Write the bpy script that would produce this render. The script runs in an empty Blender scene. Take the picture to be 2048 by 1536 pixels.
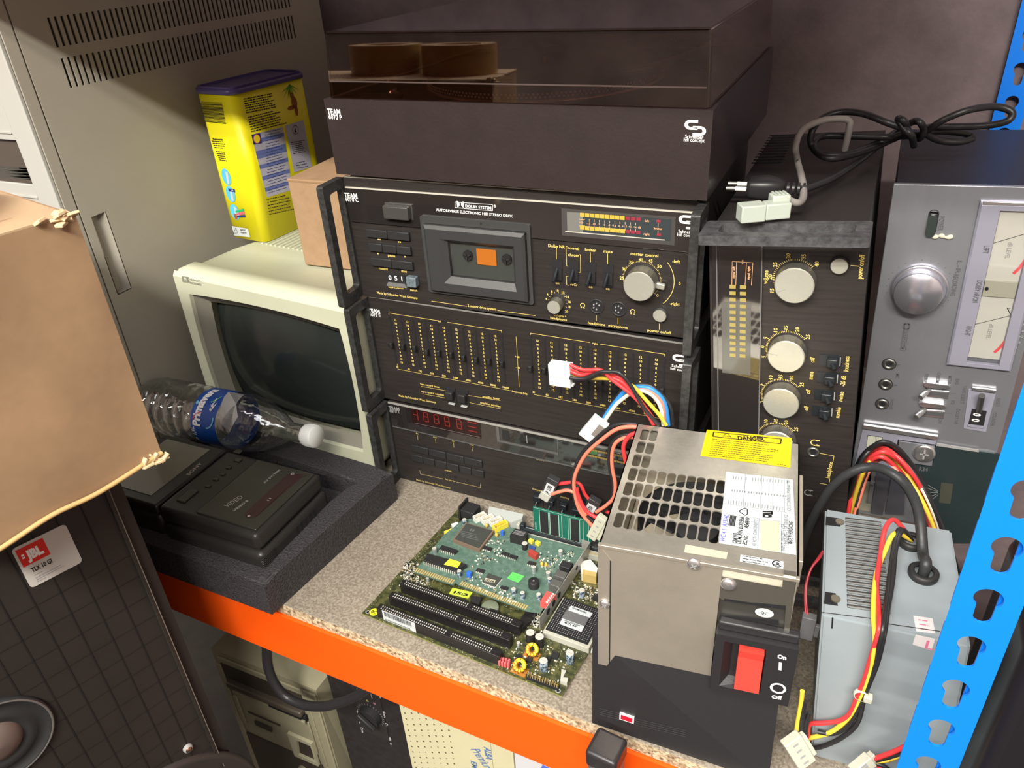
import bpy, bmesh, math, random
from math import pi, sin, cos, radians as rad
from mathutils import Vector as V, Matrix as M4
random.seed(7)
sc = bpy.context.scene
# ---------------------------------------------------------------- camera
FPX = 1533.4
CP = V((.5751, -.7383, .6961))
CR = M4(((0.90731, -0.16856, 0.38519), (0.41637, 0.48762, -0.76737), (-0.05848, 0.85663, 0.51261)))
cam = bpy.data.objects.new('camera', bpy.data.cameras.new('camera'))
sc.collection.objects.link(cam); sc.camera = cam
cam.matrix_world = M4.Translation(CP) @ CR.to_4x4()
cam.data.sensor_fit = 'HORIZONTAL'; cam.data.sensor_width = 36; cam.data.lens = 36 * FPX / 2048
cam.data.clip_start = .02; cam.data.clip_end = 50
# ---------------------------------------------------------------- light
w = bpy.data.worlds.new('room_light'); sc.world = w; w.use_nodes = True
w.node_tree.nodes['Background'].inputs[0].default_value = (.86, .93, 1, 1)
w.node_tree.nodes['Background'].inputs[1].default_value = .6
def area(name, loc, to, sx, sy, power, col):
    l = bpy.data.lights.new(name, 'AREA'); l.shape = 'RECTANGLE'; l.size = sx; l.size_y = sy; l.energy = power; l.color = col
    o = bpy.data.objects.new(name, l); sc.collection.objects.link(o); o.location = loc
    o.rotation_euler = (V(to) - V(loc)).to_track_quat('-Z', 'Y').to_euler(); return o
def strip(x, y, z, ty, tz, length, power, col):
    o = area('ceiling_strip_light', (x, y, z), (x, ty, tz), length, .07, power, col); return o
strip(1.0, -2.35, 2.21, -.1, .2, 1.5, 92, (1, .95, .84))
strip(.1, -1.95, 2.085, -.1, .2, 1.2, 48, (1, .94, .82))
strip(-1.2, -2.2, 1.8, -.1, .2, 1.0, 22, (1, .93, .82))
area('ambient_fill', (.2, -1.7, 2.55), (.2, -1.7, 0), 2.8, 1.6, 55, (.95, .96, 1))  # soft overhead fill added to raise the ambient level, not a known lamp
sc.view_settings.view_transform = 'Standard'; sc.view_settings.look = 'None'; sc.view_settings.gamma = 1
sc.view_settings.exposure = .3; sc.view_settings.use_curve_mapping = False
# ---------------------------------------------------------------- materials
MATS = {}
def mat(name, col, rough=.5, metal=0, bump=0, bscale=200, var=0, vscale=30, stretch=(1, 1, 1), spec=.5, alpha=1, trans=0, coat=0, col2=None, emit=0, ior=1.45, sharp=0):
    if name in MATS: return MATS[name]
    m = bpy.data.materials.new(name); m.use_nodes = True; nt = m.node_tree; N = nt.nodes; L = nt.links
    b = N['Principled BSDF']; I = b.inputs
    I['Base Color'].default_value = (*col, 1); I['Roughness'].default_value = rough; I['Metallic'].default_value = metal
    I['Specular IOR Level'].default_value = spec; I['Alpha'].default_value = alpha; I['Transmission Weight'].default_value = trans
    I['Coat Weight'].default_value = coat; I['IOR'].default_value = ior
    if emit: I['Emission Color'].default_value = (*col, 1); I['Emission Strength'].default_value = emit
    if bump or var:
        tc = N.new('ShaderNodeTexCoord'); mp = N.new('ShaderNodeMapping'); mp.inputs['Scale'].default_value = stretch
        L.new(tc.outputs['Object'], mp.inputs[0])
    if var:
        n = N.new('ShaderNodeTexNoise'); n.inputs['Scale'].default_value = vscale; n.inputs['Detail'].default_value = 6; n.inputs['Roughness'].default_value = .65
        L.new(mp.outputs[0], n.inputs[0]); r = N.new('ShaderNodeValToRGB')
        r.color_ramp.elements[0].position = .3 + .15 * sharp; r.color_ramp.elements[1].position = .7 - .15 * sharp
        c2 = col2 or tuple(min(1, c * (1 + var)) for c in col); c1 = col if col2 else tuple(c * (1 - var) for c in col)
        r.color_ramp.elements[0].color = (*c1, 1); r.color_ramp.elements[1].color = (*c2, 1)
        L.new(n.outputs[0], r.inputs[0]); L.new(r.outputs[0], I['Base Color'])
    if bump:
        n = N.new('ShaderNodeTexNoise'); n.inputs['Scale'].default_value = bscale; n.inputs['Detail'].default_value = 4
        L.new(mp.outputs[0], n.inputs[0]); bp = N.new('ShaderNodeBump'); bp.inputs['Strength'].default_value = bump; bp.inputs['Distance'].default_value = .002
        L.new(n.outputs[0], bp.inputs['Height']); L.new(bp.outputs[0], I['Normal'])
    MATS[name] = m; return m
def sheer(name, tint, rough=.03, f0=.06, bump=0, edge=.5):
    """thin clear or smoked plastic: straight-through light tinted once per wall, plus a mirror coat that grows at grazing angles"""
    m = bpy.data.materials.new(name); m.use_nodes = True; N = m.node_tree.nodes; L = m.node_tree.links; N.remove(N['Principled BSDF'])
    t = N.new('ShaderNodeBsdfTransparent'); t.inputs[0].default_value = (*tint, 1); g = N.new('ShaderNodeBsdfGlossy'); g.inputs['Roughness'].default_value = rough; g.inputs[0].default_value = (1, 1, 1, 1)
    lw = N.new('ShaderNodeLayerWeight'); lw.inputs[0].default_value = .5; pw = N.new('ShaderNodeMath'); pw.operation = 'POWER'; pw.inputs[1].default_value = 3.5; L.new(lw.outputs['Facing'], pw.inputs[0])
    ma = N.new('ShaderNodeMath'); ma.operation = 'MULTIPLY_ADD'; ma.inputs[1].default_value = edge; ma.inputs[2].default_value = f0; L.new(pw.outputs[0], ma.inputs[0])
    mx = N.new('ShaderNodeMixShader'); L.new(ma.outputs[0], mx.inputs[0]); L.new(t.outputs[0], mx.inputs[1]); L.new(g.outputs[0], mx.inputs[2]); L.new(mx.outputs[0], N['Material Output'].inputs[0])
    if bump:
        tc = N.new('ShaderNodeTexCoord'); n = N.new('ShaderNodeTexNoise'); n.inputs['Scale'].default_value = 45; L.new(tc.outputs['Object'], n.inputs[0]); bp = N.new('ShaderNodeBump'); bp.inputs['Strength'].default_value = bump; bp.inputs['Distance'].default_value = .004; L.new(n.outputs[0], bp.inputs['Height']); L.new(bp.outputs[0], g.inputs['Normal']); L.new(bp.outputs[0], lw.inputs['Normal'])
    MATS[name] = m; return m
panelM = mat('black_brushed_panel', (.024, .020, .019), .42, bump=.12, bscale=300, var=.25, vscale=260, stretch=(.06, 1, 1))
blackM = mat('black_paint', (.022, .019, .019), .45, bump=.1, bscale=500)
matteM = mat('black_plastic', (.02, .02, .021), .5)
glossM = mat('smoked_strip', (.02, .017, .017), .06, spec=.9, ior=1.75)
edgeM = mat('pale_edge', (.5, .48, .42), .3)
yelM = mat('yellow_print', (.78, .6, .17), .6)
whtM = mat('white_print', (.8, .8, .8), .6)
greyM = mat('grey_print', (.3, .3, .3), .6)
blkM = mat('black_print', (.01, .01, .012), .7)
alumM = mat('turned_aluminium', (.5, .5, .44), .38, metal=.55, bump=.1, bscale=900)
aluSideM = mat('ribbed_aluminium', (.4, .4, .38), .35, metal=.9, bump=.25, bscale=900, stretch=(1, 1, .05))
# ---------------------------------------------------------------- frames: a pixel of the 2048x1536 view -> a point of a real plane
def ray(px, py): return (CR @ V(((px - 1024) / FPX, -(py - 768) / FPX, -1))).normalized()
def onplane(px, py, n, d):
    r = ray(px, py); n = V(n); return CP + r * ((d - n.dot(CP)) / n.dot(r))
class Fr:
    def __init__(s, o, u, v):
        s.o = V(o); s.u = V(u).normalized(); s.n = s.u.cross(V(v)).normalized(); s.v = s.n.cross(s.u)
        s.m = M4((s.u, s.v, s.n)).transposed().to_4x4(); s.m.translation = s.o
    def uv(s, p, h=0):
        q = onplane(p[0], p[1], s.n, s.n.dot(s.o) + h * 1.0) - s.o
        return (q.dot(s.u), q.dot(s.v))
    def W(s, u, v, w=0): return s.o + s.u * u + s.v * v + s.n * w
    def sub(s, u, v, w, uu=(1, 0, 0), vv=(0, 1, 0)):
        R = s.m.to_3x3(); return Fr(s.W(u, v, w), R @ V(uu), R @ V(vv))
def crop(x0, y0, k): return lambda x, y: (x0 + x / k, y0 + y / k)
def yawfr(x, y, z, a): return Fr((x, y, z), (cos(a), sin(a), 0), (0, 0, 1))
# ---------------------------------------------------------------- mesh builder
TXT = {}
def glyphs(s, bold):
    k = (s, bold)
    if k not in TXT:
        cu = bpy.data.curves.new('t', 'FONT'); cu.body = s; cu.size = 1; cu.offset = bold; cu.resolution_u = 2; cu.align_x = 'LEFT'
        ob = bpy.data.objects.new('t', cu); me = bpy.data.meshes.new_from_object(ob)
        vs = [v.co.copy() for v in me.vertices]; fs = [tuple(p.vertices) for p in me.polygons]
        bpy.data.objects.remove(ob); bpy.data.meshes.remove(me); bpy.data.curves.remove(cu)
        if vs:
            x0 = min(v.x for v in vs); x1 = max(v.x for v in vs)
        else: x0, x1 = 0, 1
        TXT[k] = (vs, fs, x0, max(x1 - x0, 1e-4))
    return TXT[k]
class MB:
    def __init__(s): s.bm = bmesh.new(); s.T = M4.Identity(4); s.mi = 0; s.sm = False
    def _new(s, vs, fs, smooth=None):
        bv = [s.bm.verts.new(s.T @ V(v)) for v in vs]; out = []
        for f in fs:
            try: bf = s.bm.faces.new([bv[i] for i in f])
            except ValueError: continue
            bf.material_index = s.mi; bf.smooth = s.sm if smooth is None else smooth; out.append(bf)
        return bv, out
    def box(s, x0, x1, y0, y1, z0, z1, b=0, seg=2):
        vs = [(x, y, z) for x in (x0, x1) for y in (y0, y1) for z in (z0, z1)]
        fs = [(0, 1, 3, 2), (4, 6, 7, 5), (0, 4, 5, 1), (2, 3, 7, 6), (0, 2, 6, 4), (1, 5, 7, 3)]
        bv, bf = s._new(vs, fs)
        if b:
            ed = list({e for f in bf for e in f.edges})
            r = bmesh.ops.bevel(s.bm, geom=ed, offset=b, segments=seg, affect='EDGES', profile=.5)
            for f in r['faces']: f.smooth = True; f.material_index = s.mi
        return s
    def hexa(s, lo, hi):      # two quads of 3-D points
        s._new(list(lo) + list(hi), [(3, 2, 1, 0), (4, 5, 6, 7), (0, 1, 5, 4), (1, 2, 6, 5), (2, 3, 7, 6), (3, 0, 4, 7)]); return s
    def prism(s, pts, z0, z1, sm=False):
        n = len(pts); a = sum(pts[i][0] * pts[(i + 1) % n][1] - pts[(i + 1) % n][0] * pts[i][1] for i in range(n))
        if a < 0: pts = pts[::-1]
        vs = [(x, y, z0) for x, y in pts] + [(x, y, z1) for x, y in pts]
        s._new(vs, [tuple(range(n))[::-1], tuple(range(n, 2 * n))], False)
        s.bm.verts.ensure_lookup_table(); b = len(s.bm.verts) - 2 * n
        for i in range(n):
            j = (i + 1) % n
            f = s.bm.faces.new([s.bm.verts[b + k] for k in (i, j, n + j, n + i)]); f.material_index = s.mi; f.smooth = sm
        return s
    def poly(s, pts, z=0): s._new([(p[0], p[1], z) for p in pts], [tuple(range(len(pts)))], False); return s
    def rect(s, x0, x1, y0, y1, z=0): return s.poly([(x0, y0), (x1, y0), (x1, y1), (x0, y1)], z)
    def ring(s, outer, inner, z0, z1):  # plate with a hole, loops of equal count
        n = len(outer); vs = [(*p, z0) for p in outer] + [(*p, z0) for p in inner] + [(*p, z1) for p in outer] + [(*p, z1) for p in inner]; fs = []
        for i in range(n):
            j = (i + 1) % n
            fs += [(i, n + i, n + j, j), (2 * n + i, 2 * n + j, 3 * n + j, 3 * n + i), (i, j, 2 * n + j, 2 * n + i), (n + i, 3 * n + i, 3 * n + j, n + j)]
        s._new(vs, fs); return s
    def rrect(s, x0, x1, y0, y1, r, n=4):
        p = []
        for cx, cy, a in ((x1 - r, y1 - r, 0), (x0 + r, y1 - r, 90), (x0 + r, y0 + r, 180), (x1 - r, y0 + r, 270)):
            for k in range(n + 1): t = rad(a + 90 * k / n); p.append((cx + r * cos(t), cy + r * sin(t)))
        return p
    def cyl(s, cx, cy, z0, z1, r, r2=None, n=32, a=0, caps=True):
        r2 = r if r2 is None else r2
        vs = [(cx + r * cos(2 * pi * i / n + a), cy + r * sin(2 * pi * i / n + a), z0) for i in range(n)] + [(cx + r2 * cos(2 * pi * i / n + a), cy + r2 * sin(2 * pi * i / n + a), z1) for i in range(n)]
        s._new(vs, [(i, (i + 1) % n, n + (i + 1) % n, n + i) for i in range(n)], n > 8)
        if caps:
            s._new(vs[:n], [tuple(range(n))[::-1]], False); s._new(vs[n:], [tuple(range(n))], False)
        return s
    def lathe(s, cx, cy, prof, n=40, sm=True):    # prof: (r, z)
        vs = []; fs = []; m = len(prof)
        for r, z in prof:
            for i in range(n): t = 2 * pi * i / n; vs.append((cx + r * cos(t), cy + r * sin(t), z))
        for k in range(m - 1):
            for i in range(n): j = (i + 1) % n; fs.append((k * n + i, k * n + j, (k + 1) * n + j, (k + 1) * n + i))
        s._new(vs, fs, sm); return s
    def disc(s, cx, cy, z, r, n=32): s._new([(cx + r * cos(2 * pi * i / n), cy + r * sin(2 * pi * i / n), z) for i in range(n)], [tuple(range(n))], False); return s
    def arc(s, cx, cy, z, r0, r1, a0, a1, n=32):
        vs = []; fs = []
        for i in range(n + 1):
            t = rad(a0 + (a1 - a0) * i / n); vs += [(cx + r0 * cos(t), cy + r0 * sin(t), z), (cx + r1 * cos(t), cy + r1 * sin(t), z)]
            if i: k = 2 * i; fs.append((k - 2, k - 1, k + 1, k))
        s._new(vs, fs, False); return s
    def line(s, p, q, w, z=.0004):
        p = V(p); q = V(q); d = (q - p).normalized(); n = V((-d.y, d.x)) * w / 2
        return s.poly([p - n, q - n, q + n, p + n], z)
    def text(s, t, p, q, h=None, z=.0004, bold=.012, fit=True):
        vs, fs, x0, wd = glyphs(t, bold); p = V(p); q = V(q); d = q - p; L = d.length; d.normalize(); n = V((-d.y, d.x))
        sx = L / wd; sy = sx if h is None else h / .7
        if not fit: sx = sy
        s._new([((p + d * (v.x - x0) * sx + n * v.y * sy).x, (p + d * (v.x - x0) * sx + n * v.y * sy).y, z) for v in vs], fs, False); return s
    def ctext(s, t, c, h, ang=0, z=.0004, bold=.012, wk=1):   # centred, cap height h
        vs, fs, x0, wd = glyphs(t, bold); k = h / .7; d = V((cos(ang), sin(ang))); c = V(c); n = V((-d.y, d.x)); L = wd * k * wk
        return s.text(t, c - d * L / 2 - n * h / 2, c + d * L / 2 - n * h / 2, h, z, bold)
    def tube(s, pts, r, n=8, sub=6, cap=True):
        P = [V(p) for p in pts]
        if sub > 1 and len(P) > 2:
            Q = []
            for i in range(len(P) - 1):
                a = P[max(i - 1, 0)]; b = P[i]; c = P[i + 1]; d = P[min(i + 2, len(P) - 1)]
                for k in range(sub):
                    t = k / sub; Q.append(.5 * ((2 * b) + (c - a) * t + (2 * a - 5 * b + 4 * c - d) * t * t + (3 * b - a - 3 * c + d) * t ** 3))
            Q.append(P[-1]); P = Q
        vs = []; fs = []; prev = None
        for i, p in enumerate(P):
            d = (P[min(i + 1, len(P) - 1)] - P[max(i - 1, 0)]).normalized()
            if prev is None: x = d.orthogonal().normalized()
            else: x = (prev - d * prev.dot(d)).normalized()
            prev = x; y = d.cross(x); rr = r(i / (len(P) - 1)) if callable(r) else r
            for k in range(n): t = 2 * pi * k / n; vs.append(p + x * cos(t) * rr + y * sin(t) * rr)
        m = len(P)
        for i in range(m - 1):
            for k in range(n): j = (k + 1) % n; fs.append((i * n + k, i * n + j, (i + 1) * n + j, (i + 1) * n + k))
        s._new(vs, fs, True)
        if cap:
            s._new(vs[:n], [tuple(range(n))[::-1]], False); s._new(vs[-n:], [tuple(range(n))], False)
        return s
    def build(s, name, mats, parent=None, fr=None, label=None):
        me = bpy.data.meshes.new(name); s.bm.normal_update(); s.bm.to_mesh(me); s.bm.free()
        for m in (mats if isinstance(mats, (list, tuple)) else [mats]): me.materials.append(m)
        o = bpy.data.objects.new(name, me); sc.collection.objects.link(o)
        w = fr.m if fr else M4.Identity(4)
        if parent is not None:
            o.parent = parent; o.matrix_local = parent['_w'].inverted() @ w if isinstance(parent, dict) else WM[parent.name].inverted() @ w
        else: o.matrix_world = w
        WM[o.name] = w.copy()
        if label: o['label'] = label
        return o
WM = {}
def thing(name, label, cat, fr, group=None):
    o = bpy.data.objects.new(name, None); sc.collection.objects.link(o); o.empty_display_size = .02
    m = fr.m if isinstance(fr, Fr) else M4.Translation(V(fr)); o.matrix_world = m; WM[o.name] = m.copy()
    return tag(o, label, cat, group)
def tag(o, label, cat, group=None):
    o['label'] = label; o['category'] = cat
    if group: o['group'] = group
    return o
def struct(o): o['kind'] = 'structure'; return o
def mid(a, b, t=.5): return tuple(x + (y - x) * t for x, y in zip(a, b))
WORLD = Fr((0, 0, 0), (1, 0, 0), (0, 1, 0))
# ================================================================ SETTING
concreteM = mat('rough_concrete', (.165, .125, .13), .9, bump=.6, bscale=60, var=.2, vscale=14)
floorM = mat('dark_floor', (.035, .03, .026), .8, bump=.2, bscale=40, var=.3, vscale=8)
struct(MB().box(-2.4, 2.2, .60, .66, -.95, 2.6).build('wall_back', concreteM))
struct(MB().box(-2.4, 2.2, -3.2, .60, -1.0, -.95).build('floor', floorM))
def chipmat(name, a, b, c, sc_):
    m = bpy.data.materials.new(name); m.use_nodes = True; N = m.node_tree.nodes; L = m.node_tree.links; bs = N['Principled BSDF']; bs.inputs['Roughness'].default_value = .75
    tc = N.new('ShaderNodeTexCoord'); v = N.new('ShaderNodeTexVoronoi'); v.inputs['Scale'].default_value = sc_; v.inputs['Randomness'].default_value = 1
    n = N.new('ShaderNodeTexNoise'); n.inputs['Scale'].default_value = sc_ * .7; n.inputs['Detail'].default_value = 8
    L.new(tc.outputs['Object'], v.inputs[0]); L.new(tc.outputs['Object'], n.inputs[0])
    mx = N.new('ShaderNodeMath'); mx.operation = 'MULTIPLY_ADD'; mx.inputs[1].default_value = .45
    sp = N.new('ShaderNodeSeparateColor'); L.new(v.outputs['Color'], sp.inputs[0]); L.new(sp.outputs[0], mx.inputs[0]); L.new(n.outputs[0], mx.inputs[2])
    r = N.new('ShaderNodeValToRGB'); L.new(mx.outputs[0], r.inputs[0]); e = r.color_ramp.elements
    e[0].position = .42; e[0].color = (*a, 1); e[1].position = .95; e[1].color = (*c, 1); k = r.color_ramp.elements.new(.68); k.color = (*b, 1)
    L.new(r.outputs[0], bs.inputs['Base Color'])
    bp = N.new('ShaderNodeBump'); bp.inputs['Strength'].default_value = .35; bp.inputs['Distance'].default_value = .001; L.new(mx.outputs[0], bp.inputs['Height']); L.new(bp.outputs[0], bs.inputs['Normal'])
    MATS[name] = m; return m
chipM = chipmat('chipboard_face', (.16, .13, .10), (.22, .185, .143), (.31, .27, .215), 480)
chipEdgeM = chipmat('chipboard_edge', (.14, .09, .05), (.42, .31, .19), (.66, .56, .39), 300)
orangeM = mat('orange_powder_coat', (.95, .10, .004), .45, bump=.05, bscale=80)
blueM = mat('blue_powder_coat', (.004, .19, .82), .38, bump=.04, bscale=60)
ysh = -1.5 * pi / 180
SF = Fr((.2, -.2715, 0), (cos(ysh), sin(ysh), 0), (0, 0, 1))     # plane of the shelf's front edge
def shelf(z, label, L, R, D=.84):
    f = Fr(SF.W(0, z, 0), SF.u, SF.v)
    b = MB(); b.box(L, R, -.018, 0, -D, 0, b=.0006, seg=1)
    for fc in b.bm.faces:
        if abs(fc.calc_center_median().z) < 1e-4 : fc.material_index = 1
    o = b.build('shelf_board', [chipM, chipEdgeM], None, f); tag(o, label[0], 'shelf board')
    b = MB(); b.prism([(-.0015, -.1), (.004, -.1), (.004, -.0185), (-.03, -.0185), (-.03, -.02), (-.0015, -.02)], L, R)
    # beam profile (w, v) swept along u
    b.bm.transform(M4(((0, 0, 1, 0), (0, 1, 0, 0), (1, 0, 0, 0), (0, 0, 0, 1))))
    bmesh.ops.recalc_face_normals(b.bm, faces=b.bm.faces[:])
    o = b.build('shelf_beam', orangeM, None, f); tag(o, label[1], 'shelf beam')
shelf(0, ('chipboard shelf board carrying the hifi stack and motherboard', 'bright orange steel beam along the front of the chipboard shelf'), -1.3, .47)
shelf(.86, ('chipboard shelf board overhead, above the turntable', 'orange steel beam overhead on the upper shelf'), -1.3, .47, .6)
roomM = mat('dim_workshop_wall', (.34, .28, .25), .8, var=.5, vscale=2)
struct(MB().box(-2.46, -2.4, -3.2, .66, -.95, 2.6).build('wall_left', roomM)); struct(MB().box(2.2, 2.26, -3.2, .66, -.95, 2.6).build('wall_right', roomM)); struct(MB().box(-2.4, 2.2, -3.26, -3.2, -.95, 2.6).build('wall_front', roomM))
struct(MB().box(-2.4, 2.2, -3.2, .66, 2.6, 2.65).build('ceiling', mat('pale_ceiling', (.6, .6, .58), .8)))
shelf(-.68, ('low chipboard shelf board under the beige computer case', 'orange steel beam of the low shelf under the computer case'), -.47, .47)
# blue uprights with keyhole slots
def upright(fr, w, d, z0, z1, holes, label):
    # plate in (u,v) with keyhole openings, plus a return flange
    root = thing('shelf_upright', label, 'shelf post', fr)
    b = MB(); t = .002; cu = w * .5; K = []
    r = .0085
    for hv in holes:
        loop = []
        for i in range(20):
            a = rad(-50 + 280 * i / 19); loop.append((cu + r * cos(a), hv + r * sin(a)))
        for i in range(8):
            a = rad(180 + 180 * i / 7); loop.append((cu + .0052 * cos(a), hv - .0165 + .0052 * sin(a)))
        K.append(loop)
    vs = [z0] + [((holes[i] + holes[i + 1]) / 2 - .004) for i in range(len(holes) - 1)] + [z1]
    for i, lp in enumerate(K):
        n = len(lp); a, c = vs[i], vs[i + 1]; out = []
        cx, cy = cu, holes[i] - .004
        for x, y in lp:   # project loop on the rectangle outline
            dx, dy = x - cx, y - cy; k = min((w - cx if dx > 0 else cx) / max(abs(dx), 1e-9), ((c - cy) if dy > 0 else (cy - a)) / max(abs(dy), 1e-9)); out.append((cx + dx * k, cy + dy * k))
        b.ring(out, lp, -t, 0)
        # fill the four corners
        for X in (0, w):
            for Yc in (a, c):
                near = sorted(out, key=lambda p: (p[0] - X) ** 2 + (p[1] - Yc) ** 2)
                e1 = [p for p in out if abs(p[0] - X) < 1e-7]; e2 = [p for p in out if abs(p[1] - Yc) < 1e-7]
                if e1 and e2:
                    p = min(e1, key=lambda p: abs(p[1] - Yc)); q = min(e2, key=lambda p: abs(p[0] - X)); b.poly([p, (X, Yc), q], 0)
    b.build('slotted_face', blueM, root, fr)
    s = MB(); s.box(w - t, w, z0, z1, -d, -t); s.box(w - .012, w - t, z0, z1, -d - t, -d); s.build('side_flange', blueM, root, fr)
    return root
hs = [.4402 - .0438 * i for i in range(-12, 20)][::-1]
upright(Fr((.667, -.302, 0), (1, 0, 0), (0, 0, 1)), .038, .006, hs[0] - .02, hs[-1] + .02, hs, 'bright blue slotted steel upright at the right front, nearest the camera')
hs2 = [.44 - .0438 * i for i in range(-8, 14)][::-1]
upright(Fr((.713, .585, 0), (1, 0, 0), (0, 0, 1)), .038, .035, hs2[0] - .02, hs2[-1] + .02, hs2, 'shadowed blue steel upright against the wall at the top right')
# ================================================================ HIFI STACK
h_, HW = .042, .44
A = crop(600, 0, 2.926); B = crop(1348, 0, 2.926); C = crop(640, 330, 4.096); D = crop(1000, 360, 4.6545); E = crop(700, 580, 2.926); G = crop(1400, 350, 3.1605)
handleM = mat('scuffed_handle', (.03, .03, .03), .42, bump=.2, bscale=400, var=.5, vscale=160)
glassM = mat('window_glass', (.12, .12, .11), .06, trans=.0, spec=.8)
clearM = sheer('clear_window', (.95, .95, .95), .03, .05)
class Pan:
    """helper: draws on the front of a component by view pixels"""
    def __init__(s, fr, big=0): s.f = fr; s.b = MB(); s.b.mi = 0; s.big = big
    def U(s, p, w=0): return V(s.f.uv(p, w))
    def t(s, txt, p, q, h, col=0, bold=.012, w=.0005): h = h * 1.22 if h < .0041 and w < .001 and s.big else h; s.b.mi = col; s.b.text(txt, s.U(p), s.U(q), h, w, bold); return s
    def c(s, txt, p, h, col=0, bold=.012, ang=0, w=.0005): h = h * 1.25 if h < .0041 and w < .001 and s.big else h; s.b.mi = col; s.b.ctext(txt, s.U(p), h, ang, w, bold); return s
    def l(s, *ps, w=.0005, col=0, z=.0005):
        s.b.mi = col
        for a, b in zip(ps, ps[1:]): s.b.line(s.U(a), s.U(b), w, z)
        return s
def logo(b, x, y, k, ang=0, z=.0005):
    """two interlocked rounded hooks (the maker's mark); x,y centre, k half width"""
    old = b.T.copy(); b.T = b.T @ M4.Translation((x, y, z)) @ M4.Rotation(ang, 4, 'Z') @ M4.Scale(k, 4) @ M4.Scale(.8, 4, (0, 1, 0))
    t = .34
    def hook(sx, sy, ox, oy):
        p = b.T.copy(); b.T = b.T @ M4.Translation((ox, oy, 0)) @ M4.Scale(sx, 4, (1, 0, 0)) @ M4.Scale(sy, 4, (0, 1, 0))
        b.rect(-.1, .62, .25, .25 + t); b.rect(-.1, .62, -.25 - t + .0, -.25 + .0)
        b.arc(-.1, 0, 0, .25, .25 + t, 90, 270, 20); b.T = p
    hook(1, 1, -.38, .36); hook(-1, -1, .38, -.36)
    b.T = old
def handles(root, fr, H, W=HW):
    for u in (0, W - .009):
        b = MB(); T = M4(((0, 0, 1, u), (0, 1, 0, 0), (1, 0, 0, 0), (0, 0, 0, 1)))
        b.T = T
        b.ring(b.rrect(-.002, h_, .0015, H - .001, .003), b.rrect(.004, h_ - .011, .016, H - .013, .005), 0, .009)
        bmesh.ops.recalc_face_normals(b.bm, faces=b.bm.faces[:])
        b.build('handle', handleM, root, fr)
def chassis(root, fr, H, depth=.34, W=HW, front=True):
    b = MB(); b.box(.008, W - .008, .004, H - .004, -depth, -.004); b.build('case', blackM, root, fr)
    b = MB(); b.box(.009, W - .009, .001, H - .001, -.004, 0, b=.0006); b.build('front_panel', panelM, root, fr)
def feet(root, fr, H, W, depth):
    pass
def knob(root, fr, cp, fp_, w, r, tick=None, name='knob'):
    u, v = fr.uv(cp, w)
    b = MB(); b.lathe(u, v, [(r * 1.02, .0005), (r * 1.02, .003), (r * .98, .004), (r * .98, w - .001)], 48); b.mi = 1
    b.lathe(u, v, [(r * .98, w - .001), (r * .93, w), (0.0001, w)], 48, sm=False)
    b.mi = 2
    if tick is not None: a = rad(tick); b.line((u + r * .45 * cos(a), v + r * .45 * sin(a)), (u + r * .93 * cos(a), v + r * .93 * sin(a)), .0006, w + .0002)
    b.build(name, [aluSideM, alumM, greyM], root, fr); return u, v
# ---------------------------------------------------------------- turntable
TT = yawfr(-.0046, -.0072, .456, .0106); TW, TD, TH = .4348, .385, .0847
root = thing('turntable', 'black turntable with smoked dust cover on top of the hifi stack', 'turntable', TT)
tplinM = mat('dark_brown_black_vinyl', (.027, .019, .019), .42, bump=.08, bscale=300, var=.12, vscale=25)
b = MB(); b.ring([(0, 0), (TW, 0), (TW, -TD), (0, -TD)], [(.012, -.012), (TW - .012, -.012), (TW - .012, -TD + .012), (.012, -TD + .012)], 0, TH)
b.box(.01, TW - .01, -TD + .01, -.01, 0, TH - .016)
b.T = M4.Identity(4); R_ = M4(((1, 0, 0, 0), (0, 0, 1, 0), (0, 1, 0, 0), (0, 0, 0, 1)))   # (u,w,v)->(u,v,w)
b.bm.transform(R_); bmesh.ops.recalc_face_normals(b.bm, faces=b.bm.faces[:])
b.build('plinth', tplinM, root, TT)
lidM = sheer('smoked_acrylic', (.62, .48, .44), .02, .09, edge=.8)
b = MB(); y0, y1 = TH + .001, TH + .0685; c0, c1 = .006, .011
def rim(u0, u1, w0, w1, v): return [(u0, v, w0), (u1, v, w0), (u1, v, w1), (u0, v, w1)]
b._new(rim(c0, TW - .004, -.003, -TD + .004, y0) + rim(c1, TW - .007, -.006, -TD + .008, y1), [(0, 1, 5, 4), (1, 2, 6, 5), (2, 3, 7, 6), (3, 0, 4, 7), (4, 5, 6, 7)])
bmesh.ops.bevel(b.bm, geom=[e for e in b.bm.edges if min(v.co.y for v in e.verts) > y1 - .001 or abs(e.verts[0].co.y - e.verts[1].co.y) > .01], offset=.0025, segments=3, affect='EDGES')
bmesh.ops.recalc_face_normals(b.bm, faces=b.bm.faces[:])
bmesh.ops.solidify(b.bm, geom=b.bm.faces[:], thickness=.0022)
bmesh.ops.recalc_face_normals(b.bm, faces=b.bm.faces[:])
cov_ = b.build('dust_cover', lidM, root, TT)
b = MB(); b.box(c0 + .004, TW - .008, TH + .018, TH + .0194, -.0050, -.0034)
b.build('cover_rib', mat('cover_rib', (.12, .09, .085), .1), cov_, TT)
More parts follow.
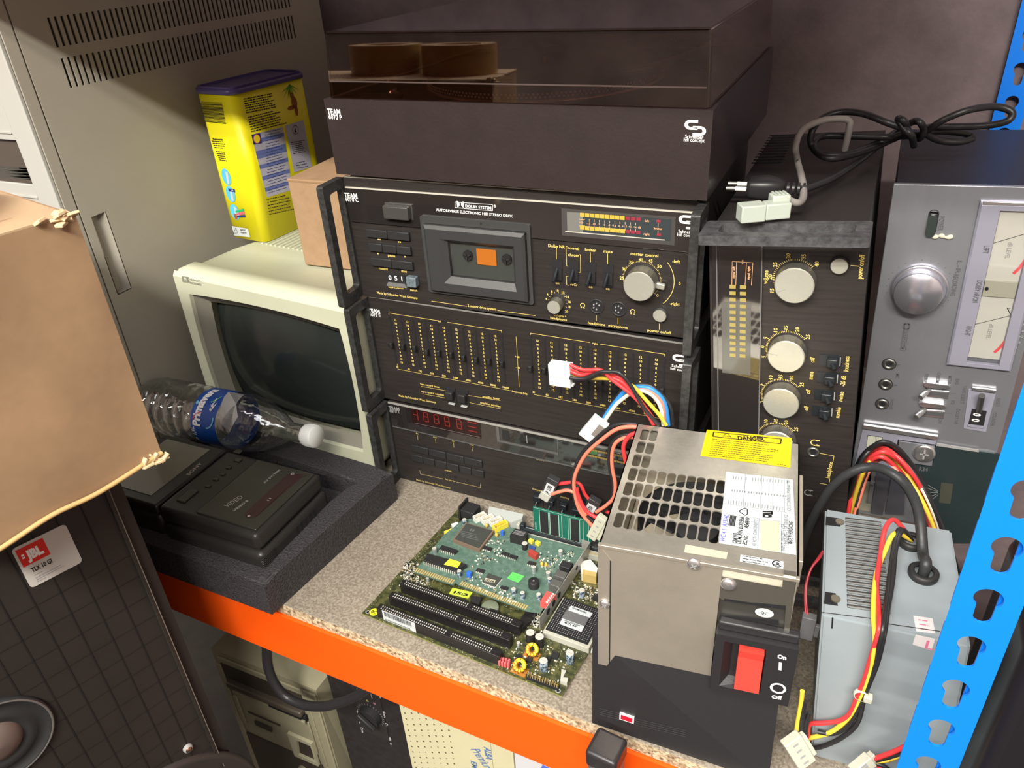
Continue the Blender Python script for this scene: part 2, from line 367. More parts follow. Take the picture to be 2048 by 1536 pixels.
# platter (axis along v)
cu, cw = .182, -.215
PF = TT.sub(cu, TH - .016, cw, (1, 0, 0), (0, 0, -1))
b = MB(); b.lathe(0, 0, [(.04, 0), (.146, .0), (.1475, .002), (.1475, .0055)], 120); b.mi = 1
b.lathe(0, 0, [(.1475, .0055), (.1475, .014), (.1455, .0195), (.1455, .0205)], 120); b.mi = 2; b.lathe(0, 0, [(.1475, .0058), (.1500, .0052), (.1500, .0015), (.1475, .001)], 120)
b.mi = 0; b.lathe(0, 0, [(.1455, .0205), (.143, .0215), (.0001, .0215)], 120)
plt_ = b.build('platter', [mat('rubber_mat', (.02, .018, .018), .7), matteM, mat('polished_rim', (.9, .86, .84), .25, metal=.85)], root, PF)
b = MB()
for i in range(180):
    a = 2 * pi * i / 180
    for z, dz in ((.0072, 0), (.0105, 0)):
        b.T = M4.Rotation(a + (z > .008) * .017, 4, 'Z'); b.box(.1473, .1480, -.0011, .0011, z, z + .002)
b.T = M4.Identity(4); b.build('strobe_dots', mat('bright_dot', (.9, .86, .84), .3, metal=.2), plt_, PF)['kind'] = 'stuff'
b = MB(); b.lathe(0, 0, [(.002, .02), (.003, .028), (.0001, .029)], 20); b.build('spindle', alumM, plt_, PF)
kf = TT.sub(.030, TH - .014, -.097, (1, 0, 0), (0, 0, -1))
b = MB(); b.lathe(0, 0, [(.010, 0), (.006, .006), (.006, .012), (.0085, .015), (.0085, .02), (.0001, .021)], 32); b.build('speed_knob', mat('satin_chrome', (.75, .7, .7), .25, metal=1), root, kf)
b = MB(); b.box(.02, .075, TH - .014, TH - .002, -.05, -.03, b=.001); b.build('lever_plate', matteM, root, TT)
tf = TT.sub(.375, TH - .014, -.3, (1, 0, 0), (0, 0, -1))
b = MB(); b.cyl(0, 0, 0, .03, .022); b.tube([(0, 0, .034), (0, .0 - .1, .036), (-.02, -.2, .036), (-.05, -.235, .034)], .0035, n=10); b.cyl(0, 0, .026, .04, .01)
b.T = M4.Translation((0, .03, .034)) @ M4.Rotation(pi / 2, 4, 'X'); b.cyl(0, 0, -.015, .02, .014)
b.T = M4.Identity(4); b.build('tonearm', mat('dark_metal', (.12, .12, .12), .3, metal=.8), root, tf)
p = Pan(TT); p.t('TEAM', A(163, 668), A(240, 673), .0062, 1, .03); p.t('6070 P', A(171, 695), A(248, 701), .0052, 1, .02)
lg = Pan(TT); lg.b.mi = 1; u, v = TT.uv(B(125, 748)); logo(lg.b, u, v, .0095)
lg.t('Schneider', B(65, 808), B(172, 814), .0035, 1); lg.t('hifi concept', B(57, 826), B(180, 833), .0035, 1); lg.b.build('logo', [yelM, whtM], root, TT)
p.b.build('lettering', [yelM, whtM], root, TT)
# ---------------------------------------------------------------- cassette deck
CD = yawfr(-.0102, -.0015, .2955, .0307); CH = .452 - .2955
CD = yawfr(-.0102, -.0015, .2955, .0287)
root = thing('cassette_deck', 'black cassette deck with silver knobs directly under the turntable', 'cassette deck', CD)
chassis(root, CD, CH, .33); handles(root, CD, CH)
u0, v0 = CD.uv(C(185, 175)); u1, v1 = CD.uv(C(215, 455)); v2 = CD.uv(C(1500, 560))[1]
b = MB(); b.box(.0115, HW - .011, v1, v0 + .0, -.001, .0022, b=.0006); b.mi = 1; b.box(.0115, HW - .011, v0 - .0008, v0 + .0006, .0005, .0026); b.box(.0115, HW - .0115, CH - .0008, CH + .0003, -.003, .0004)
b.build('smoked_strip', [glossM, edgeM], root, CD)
# level meter window
q = [CD.uv(D(*x), .0024) for x in ((572, 262), (1640, 345), (1622, 608), (578, 515))]
uu0, uu1 = (q[0][0] + q[3][0]) / 2, (q[1][0] + q[2][0]) / 2; vv1, vv0 = (q[0][1] + q[1][1]) / 2, (q[2][1] + q[3][1]) / 2
b = MB(); b.ring([(uu0, vv0), (uu1, vv0), (uu1, vv1), (uu0, vv1)], [(uu0 + .006, vv0 + .004), (uu1 - .004, vv0 + .004), (uu1 - .004, vv1 - .003), (uu0 + .006, vv1 - .003)], .0022, .0028)
b.build('meter_frame', mat('meter_frame', (.06, .055, .055), .25), root, CD)
b = MB(); b.rect(uu0 + .006, uu1 - .004, vv0 + .004, vv1 - .003, .0024)
b.mi = 1; b.rect(uu0 + .006, uu0 + .024, vv0 + .004, vv1 - .003, .0025); b.mi = 2; b.rect(uu0 + .004, uu1 - .01, vv0 + .0045, vv0 + .0056, .0032)  # left end of the window painted lighter, standing in for light on the glass
mw_ = b.build('meter_window', [mat('meter_glass', (.035, .045, .05), .15), mat('meter_glass_lit', (.16, .16, .15), .15), edgeM], root, CD)
segY = mat('yellow_segment', (.5, .36, .06), .35); segR = mat('dark_red_segment', (.25, .03, .05), .35)
b = MB()
for (l, r, rr, mats_) in (((745, 322), (1165, 350), (1318, 365), 0), ((745, 442), (1168, 472), (1315, 486), 0)):
    a = V(CD.uv(D(*l), .0026)); c = V(CD.uv(D(*r), .0026)); e = V(CD.uv(D(*rr), .0026))
    for i in range(9): x = a.x + (c.x - a.x) * i / 9; b.mi = 0; b.rect(x, x + (c.x - a.x) / 9 - .0006, a.y - .0022, a.y + .0022, .0027)
    for i in range(3): x = c.x + (e.x - c.x) * i / 3; b.mi = 1; b.rect(x + .0004, x + (e.x - c.x) / 3 - .0008, a.y - .0018, a.y + .0018, .0027)
b.build('level_segments', [segY, segR], mw_, CD)
p = Pan(CD, 1)
orM = mat('peach_print', (.75, .42, .22), .6)
p.t('TEAM', C(212, 262), C(318, 270), .0062, 1, .03, .0028); p.t('6070 C', C(222, 290), C(326, 298), .0052, 1, .02, .0028)
for x, t in ((838, '-15'), (886, '-10'), (933, '-7'), (982, '-5'), (1029, '-3'), (1076, '-1.5'), (1124, '0'), (1172, '+1.5'), (1222, '+3'), (1270, '+6')):
    yy = 385 + (x - 838) * .075; p.l(D(x, yy - 28), D(x, yy - 4), w=.0004, col=2, z=.003).l(D(x, yy + 30), D(x, yy + 56), w=.0004, col=2, z=.003).c(t, D(x - 6, yy + 12), .0021, 2, w=.003)
p.c('+20', D(765, 388), .0021, 2, w=.003); p.l(D(748, 350), D(748, 360), D(795, 363), D(795, 352), w=.0004, col=2, z=.003); p.l(D(748, 425), D(748, 412), D(795, 415), D(795, 428), w=.0004, col=2, z=.003)
p.c('dB', D(1305, 432), .0021, 2, w=.003); p.c('left', D(1376, 372), .0024, 2, w=.003); p.c('right', D(1372, 494), .0024, 2, w=.003); p.c('limiter', D(1478, 443), .0024, 2, w=.003)
p.l(D(1480, 395), D(1479, 422), w=.0004, col=2, z=.003); p.l(D(1478, 462), D(1477, 490), w=.0004, col=2, z=.003)
p.b.mi = 3
for c_ in (D(1483, 375), D(1488, 500)): u, v = CD.uv(c_); p.b.rect(u - .0022, u + .0022, v - .0015, v + .0015, .003)
lg = Pan(CD); lg.b.mi = 1; u, v = CD.uv(D(1745, 395), .003); logo(lg.b, u + .001, v, .0095, z=.0028)
lg.t('Schneider', D(1665, 482), D(1830, 497), .0033, 1, w=.0028); lg.t('hifi concept', D(1655, 512), D(1845, 530), .0033, 1, w=.0028); lg.b.build('logo', [yelM, whtM], root, CD)
# dolby
p.l(C(1187, 303), C(1187, 350), C(1422, 368), C(1422, 318), C(1187, 303), w=.0005, col=1, z=.0028); p.t('DOLBY SYSTEM', C(1200, 340), C(1412, 358), .0031, 1, .03, .0028)
p.l(C(1115, 297), C(1115, 342), C(1182, 348), C(1182, 301), C(1115, 297), w=.0007, col=1, z=.0028)
u, v = CD.uv(C(1121, 320), .003); u2, _ = CD.uv(C(1177, 324), .003)
p.b.mi = 1; p.b.arc(u, v, .0028, 0, .0035, -90, 90); p.b.arc(u2, v, .0028, 0, .0035, 90, 270)
p.c('®', C(1440, 331), .003, 1, w=.0028)
p.t('AUTOREVERSE ELECTRONIC HIFI STEREO DECK', C(960, 370), C(1588, 424), .0030, 1, .02, .0028)
for x, y, t in ((485, 608, 'dl'), (655, 630, 'dr'), (475, 725, 'l'), (700, 750, 'r')):
    u, v = CD.uv(C(x, y)); p.b.mi = 0; n = 2 if t[0] == 'd' else 1; s_ = -1 if t[-1] == 'l' else 1
    for i in range(n): x0 = u + (i - n / 2) * .0024; p.b.poly([(x0 + (.0 if s_ > 0 else .0023), v + .0013), (x0 + (.0 if s_ > 0 else .0023), v - .0013), (x0 + (.0023 if s_ > 0 else 0), v)][::s_ * 1], .0005)
p.c('pause', C(587, 740), .0026).c('record', C(520, 848), .0026).c('stop', C(690, 868), .0026)
p.t('tape counter', C(560, 1002), C(695, 1018), .0027).t('reset', C(742, 1030), C(800, 1036), .0027).t('Made by Schneider West Germany', C(470, 1052), C(803, 1100), .0027)
p.l(C(915, 1114), C(1205, 1156)).t('2 motor drive system', C(1212, 1160), C(1445, 1190), .0027).l(C(1455, 1190), C(1765, 1233))
p.c('Dolby NR', D(527, 615), .0027).c('normal', D(683, 633), .0027).c('chrom', D(685, 697), .0027).c('limiter', D(844, 649), .0027).c('mute', D(1007, 663), .0027)
p.l(D(527, 640), D(527, 750)).l(D(628, 618), D(615, 617), D(622, 800), D(636, 801)).l(D(738, 694), D(750, 695), D(752, 858), D(735, 857)).l(D(843, 672), D(844, 782)).l(D(1004, 685), D(1004, 797))
p.l(D(640, 893), D(618, 895), D(622, 975), D(640, 980)).c('on', D(536, 957), .0024).c('FeCr', D(690, 972), .0024).c('on', D(845, 993), .0024).c('on', D(1003, 1010), .0024)
p.c('master control', D(1345, 693), .0028)
KM = C  # silence
kc = CD.uv(D(1322, 925)); R0 = (V(CD.uv(D(1322, 925))) - V(CD.uv(D(1312, 762)))).length
for i in range(61):
    a = rad(-45 + 270 * i / 60); L_ = .0018 if i % 6 == 0 else .0011; p.b.mi = 0
    p.b.line((kc[0] + R0 * cos(a), kc[1] + R0 * sin(a)), (kc[0] + (R0 + L_) * cos(a), kc[1] + (R0 + L_) * sin(a)), .00035)
for x, y, t in ((1135, 910, '25'), (1157, 827, '30'), (1220, 762, '35'), (1312, 740, '40'), (1402, 750, '45'), (1485, 803, '50'), (1467, 1073, '0'), (1673, 962, '0')): p.c(t, D(x, y), .0027)
p.t('-left', D(1605, 768), D(1678, 773), .0027).t('-right', D(1582, 1160), D(1673, 1167), .0027)
ra = (V(kc) - V(CD.uv(D(1622, 930)))).length; p.b.arc(kc[0], kc[1], .0005, ra - .0003, ra + .0003, -46, 40)
kc2 = CD.uv(D(540, 1130))
for i in range(11):
    a = rad(200 - 23 * i); p.b.line((kc2[0] + .0105 * cos(a), kc2[1] + .0105 * sin(a)), (kc2[0] + .0122 * cos(a), kc2[1] + .0122 * sin(a)), .0004)
for x, y, t in ((432, 1105, '4'), (445, 1062, '6'), (484, 1036, '8'), (535, 1028, '10'), (590, 1048, '12'), (630, 1086, '14'), (648, 1133, '16'), (645, 1180, '18'), (620, 1222, '20')): p.c(t, D(x, y), .0023)
p.c('volume +', D(560, 1262), .0023).c('headphone', D(547, 1290), .0026).c('headphone', D(900, 1336), .0026).c('microphone', D(1100, 1362), .0026).c('power on/off', D(1483, 1408), .0028)
p.l(D(898, 1258), D(898, 1310)).l(D(1100, 1283), D(1100, 1338)).l(D(1484, 1335), D(1484, 1390))
for c_ in (D(770, 1165), D(1237, 1222)): u, v = CD.uv(c_); p.b.arc(u, v, .0005, .0022, .0029, -60 if c_[0] > 1200 else -75, 240 if c_[0] > 1200 else 255); p.b.rect(u - .0027, u - .0008, v - .0035, v - .0029, .0005); p.b.rect(u + .0008, u + .0027, v - .0035, v - .0029, .0005)
p.b.build('lettering', [yelM, whtM, orM, segR], root, CD)
# buttons
def keyrow(x0, y0, x1, y1, n, dy):
    a = V(CD.uv(C(x0, y0))); c = V(CD.uv(C(x1, y1))); hgt = a.y - CD.uv(C(x0 + 5, y0 + dy))[1]
    for i in range(n):
        b = MB(); x = a.x + (c.x - a.x) * i / n; b.box(x + .0003, x + (c.x - a.x) / n - .0003, a.y - hgt, a.y, 0, .004, b=.0008); b.build('key', matteM, root, CD)
keyrow(380, 515, 740, 562, 2, 66); keyrow(402, 630, 752, 672, 3, 66); keyrow(420, 750, 768, 795, 2, 66)
u, v = CD.uv(C(615, 398), .011); b = MB(); b.box(u - .017, u + .017, v - .008, v + .008, .002, .011, b=.0015); b.box(u - .018, u + .019, v - .0095, v + .0095, .0018, .003, b=.0006); b.build('eject_button', mat('button_grey', (.05, .048, .045), .3), root, CD)
u, v = CD.uv(C(630, 945)); b = MB(); b.box(u - .014, u + .013, v - .006, v + .008, 0, .0012)
b.mi = 1; b.prism([(u - .015, v - .008), (u + .0145, v - .008), (u + .012, v - .003), (u - .012, v - .003)], .0006, .0025); b.mi = 2
for i, dgt in enumerate('051'): b.ctext(dgt, (u - .0085 + i * .0085, v + .0035), .006, 0, .0016, .03)
b.build('tape_counter', [blkM, mat('mid_grey_plastic', (.14, .14, .14), .5), whtM], root, CD)
u, v = CD.uv(C(742, 965), .009); b = MB(); b.box(u - .007, u + .007, v - .0065, v + .0065, 0, .009, b=.0012); b.build('reset_button', mat('worn_blue_grey', (.11, .14, .16), .45, var=.5, vscale=300), root, CD)
# cassette door
q = [V(CD.uv(C(*x))) for x in ((822, 402), (1735, 478), (1757, 1143), (912, 1020))]
U0, U1, V0, V1 = (q[0].x + q[3].x) / 2, (q[1].x + q[2].x) / 2, (q[2].y + q[3].y) / 2, (q[0].y + q[1].y) / 2
b = MB(); b.ring(b.rrect(U0, U1, V0, V1, .003), b.rrect(U0 + .0055, U1 - .0045, V0 + .004, V1 - .0085, .0015), 0, .0045); b.build('door_surround', mat('dark_grey_moulding', (.045, .046, .046), .33), root, CD)
d0, d1, e0, e1 = U0 + .0062, U1 - .005, V0 + .0048, V1 - .009
q = [V(CD.uv(C(*x), .008)) for x in ((1040, 632), (1575, 682), (1590, 985), (1068, 905))]
w0, w1, x0, x1 = (q[0].x + q[3].x) / 2, (q[1].x + q[2].x) / 2, (q[2].y + q[3].y) / 2, (q[0].y + q[1].y) / 2
b = MB(); O = [(d0, e0), (d1, e0), (d1, e1), (d0, e1)]; O2 = [(d0 + .003, e0 + .002), (d1 - .003, e0 + .002), (d1 - .003, e1 - .004), (d0 + .003, e1 - .004)]
I2 = [(w0 - .008, x0 - .008), (w1 + .004, x0 - .008), (w1 + .004, x1 + .004), (w0 - .008, x1 + .004)]; I3 = [(w0, x0), (w1, x0), (w1, x1), (w0, x1)]
def loops(b, LL):
    n = len(LL[0][0]); vs = [(*p, z) for l, z in LL for p in l]; b._new(vs, [(k * n + i, k * n + (i + 1) % n, (k + 1) * n + (i + 1) % n, (k + 1) * n + i) for k in range(len(LL) - 1) for i in range(n)])
loops(b, [(O, 0), (O, .009), (O2, .0115), (I2, .0115), (I3, .0065), (I3, .002)])
door_ = b.build('cassette_door', mat('door_plastic', (.035, .036, .037), .38), root, CD)
b = MB(); b.rect(w0, w1, x0, x1, .0015); b.mi = 1; b.box(w0 + (w1 - w0) * .42, w0 + (w1 - w0) * .72, x0 + (x1 - x0) * .4, x0 + (x1 - x0) * .85, .002, .0028)
for fx in (.28, .88):
    cx, cy = w0 + (w1 - w0) * fx, x0 + (x1 - x0) * .63; b.mi = 2; b.cyl(cx, cy, .0015, .004, .0062)
    for k in range(3):
        b.T = M4.Translation((cx, cy, 0)) @ M4.Rotation(2.1 * k + .4, 4, 'Z'); b.box(.001, .0055, -.0008, .0008, .004, .0065)
    b.T = M4.Identity(4)
b.build('tape_well', [mat('well_grey', (.055, .062, .055), .5), mat('amber_window', (.55, .17, .02), .3), matteM], door_, CD)
b = MB(); b.box(w0, w1, x0, x1, .0058, .0064); b.build('door_glass', clearM, door_, CD)
b = MB(); b.mi = 0; u, v = CD.uv(C(1332, 468)); b.disc(u, v, .005, .0012, 12); b.build('pin_hole', blkM, root, CD)
# switches
for cx, cy in ((535, 840), (685, 850), (845, 870), (1005, 888)):
    u, v = CD.uv(D(cx, cy)); b = MB(); b.box(u - .006, u + .0062, v - .0135, v + .0135, 0, .0008); b.box(u - .0055, u + .0055, v - .011, v + .003, .0008, .002); b.mi = 1
    b.tube([(u, v + .002, .001), (u - .0005, v - .006, .009), (u - .0008, v - .009, .013)], .0021, n=8); b.box(u - .005, u + .005, v - .0125, v - .0118, .001, .0022)
    b.build('toggle_switch', [blkM, mat('switch_black', (.015, .018, .022), .3)], root, CD)
knob(root, CD, D(1290, 995), 0, .0175, .0172, -50)
b = MB(); u, v = kc; b.T = M4.Translation((u, v, 0)) @ M4.Rotation(rad(-10), 4, 'Z'); b.box(.01, .0265, -.0035, .0035, .001, .006, b=.0015); b.build('balance_lever', alumM, root, CD)
knob(root, CD, D(498, 1190), 0, .0125, .0082)
u, v = CD.uv(D(1485, 1265), .005); b = MB(); b.cyl(u, v, 0, .005, .0074); b.mi = 1; b.disc(u, v, .0051, .007); b.mi = 2; b.arc(u, v, .0004, .0074, .0088, 0, 360); b.build('power_button', [aluSideM, alumM, blkM], root, CD)
for c_ in (D(900, 1175), D(1105, 1200)):
    u, v = CD.uv(c_); b = MB(); b.lathe(u, v, [(.009, 0), (.0088, .0012), (.0075, .0012), (.0072, .0002)], 32); b.mi = 1; b.disc(u, v, .0004, .0075); b.mi = 2
    for k in range(5): a = rad(40 + 60 * k - 10); b.cyl(u + .0037 * cos(a), v + .0037 * sin(a), .0004, .0012, .0009, n=10)
    b.build('din_socket', [matteM, blkM, greyM], root, CD)
# ---------------------------------------------------------------- equalizer
EQ = yawfr(-.0056, .0019, .1381, -.0026); EH = .1574
root = thing('equalizer', 'black graphic equalizer with two banks of sliders in the middle of the stack', 'equalizer', EQ)
chassis(root, EQ, EH, .33); handles(root, EQ, EH)
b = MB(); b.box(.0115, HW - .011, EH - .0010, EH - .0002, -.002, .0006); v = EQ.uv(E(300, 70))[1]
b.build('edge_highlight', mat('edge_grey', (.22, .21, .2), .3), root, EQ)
p = Pan(EQ, 1); p.t('TEAM', E(110, 130), E(178, 137), .0058, 1, .03); p.t('6070 E', E(117, 150), E(182, 158), .005, 1, .02)
def bank(xa, xb, ya, yb, na, vtop, vbot, labels, posn, skip=0):
    a = EQ.uv(E(*xa)); c = EQ.uv(E(*xb)); bt = EQ.uv(E(*ya))[1]; bt2 = EQ.uv(E(*yb))[1]; top = (a[1] + c[1]) / 2; bot = (bt + bt2) / 2
    step = (c[0] - a[0]) / 9
    for i in range(10):
        x = a[0] + step * i; p.b.mi = 2; p.b.rect(x - .0011, x + .0011, bot, top, .0005)
        if i < 9:
            for k, t in enumerate('12 10 8 6 4 2 0 2 4 6 8 10 12'.split()): p.b.mi = 0; p.b.ctext(t, (x + step * .5, top - .004 - (top - bot - .008) * k / 12), .0028, 0, .0006, .02)
        vv = bot + (top - bot) * posn[i]
        s = MB(); s.box(x - .0009, x + .0009, vv - .0015, vv + .0015, 0, .004); s.box(x - .0022, x + .0022, vv - .004, vv + .003, .004, .0085, b=.0008); s.box(x - .0024, x - .0019, vv - .002, vv + .002, .0075, .010)
        s.build('slider_knob', matteM, root, EQ)
        p.b.mi = 0; p.b.ctext(labels[i], (x + .0005, bot - .0045), .0027, 0, .0006, .02)
    p.b.line((a[0], top + .002), (a[0], top + .0045), .0005); p.b.line((a[0], top + .0045), (c[0] + .0, top + .0045), .0005); p.b.line((c[0], top + .002), (c[0], top + .0045), .0005)
    return a[0], c[0], top, bot
lab = '31 62 125 250 500 1000 2000 4000 8000 16000'.split()
La = bank((231, 157), (888, 252), (272, 432), (908, 550), 0, 0, 0, lab, [.45, .46, .47, .44, .46, .47, .45, .46, .47, .47])
Ra = bank((1057, 272), (1842, 395), (1075, 580), (1838, 720), 0, 0, 0, lab, [.45, .46, .47, .47, .46, .47, .45, .47, .46, .47])
bb = p.b; bb.mi = 2; bb.rect((La[0] + La[1]) / 2 - .006, (La[0] + La[1]) / 2 + .006, La[2] + .003, La[2] + .006, .00045); bb.mi = 0; bb.ctext('left', ((La[0] + La[1]) / 2 - .005, La[2] + .0045), .0025, 0, .0009)
bb.mi = 2; bb.rect((Ra[0] + Ra[1]) / 2 - .006, (Ra[0] + Ra[1]) / 2 + .006, Ra[2] + .003, Ra[2] + .006, .00055); bb.mi = 0; bb.ctext('right', ((Ra[0] + Ra[1]) / 2, Ra[2] + .0045), .0025, 0, .0009)
bb.line((La[0] + .001, La[3] + .001), (La[0] + .001, La[3] - .008), .0004); bb.line((La[0] + .001, La[3] - .008), (La[1] + .01, La[3] - .008), .0004); bb.line((Ra[0], Ra[3] - .008), (Ra[1], Ra[3] - .008), .0004)
mx_ = (La[1] + Ra[0]) / 2; bb.ctext('frequency (Hz)', (mx_, La[3] - .008), .0025, 0, .0006)
bb.line((mx_, La[2]), (mx_, La[3] + .0), .0004); bb.ctext('+ dB', (mx_, La[2] - .028), .0022, 0, .0006, .03); bb.ctext('- dB', (mx_, La[3] + .028), .0022, 0, .0006, .03)
p.t('tape record linear', E(412, 553), E(527, 573), .0024).l(E(415, 562), E(570, 590), w=.0004).t('tape record equalize', E(418, 596), E(552, 620), .0024).l(E(422, 606), E(575, 634), w=.0004)
p.t('amplifier linear', E(777, 628), E(878, 642), .0024).l(E(693, 616), E(880, 646), w=.0004).t('amplifier equalize', E(763, 662), E(882, 686), .0024).l(E(700, 658), E(882, 694), w=.0004)
p.t('Made by Schneider West Germany', E(288, 622), E(503, 662), .0026)
lg = Pan(EQ); lg.b.mi = 1; u, v = EQ.uv(E(1935, 412)); logo(lg.b, u + .001, v, .0095)
lg.t('Schneider', E(1882, 447), E(1990, 466), .0033, 1); lg.t('hifi concept', E(1876, 464), E(1998, 484), .0033, 1); lg.b.build('logo', [yelM, whtM], root, EQ)
p.b.build('lettering', [yelM, whtM, blkM], root, EQ)
for c_ in (E(597, 615), E(670, 630)):
    u, v = EQ.uv(c_); b = MB(); b.box(u - .0065, u + .0065, v - .012, v + .012, 0, .0015); b.box(u - .0055, u + .0055, v - .003, v + .009, .0015, .010, b=.0015); b.mi = 1; b.box(u - .0045, u + .0045, v - .0125, v - .011, .001, .0045)
    b.build('toggle_switch', [matteM, mat('pale_tip', (.45, .45, .45), .4)], root, EQ)
# ---------------------------------------------------------------- tuner
TU = yawfr(0, 0, .0, 0); UH = .1381
root = thing('tuner', 'black digital tuner with dim red display at the bottom of the stack', 'tuner', TU)
chassis(root, TU, UH, .33); handles(root, TU, UH)
va = (TU.uv(E(235, 665))[1] + TU.uv(E(1640, 925))[1]) / 2; vb = (TU.uv(E(260, 795))[1] + TU.uv(E(1600, 1070))[1]) / 2
va = UH - .002; vb = TU.uv(E(255, 795))[1]
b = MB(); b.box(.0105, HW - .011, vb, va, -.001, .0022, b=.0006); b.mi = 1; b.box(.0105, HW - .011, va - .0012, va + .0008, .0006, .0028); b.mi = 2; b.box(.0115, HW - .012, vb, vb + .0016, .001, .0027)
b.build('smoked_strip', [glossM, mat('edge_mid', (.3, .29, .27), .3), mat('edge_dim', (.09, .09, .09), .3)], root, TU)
q = [TU.uv(E(*x), .0024) for x in ((365, 705), (760, 775), (752, 840), (370, 768))]; a0, a1, a2, a3 = (q[0][0] + q[3][0]) / 2, (q[1][0] + q[2][0]) / 2, (q[2][1] + q[3][1]) / 2, (q[0][1] + q[1][1]) / 2
ledM = mat('unlit_red_led', (.2, .022, .018), .4)
b = MB(); b.rect(a0 - .002, a1 + .002, a2 - .006, a3 + .001, .0026); b.mi = 1
def seg(x, y, k, s_):
    w2, h2, t = k * .5, k, k * .16
    S = {'a': (-w2, w2, h2 - t, h2), 'g': (-w2, w2, -t / 2, t / 2), 'd': (-w2, w2, -h2, -h2 + t), 'f': (-w2, -w2 + t, 0, h2), 'b': (w2 - t, w2, 0, h2), 'e': (-w2, -w2 + t, -h2, 0), 'c': (w2 - t, w2, -h2, 0)}
    for ch in s_: r_ = S[ch]; b.rect(x + r_[0], x + r_[1], y + r_[2], y + r_[3], .003)
yc = (a2 + a3) / 2 + .0015; W_ = a1 - a0
seg(a0 + W_ * .05, yc, .008, 'bcg'); seg(a0 + W_ * .21, yc, .008, 'abcdefg'); seg(a0 + W_ * .37, yc, .008, 'abcdefg'); seg(a0 + W_ * .53, yc, .008, 'abcdefg'); seg(a0 + W_ * .71, yc, .008, 'abcdefg')
for k in (-.007, 0, .007): b.rect(a0 + W_ * .84, a0 + W_ * .97, yc + k - .0008, yc + k + .0008, .003)
b.mi = 2; b.rect(a0 + .001, a1, a2 - .004, a2 - .003, .0031)
b.build('digital_display', [mat('display_dark', (.022, .008, .008), .15), ledM, mat('edge_dim', (.09, .09, .09), .3)], root, TU)
q = [TU.uv(E(*x), .0024) for x in ((855, 790), (1220, 865), (1215, 965), (860, 885))]; a0, a1, a2, a3 = (q[0][0] + q[3][0]) / 2, (q[1][0] + q[2][0]) / 2, (q[2][1] + q[3][1]) / 2, (q[0][1] + q[1][1]) / 2
b = MB(); b.ring([(a0, a2), (a1, a2), (a1, a3), (a0, a3)], [(a0 + .004, a2 + .003), (a1 - .001, a2 + .003), (a1 - .001, a3 - .002), (a0 + .004, a3 - .002)], .0022, .0027); b.mi = 1; b.rect((a0 + a1) / 2, (a0 + a1) / 2 + .0008, a2 + .008, a3 - .006, .0028); b.mi = 2; b.rect(a0 + .008, a0 + .018, a2 + .006, a3 - .006, .0025)
b.build('signal_window', [mat('edge_dim', (.09, .09, .09), .3), greyM, matteM], root, TU)
b = MB(); ta = TU.uv(E(1395, 945)); tb = TU.uv(E(1640, 990))
for i in range(16):
    x = ta[0] + (tb[0] - ta[0]) * i / 15
    for yy in (.0035, -.006): b.rect(x - .0016, x + .0016, (ta[1] + tb[1]) / 2 + yy, (ta[1] + tb[1]) / 2 + yy + .0028, .003)
b.build('signal_segments', mat('dim_yellow', (.3, .2, .05), .4), root, TU)
p = Pan(TU, 1); p.t('TEAM', E(236, 695), E(298, 702), .0058, 3, .03, .0028).t('6070 T', E(240, 710), E(300, 717), .005, 3, .02, .0028)
for x, y, t in ((394, 838, 'fm'), (499, 860, 'mw'), (605, 882, 'lw'), (712, 904, 'fine')): p.c(t, E(x, y), .0024).l(E(x + 2, y + 10), E(x + 5, y + 38), w=.0005)
for i, (x, y) in enumerate(((400, 995), (469, 1011), (539, 1027), (607, 1043), (677, 1059), (749, 1075))): p.c(str(i + 1), E(x, y), .0028)
p.c('preset', E(575, 1055), .0024).l(E(410, 1055), E(413, 1075), E(548, 1105)).c('fm mw lw', E(588, 1112), .0023).l(E(625, 1122), E(765, 1155), E(763, 1130)).t('Made by Schneider West Germany', E(390, 1113), E(590, 1162), .0026)
p.t('ELECTRONIC DIGITAL TUNER', E(1092, 992), E(1400, 1053), .0036).c('frequency', E(1105, 1170), .0026).c('muting', E(1258, 1213), .0026)
for i, (x, y) in enumerate(((409, 1046), (480, 1064), (548, 1080), (617, 1097), (687, 1115), (757, 1132))): u, v = TU.uv(E(x, y)); p.b.mi = 2; p.b.disc(u, v, .0006, .0019, 14)
p.b.build('lettering', [mat('dim_yellow_print', (.5, .4, .14), .6), whtM, blkM, greyM], root, TU)
for (x0, y0, x1, y1, n, dy) in ((362, 900, 775, 975, 4, 46), (360, 955, 785, 1035, 6, 42)):
    a = V(TU.uv(E(x0, y0))); c = V(TU.uv(E(x1, y1))); yy = (a.y + V(TU.uv(E(x1, y1 - 10))).y) / 2; hgt = .0115
    for i in range(n):
        b = MB(); x = a.x + (c.x - a.x) * i / n; b.box(x + .0004, x + (c.x - a.x) / n - .0004, a.y - hgt, a.y, 0, .003, b=.0008); b.build('key', matteM, root, TU)
for x, y in ((1105, 1210), (1180, 1235), (1255, 1258), (1330, 1285)):
    u, v = TU.uv(E(x, y)); b = MB(); b.box(u - .007, u + .007, v - .013, v + .008, 0, .0012); b.box(u - .0055, u + .0055, v - .002, v + .006, .0012, .009, b=.0012); b.tube([(u, v - .001, .004), (u - .001, v - .008, .010), (u - .001, v - .011, .012)], .002); b.build('toggle_switch', mat('switch_black', (.015, .018, .022), .3), root, TU)
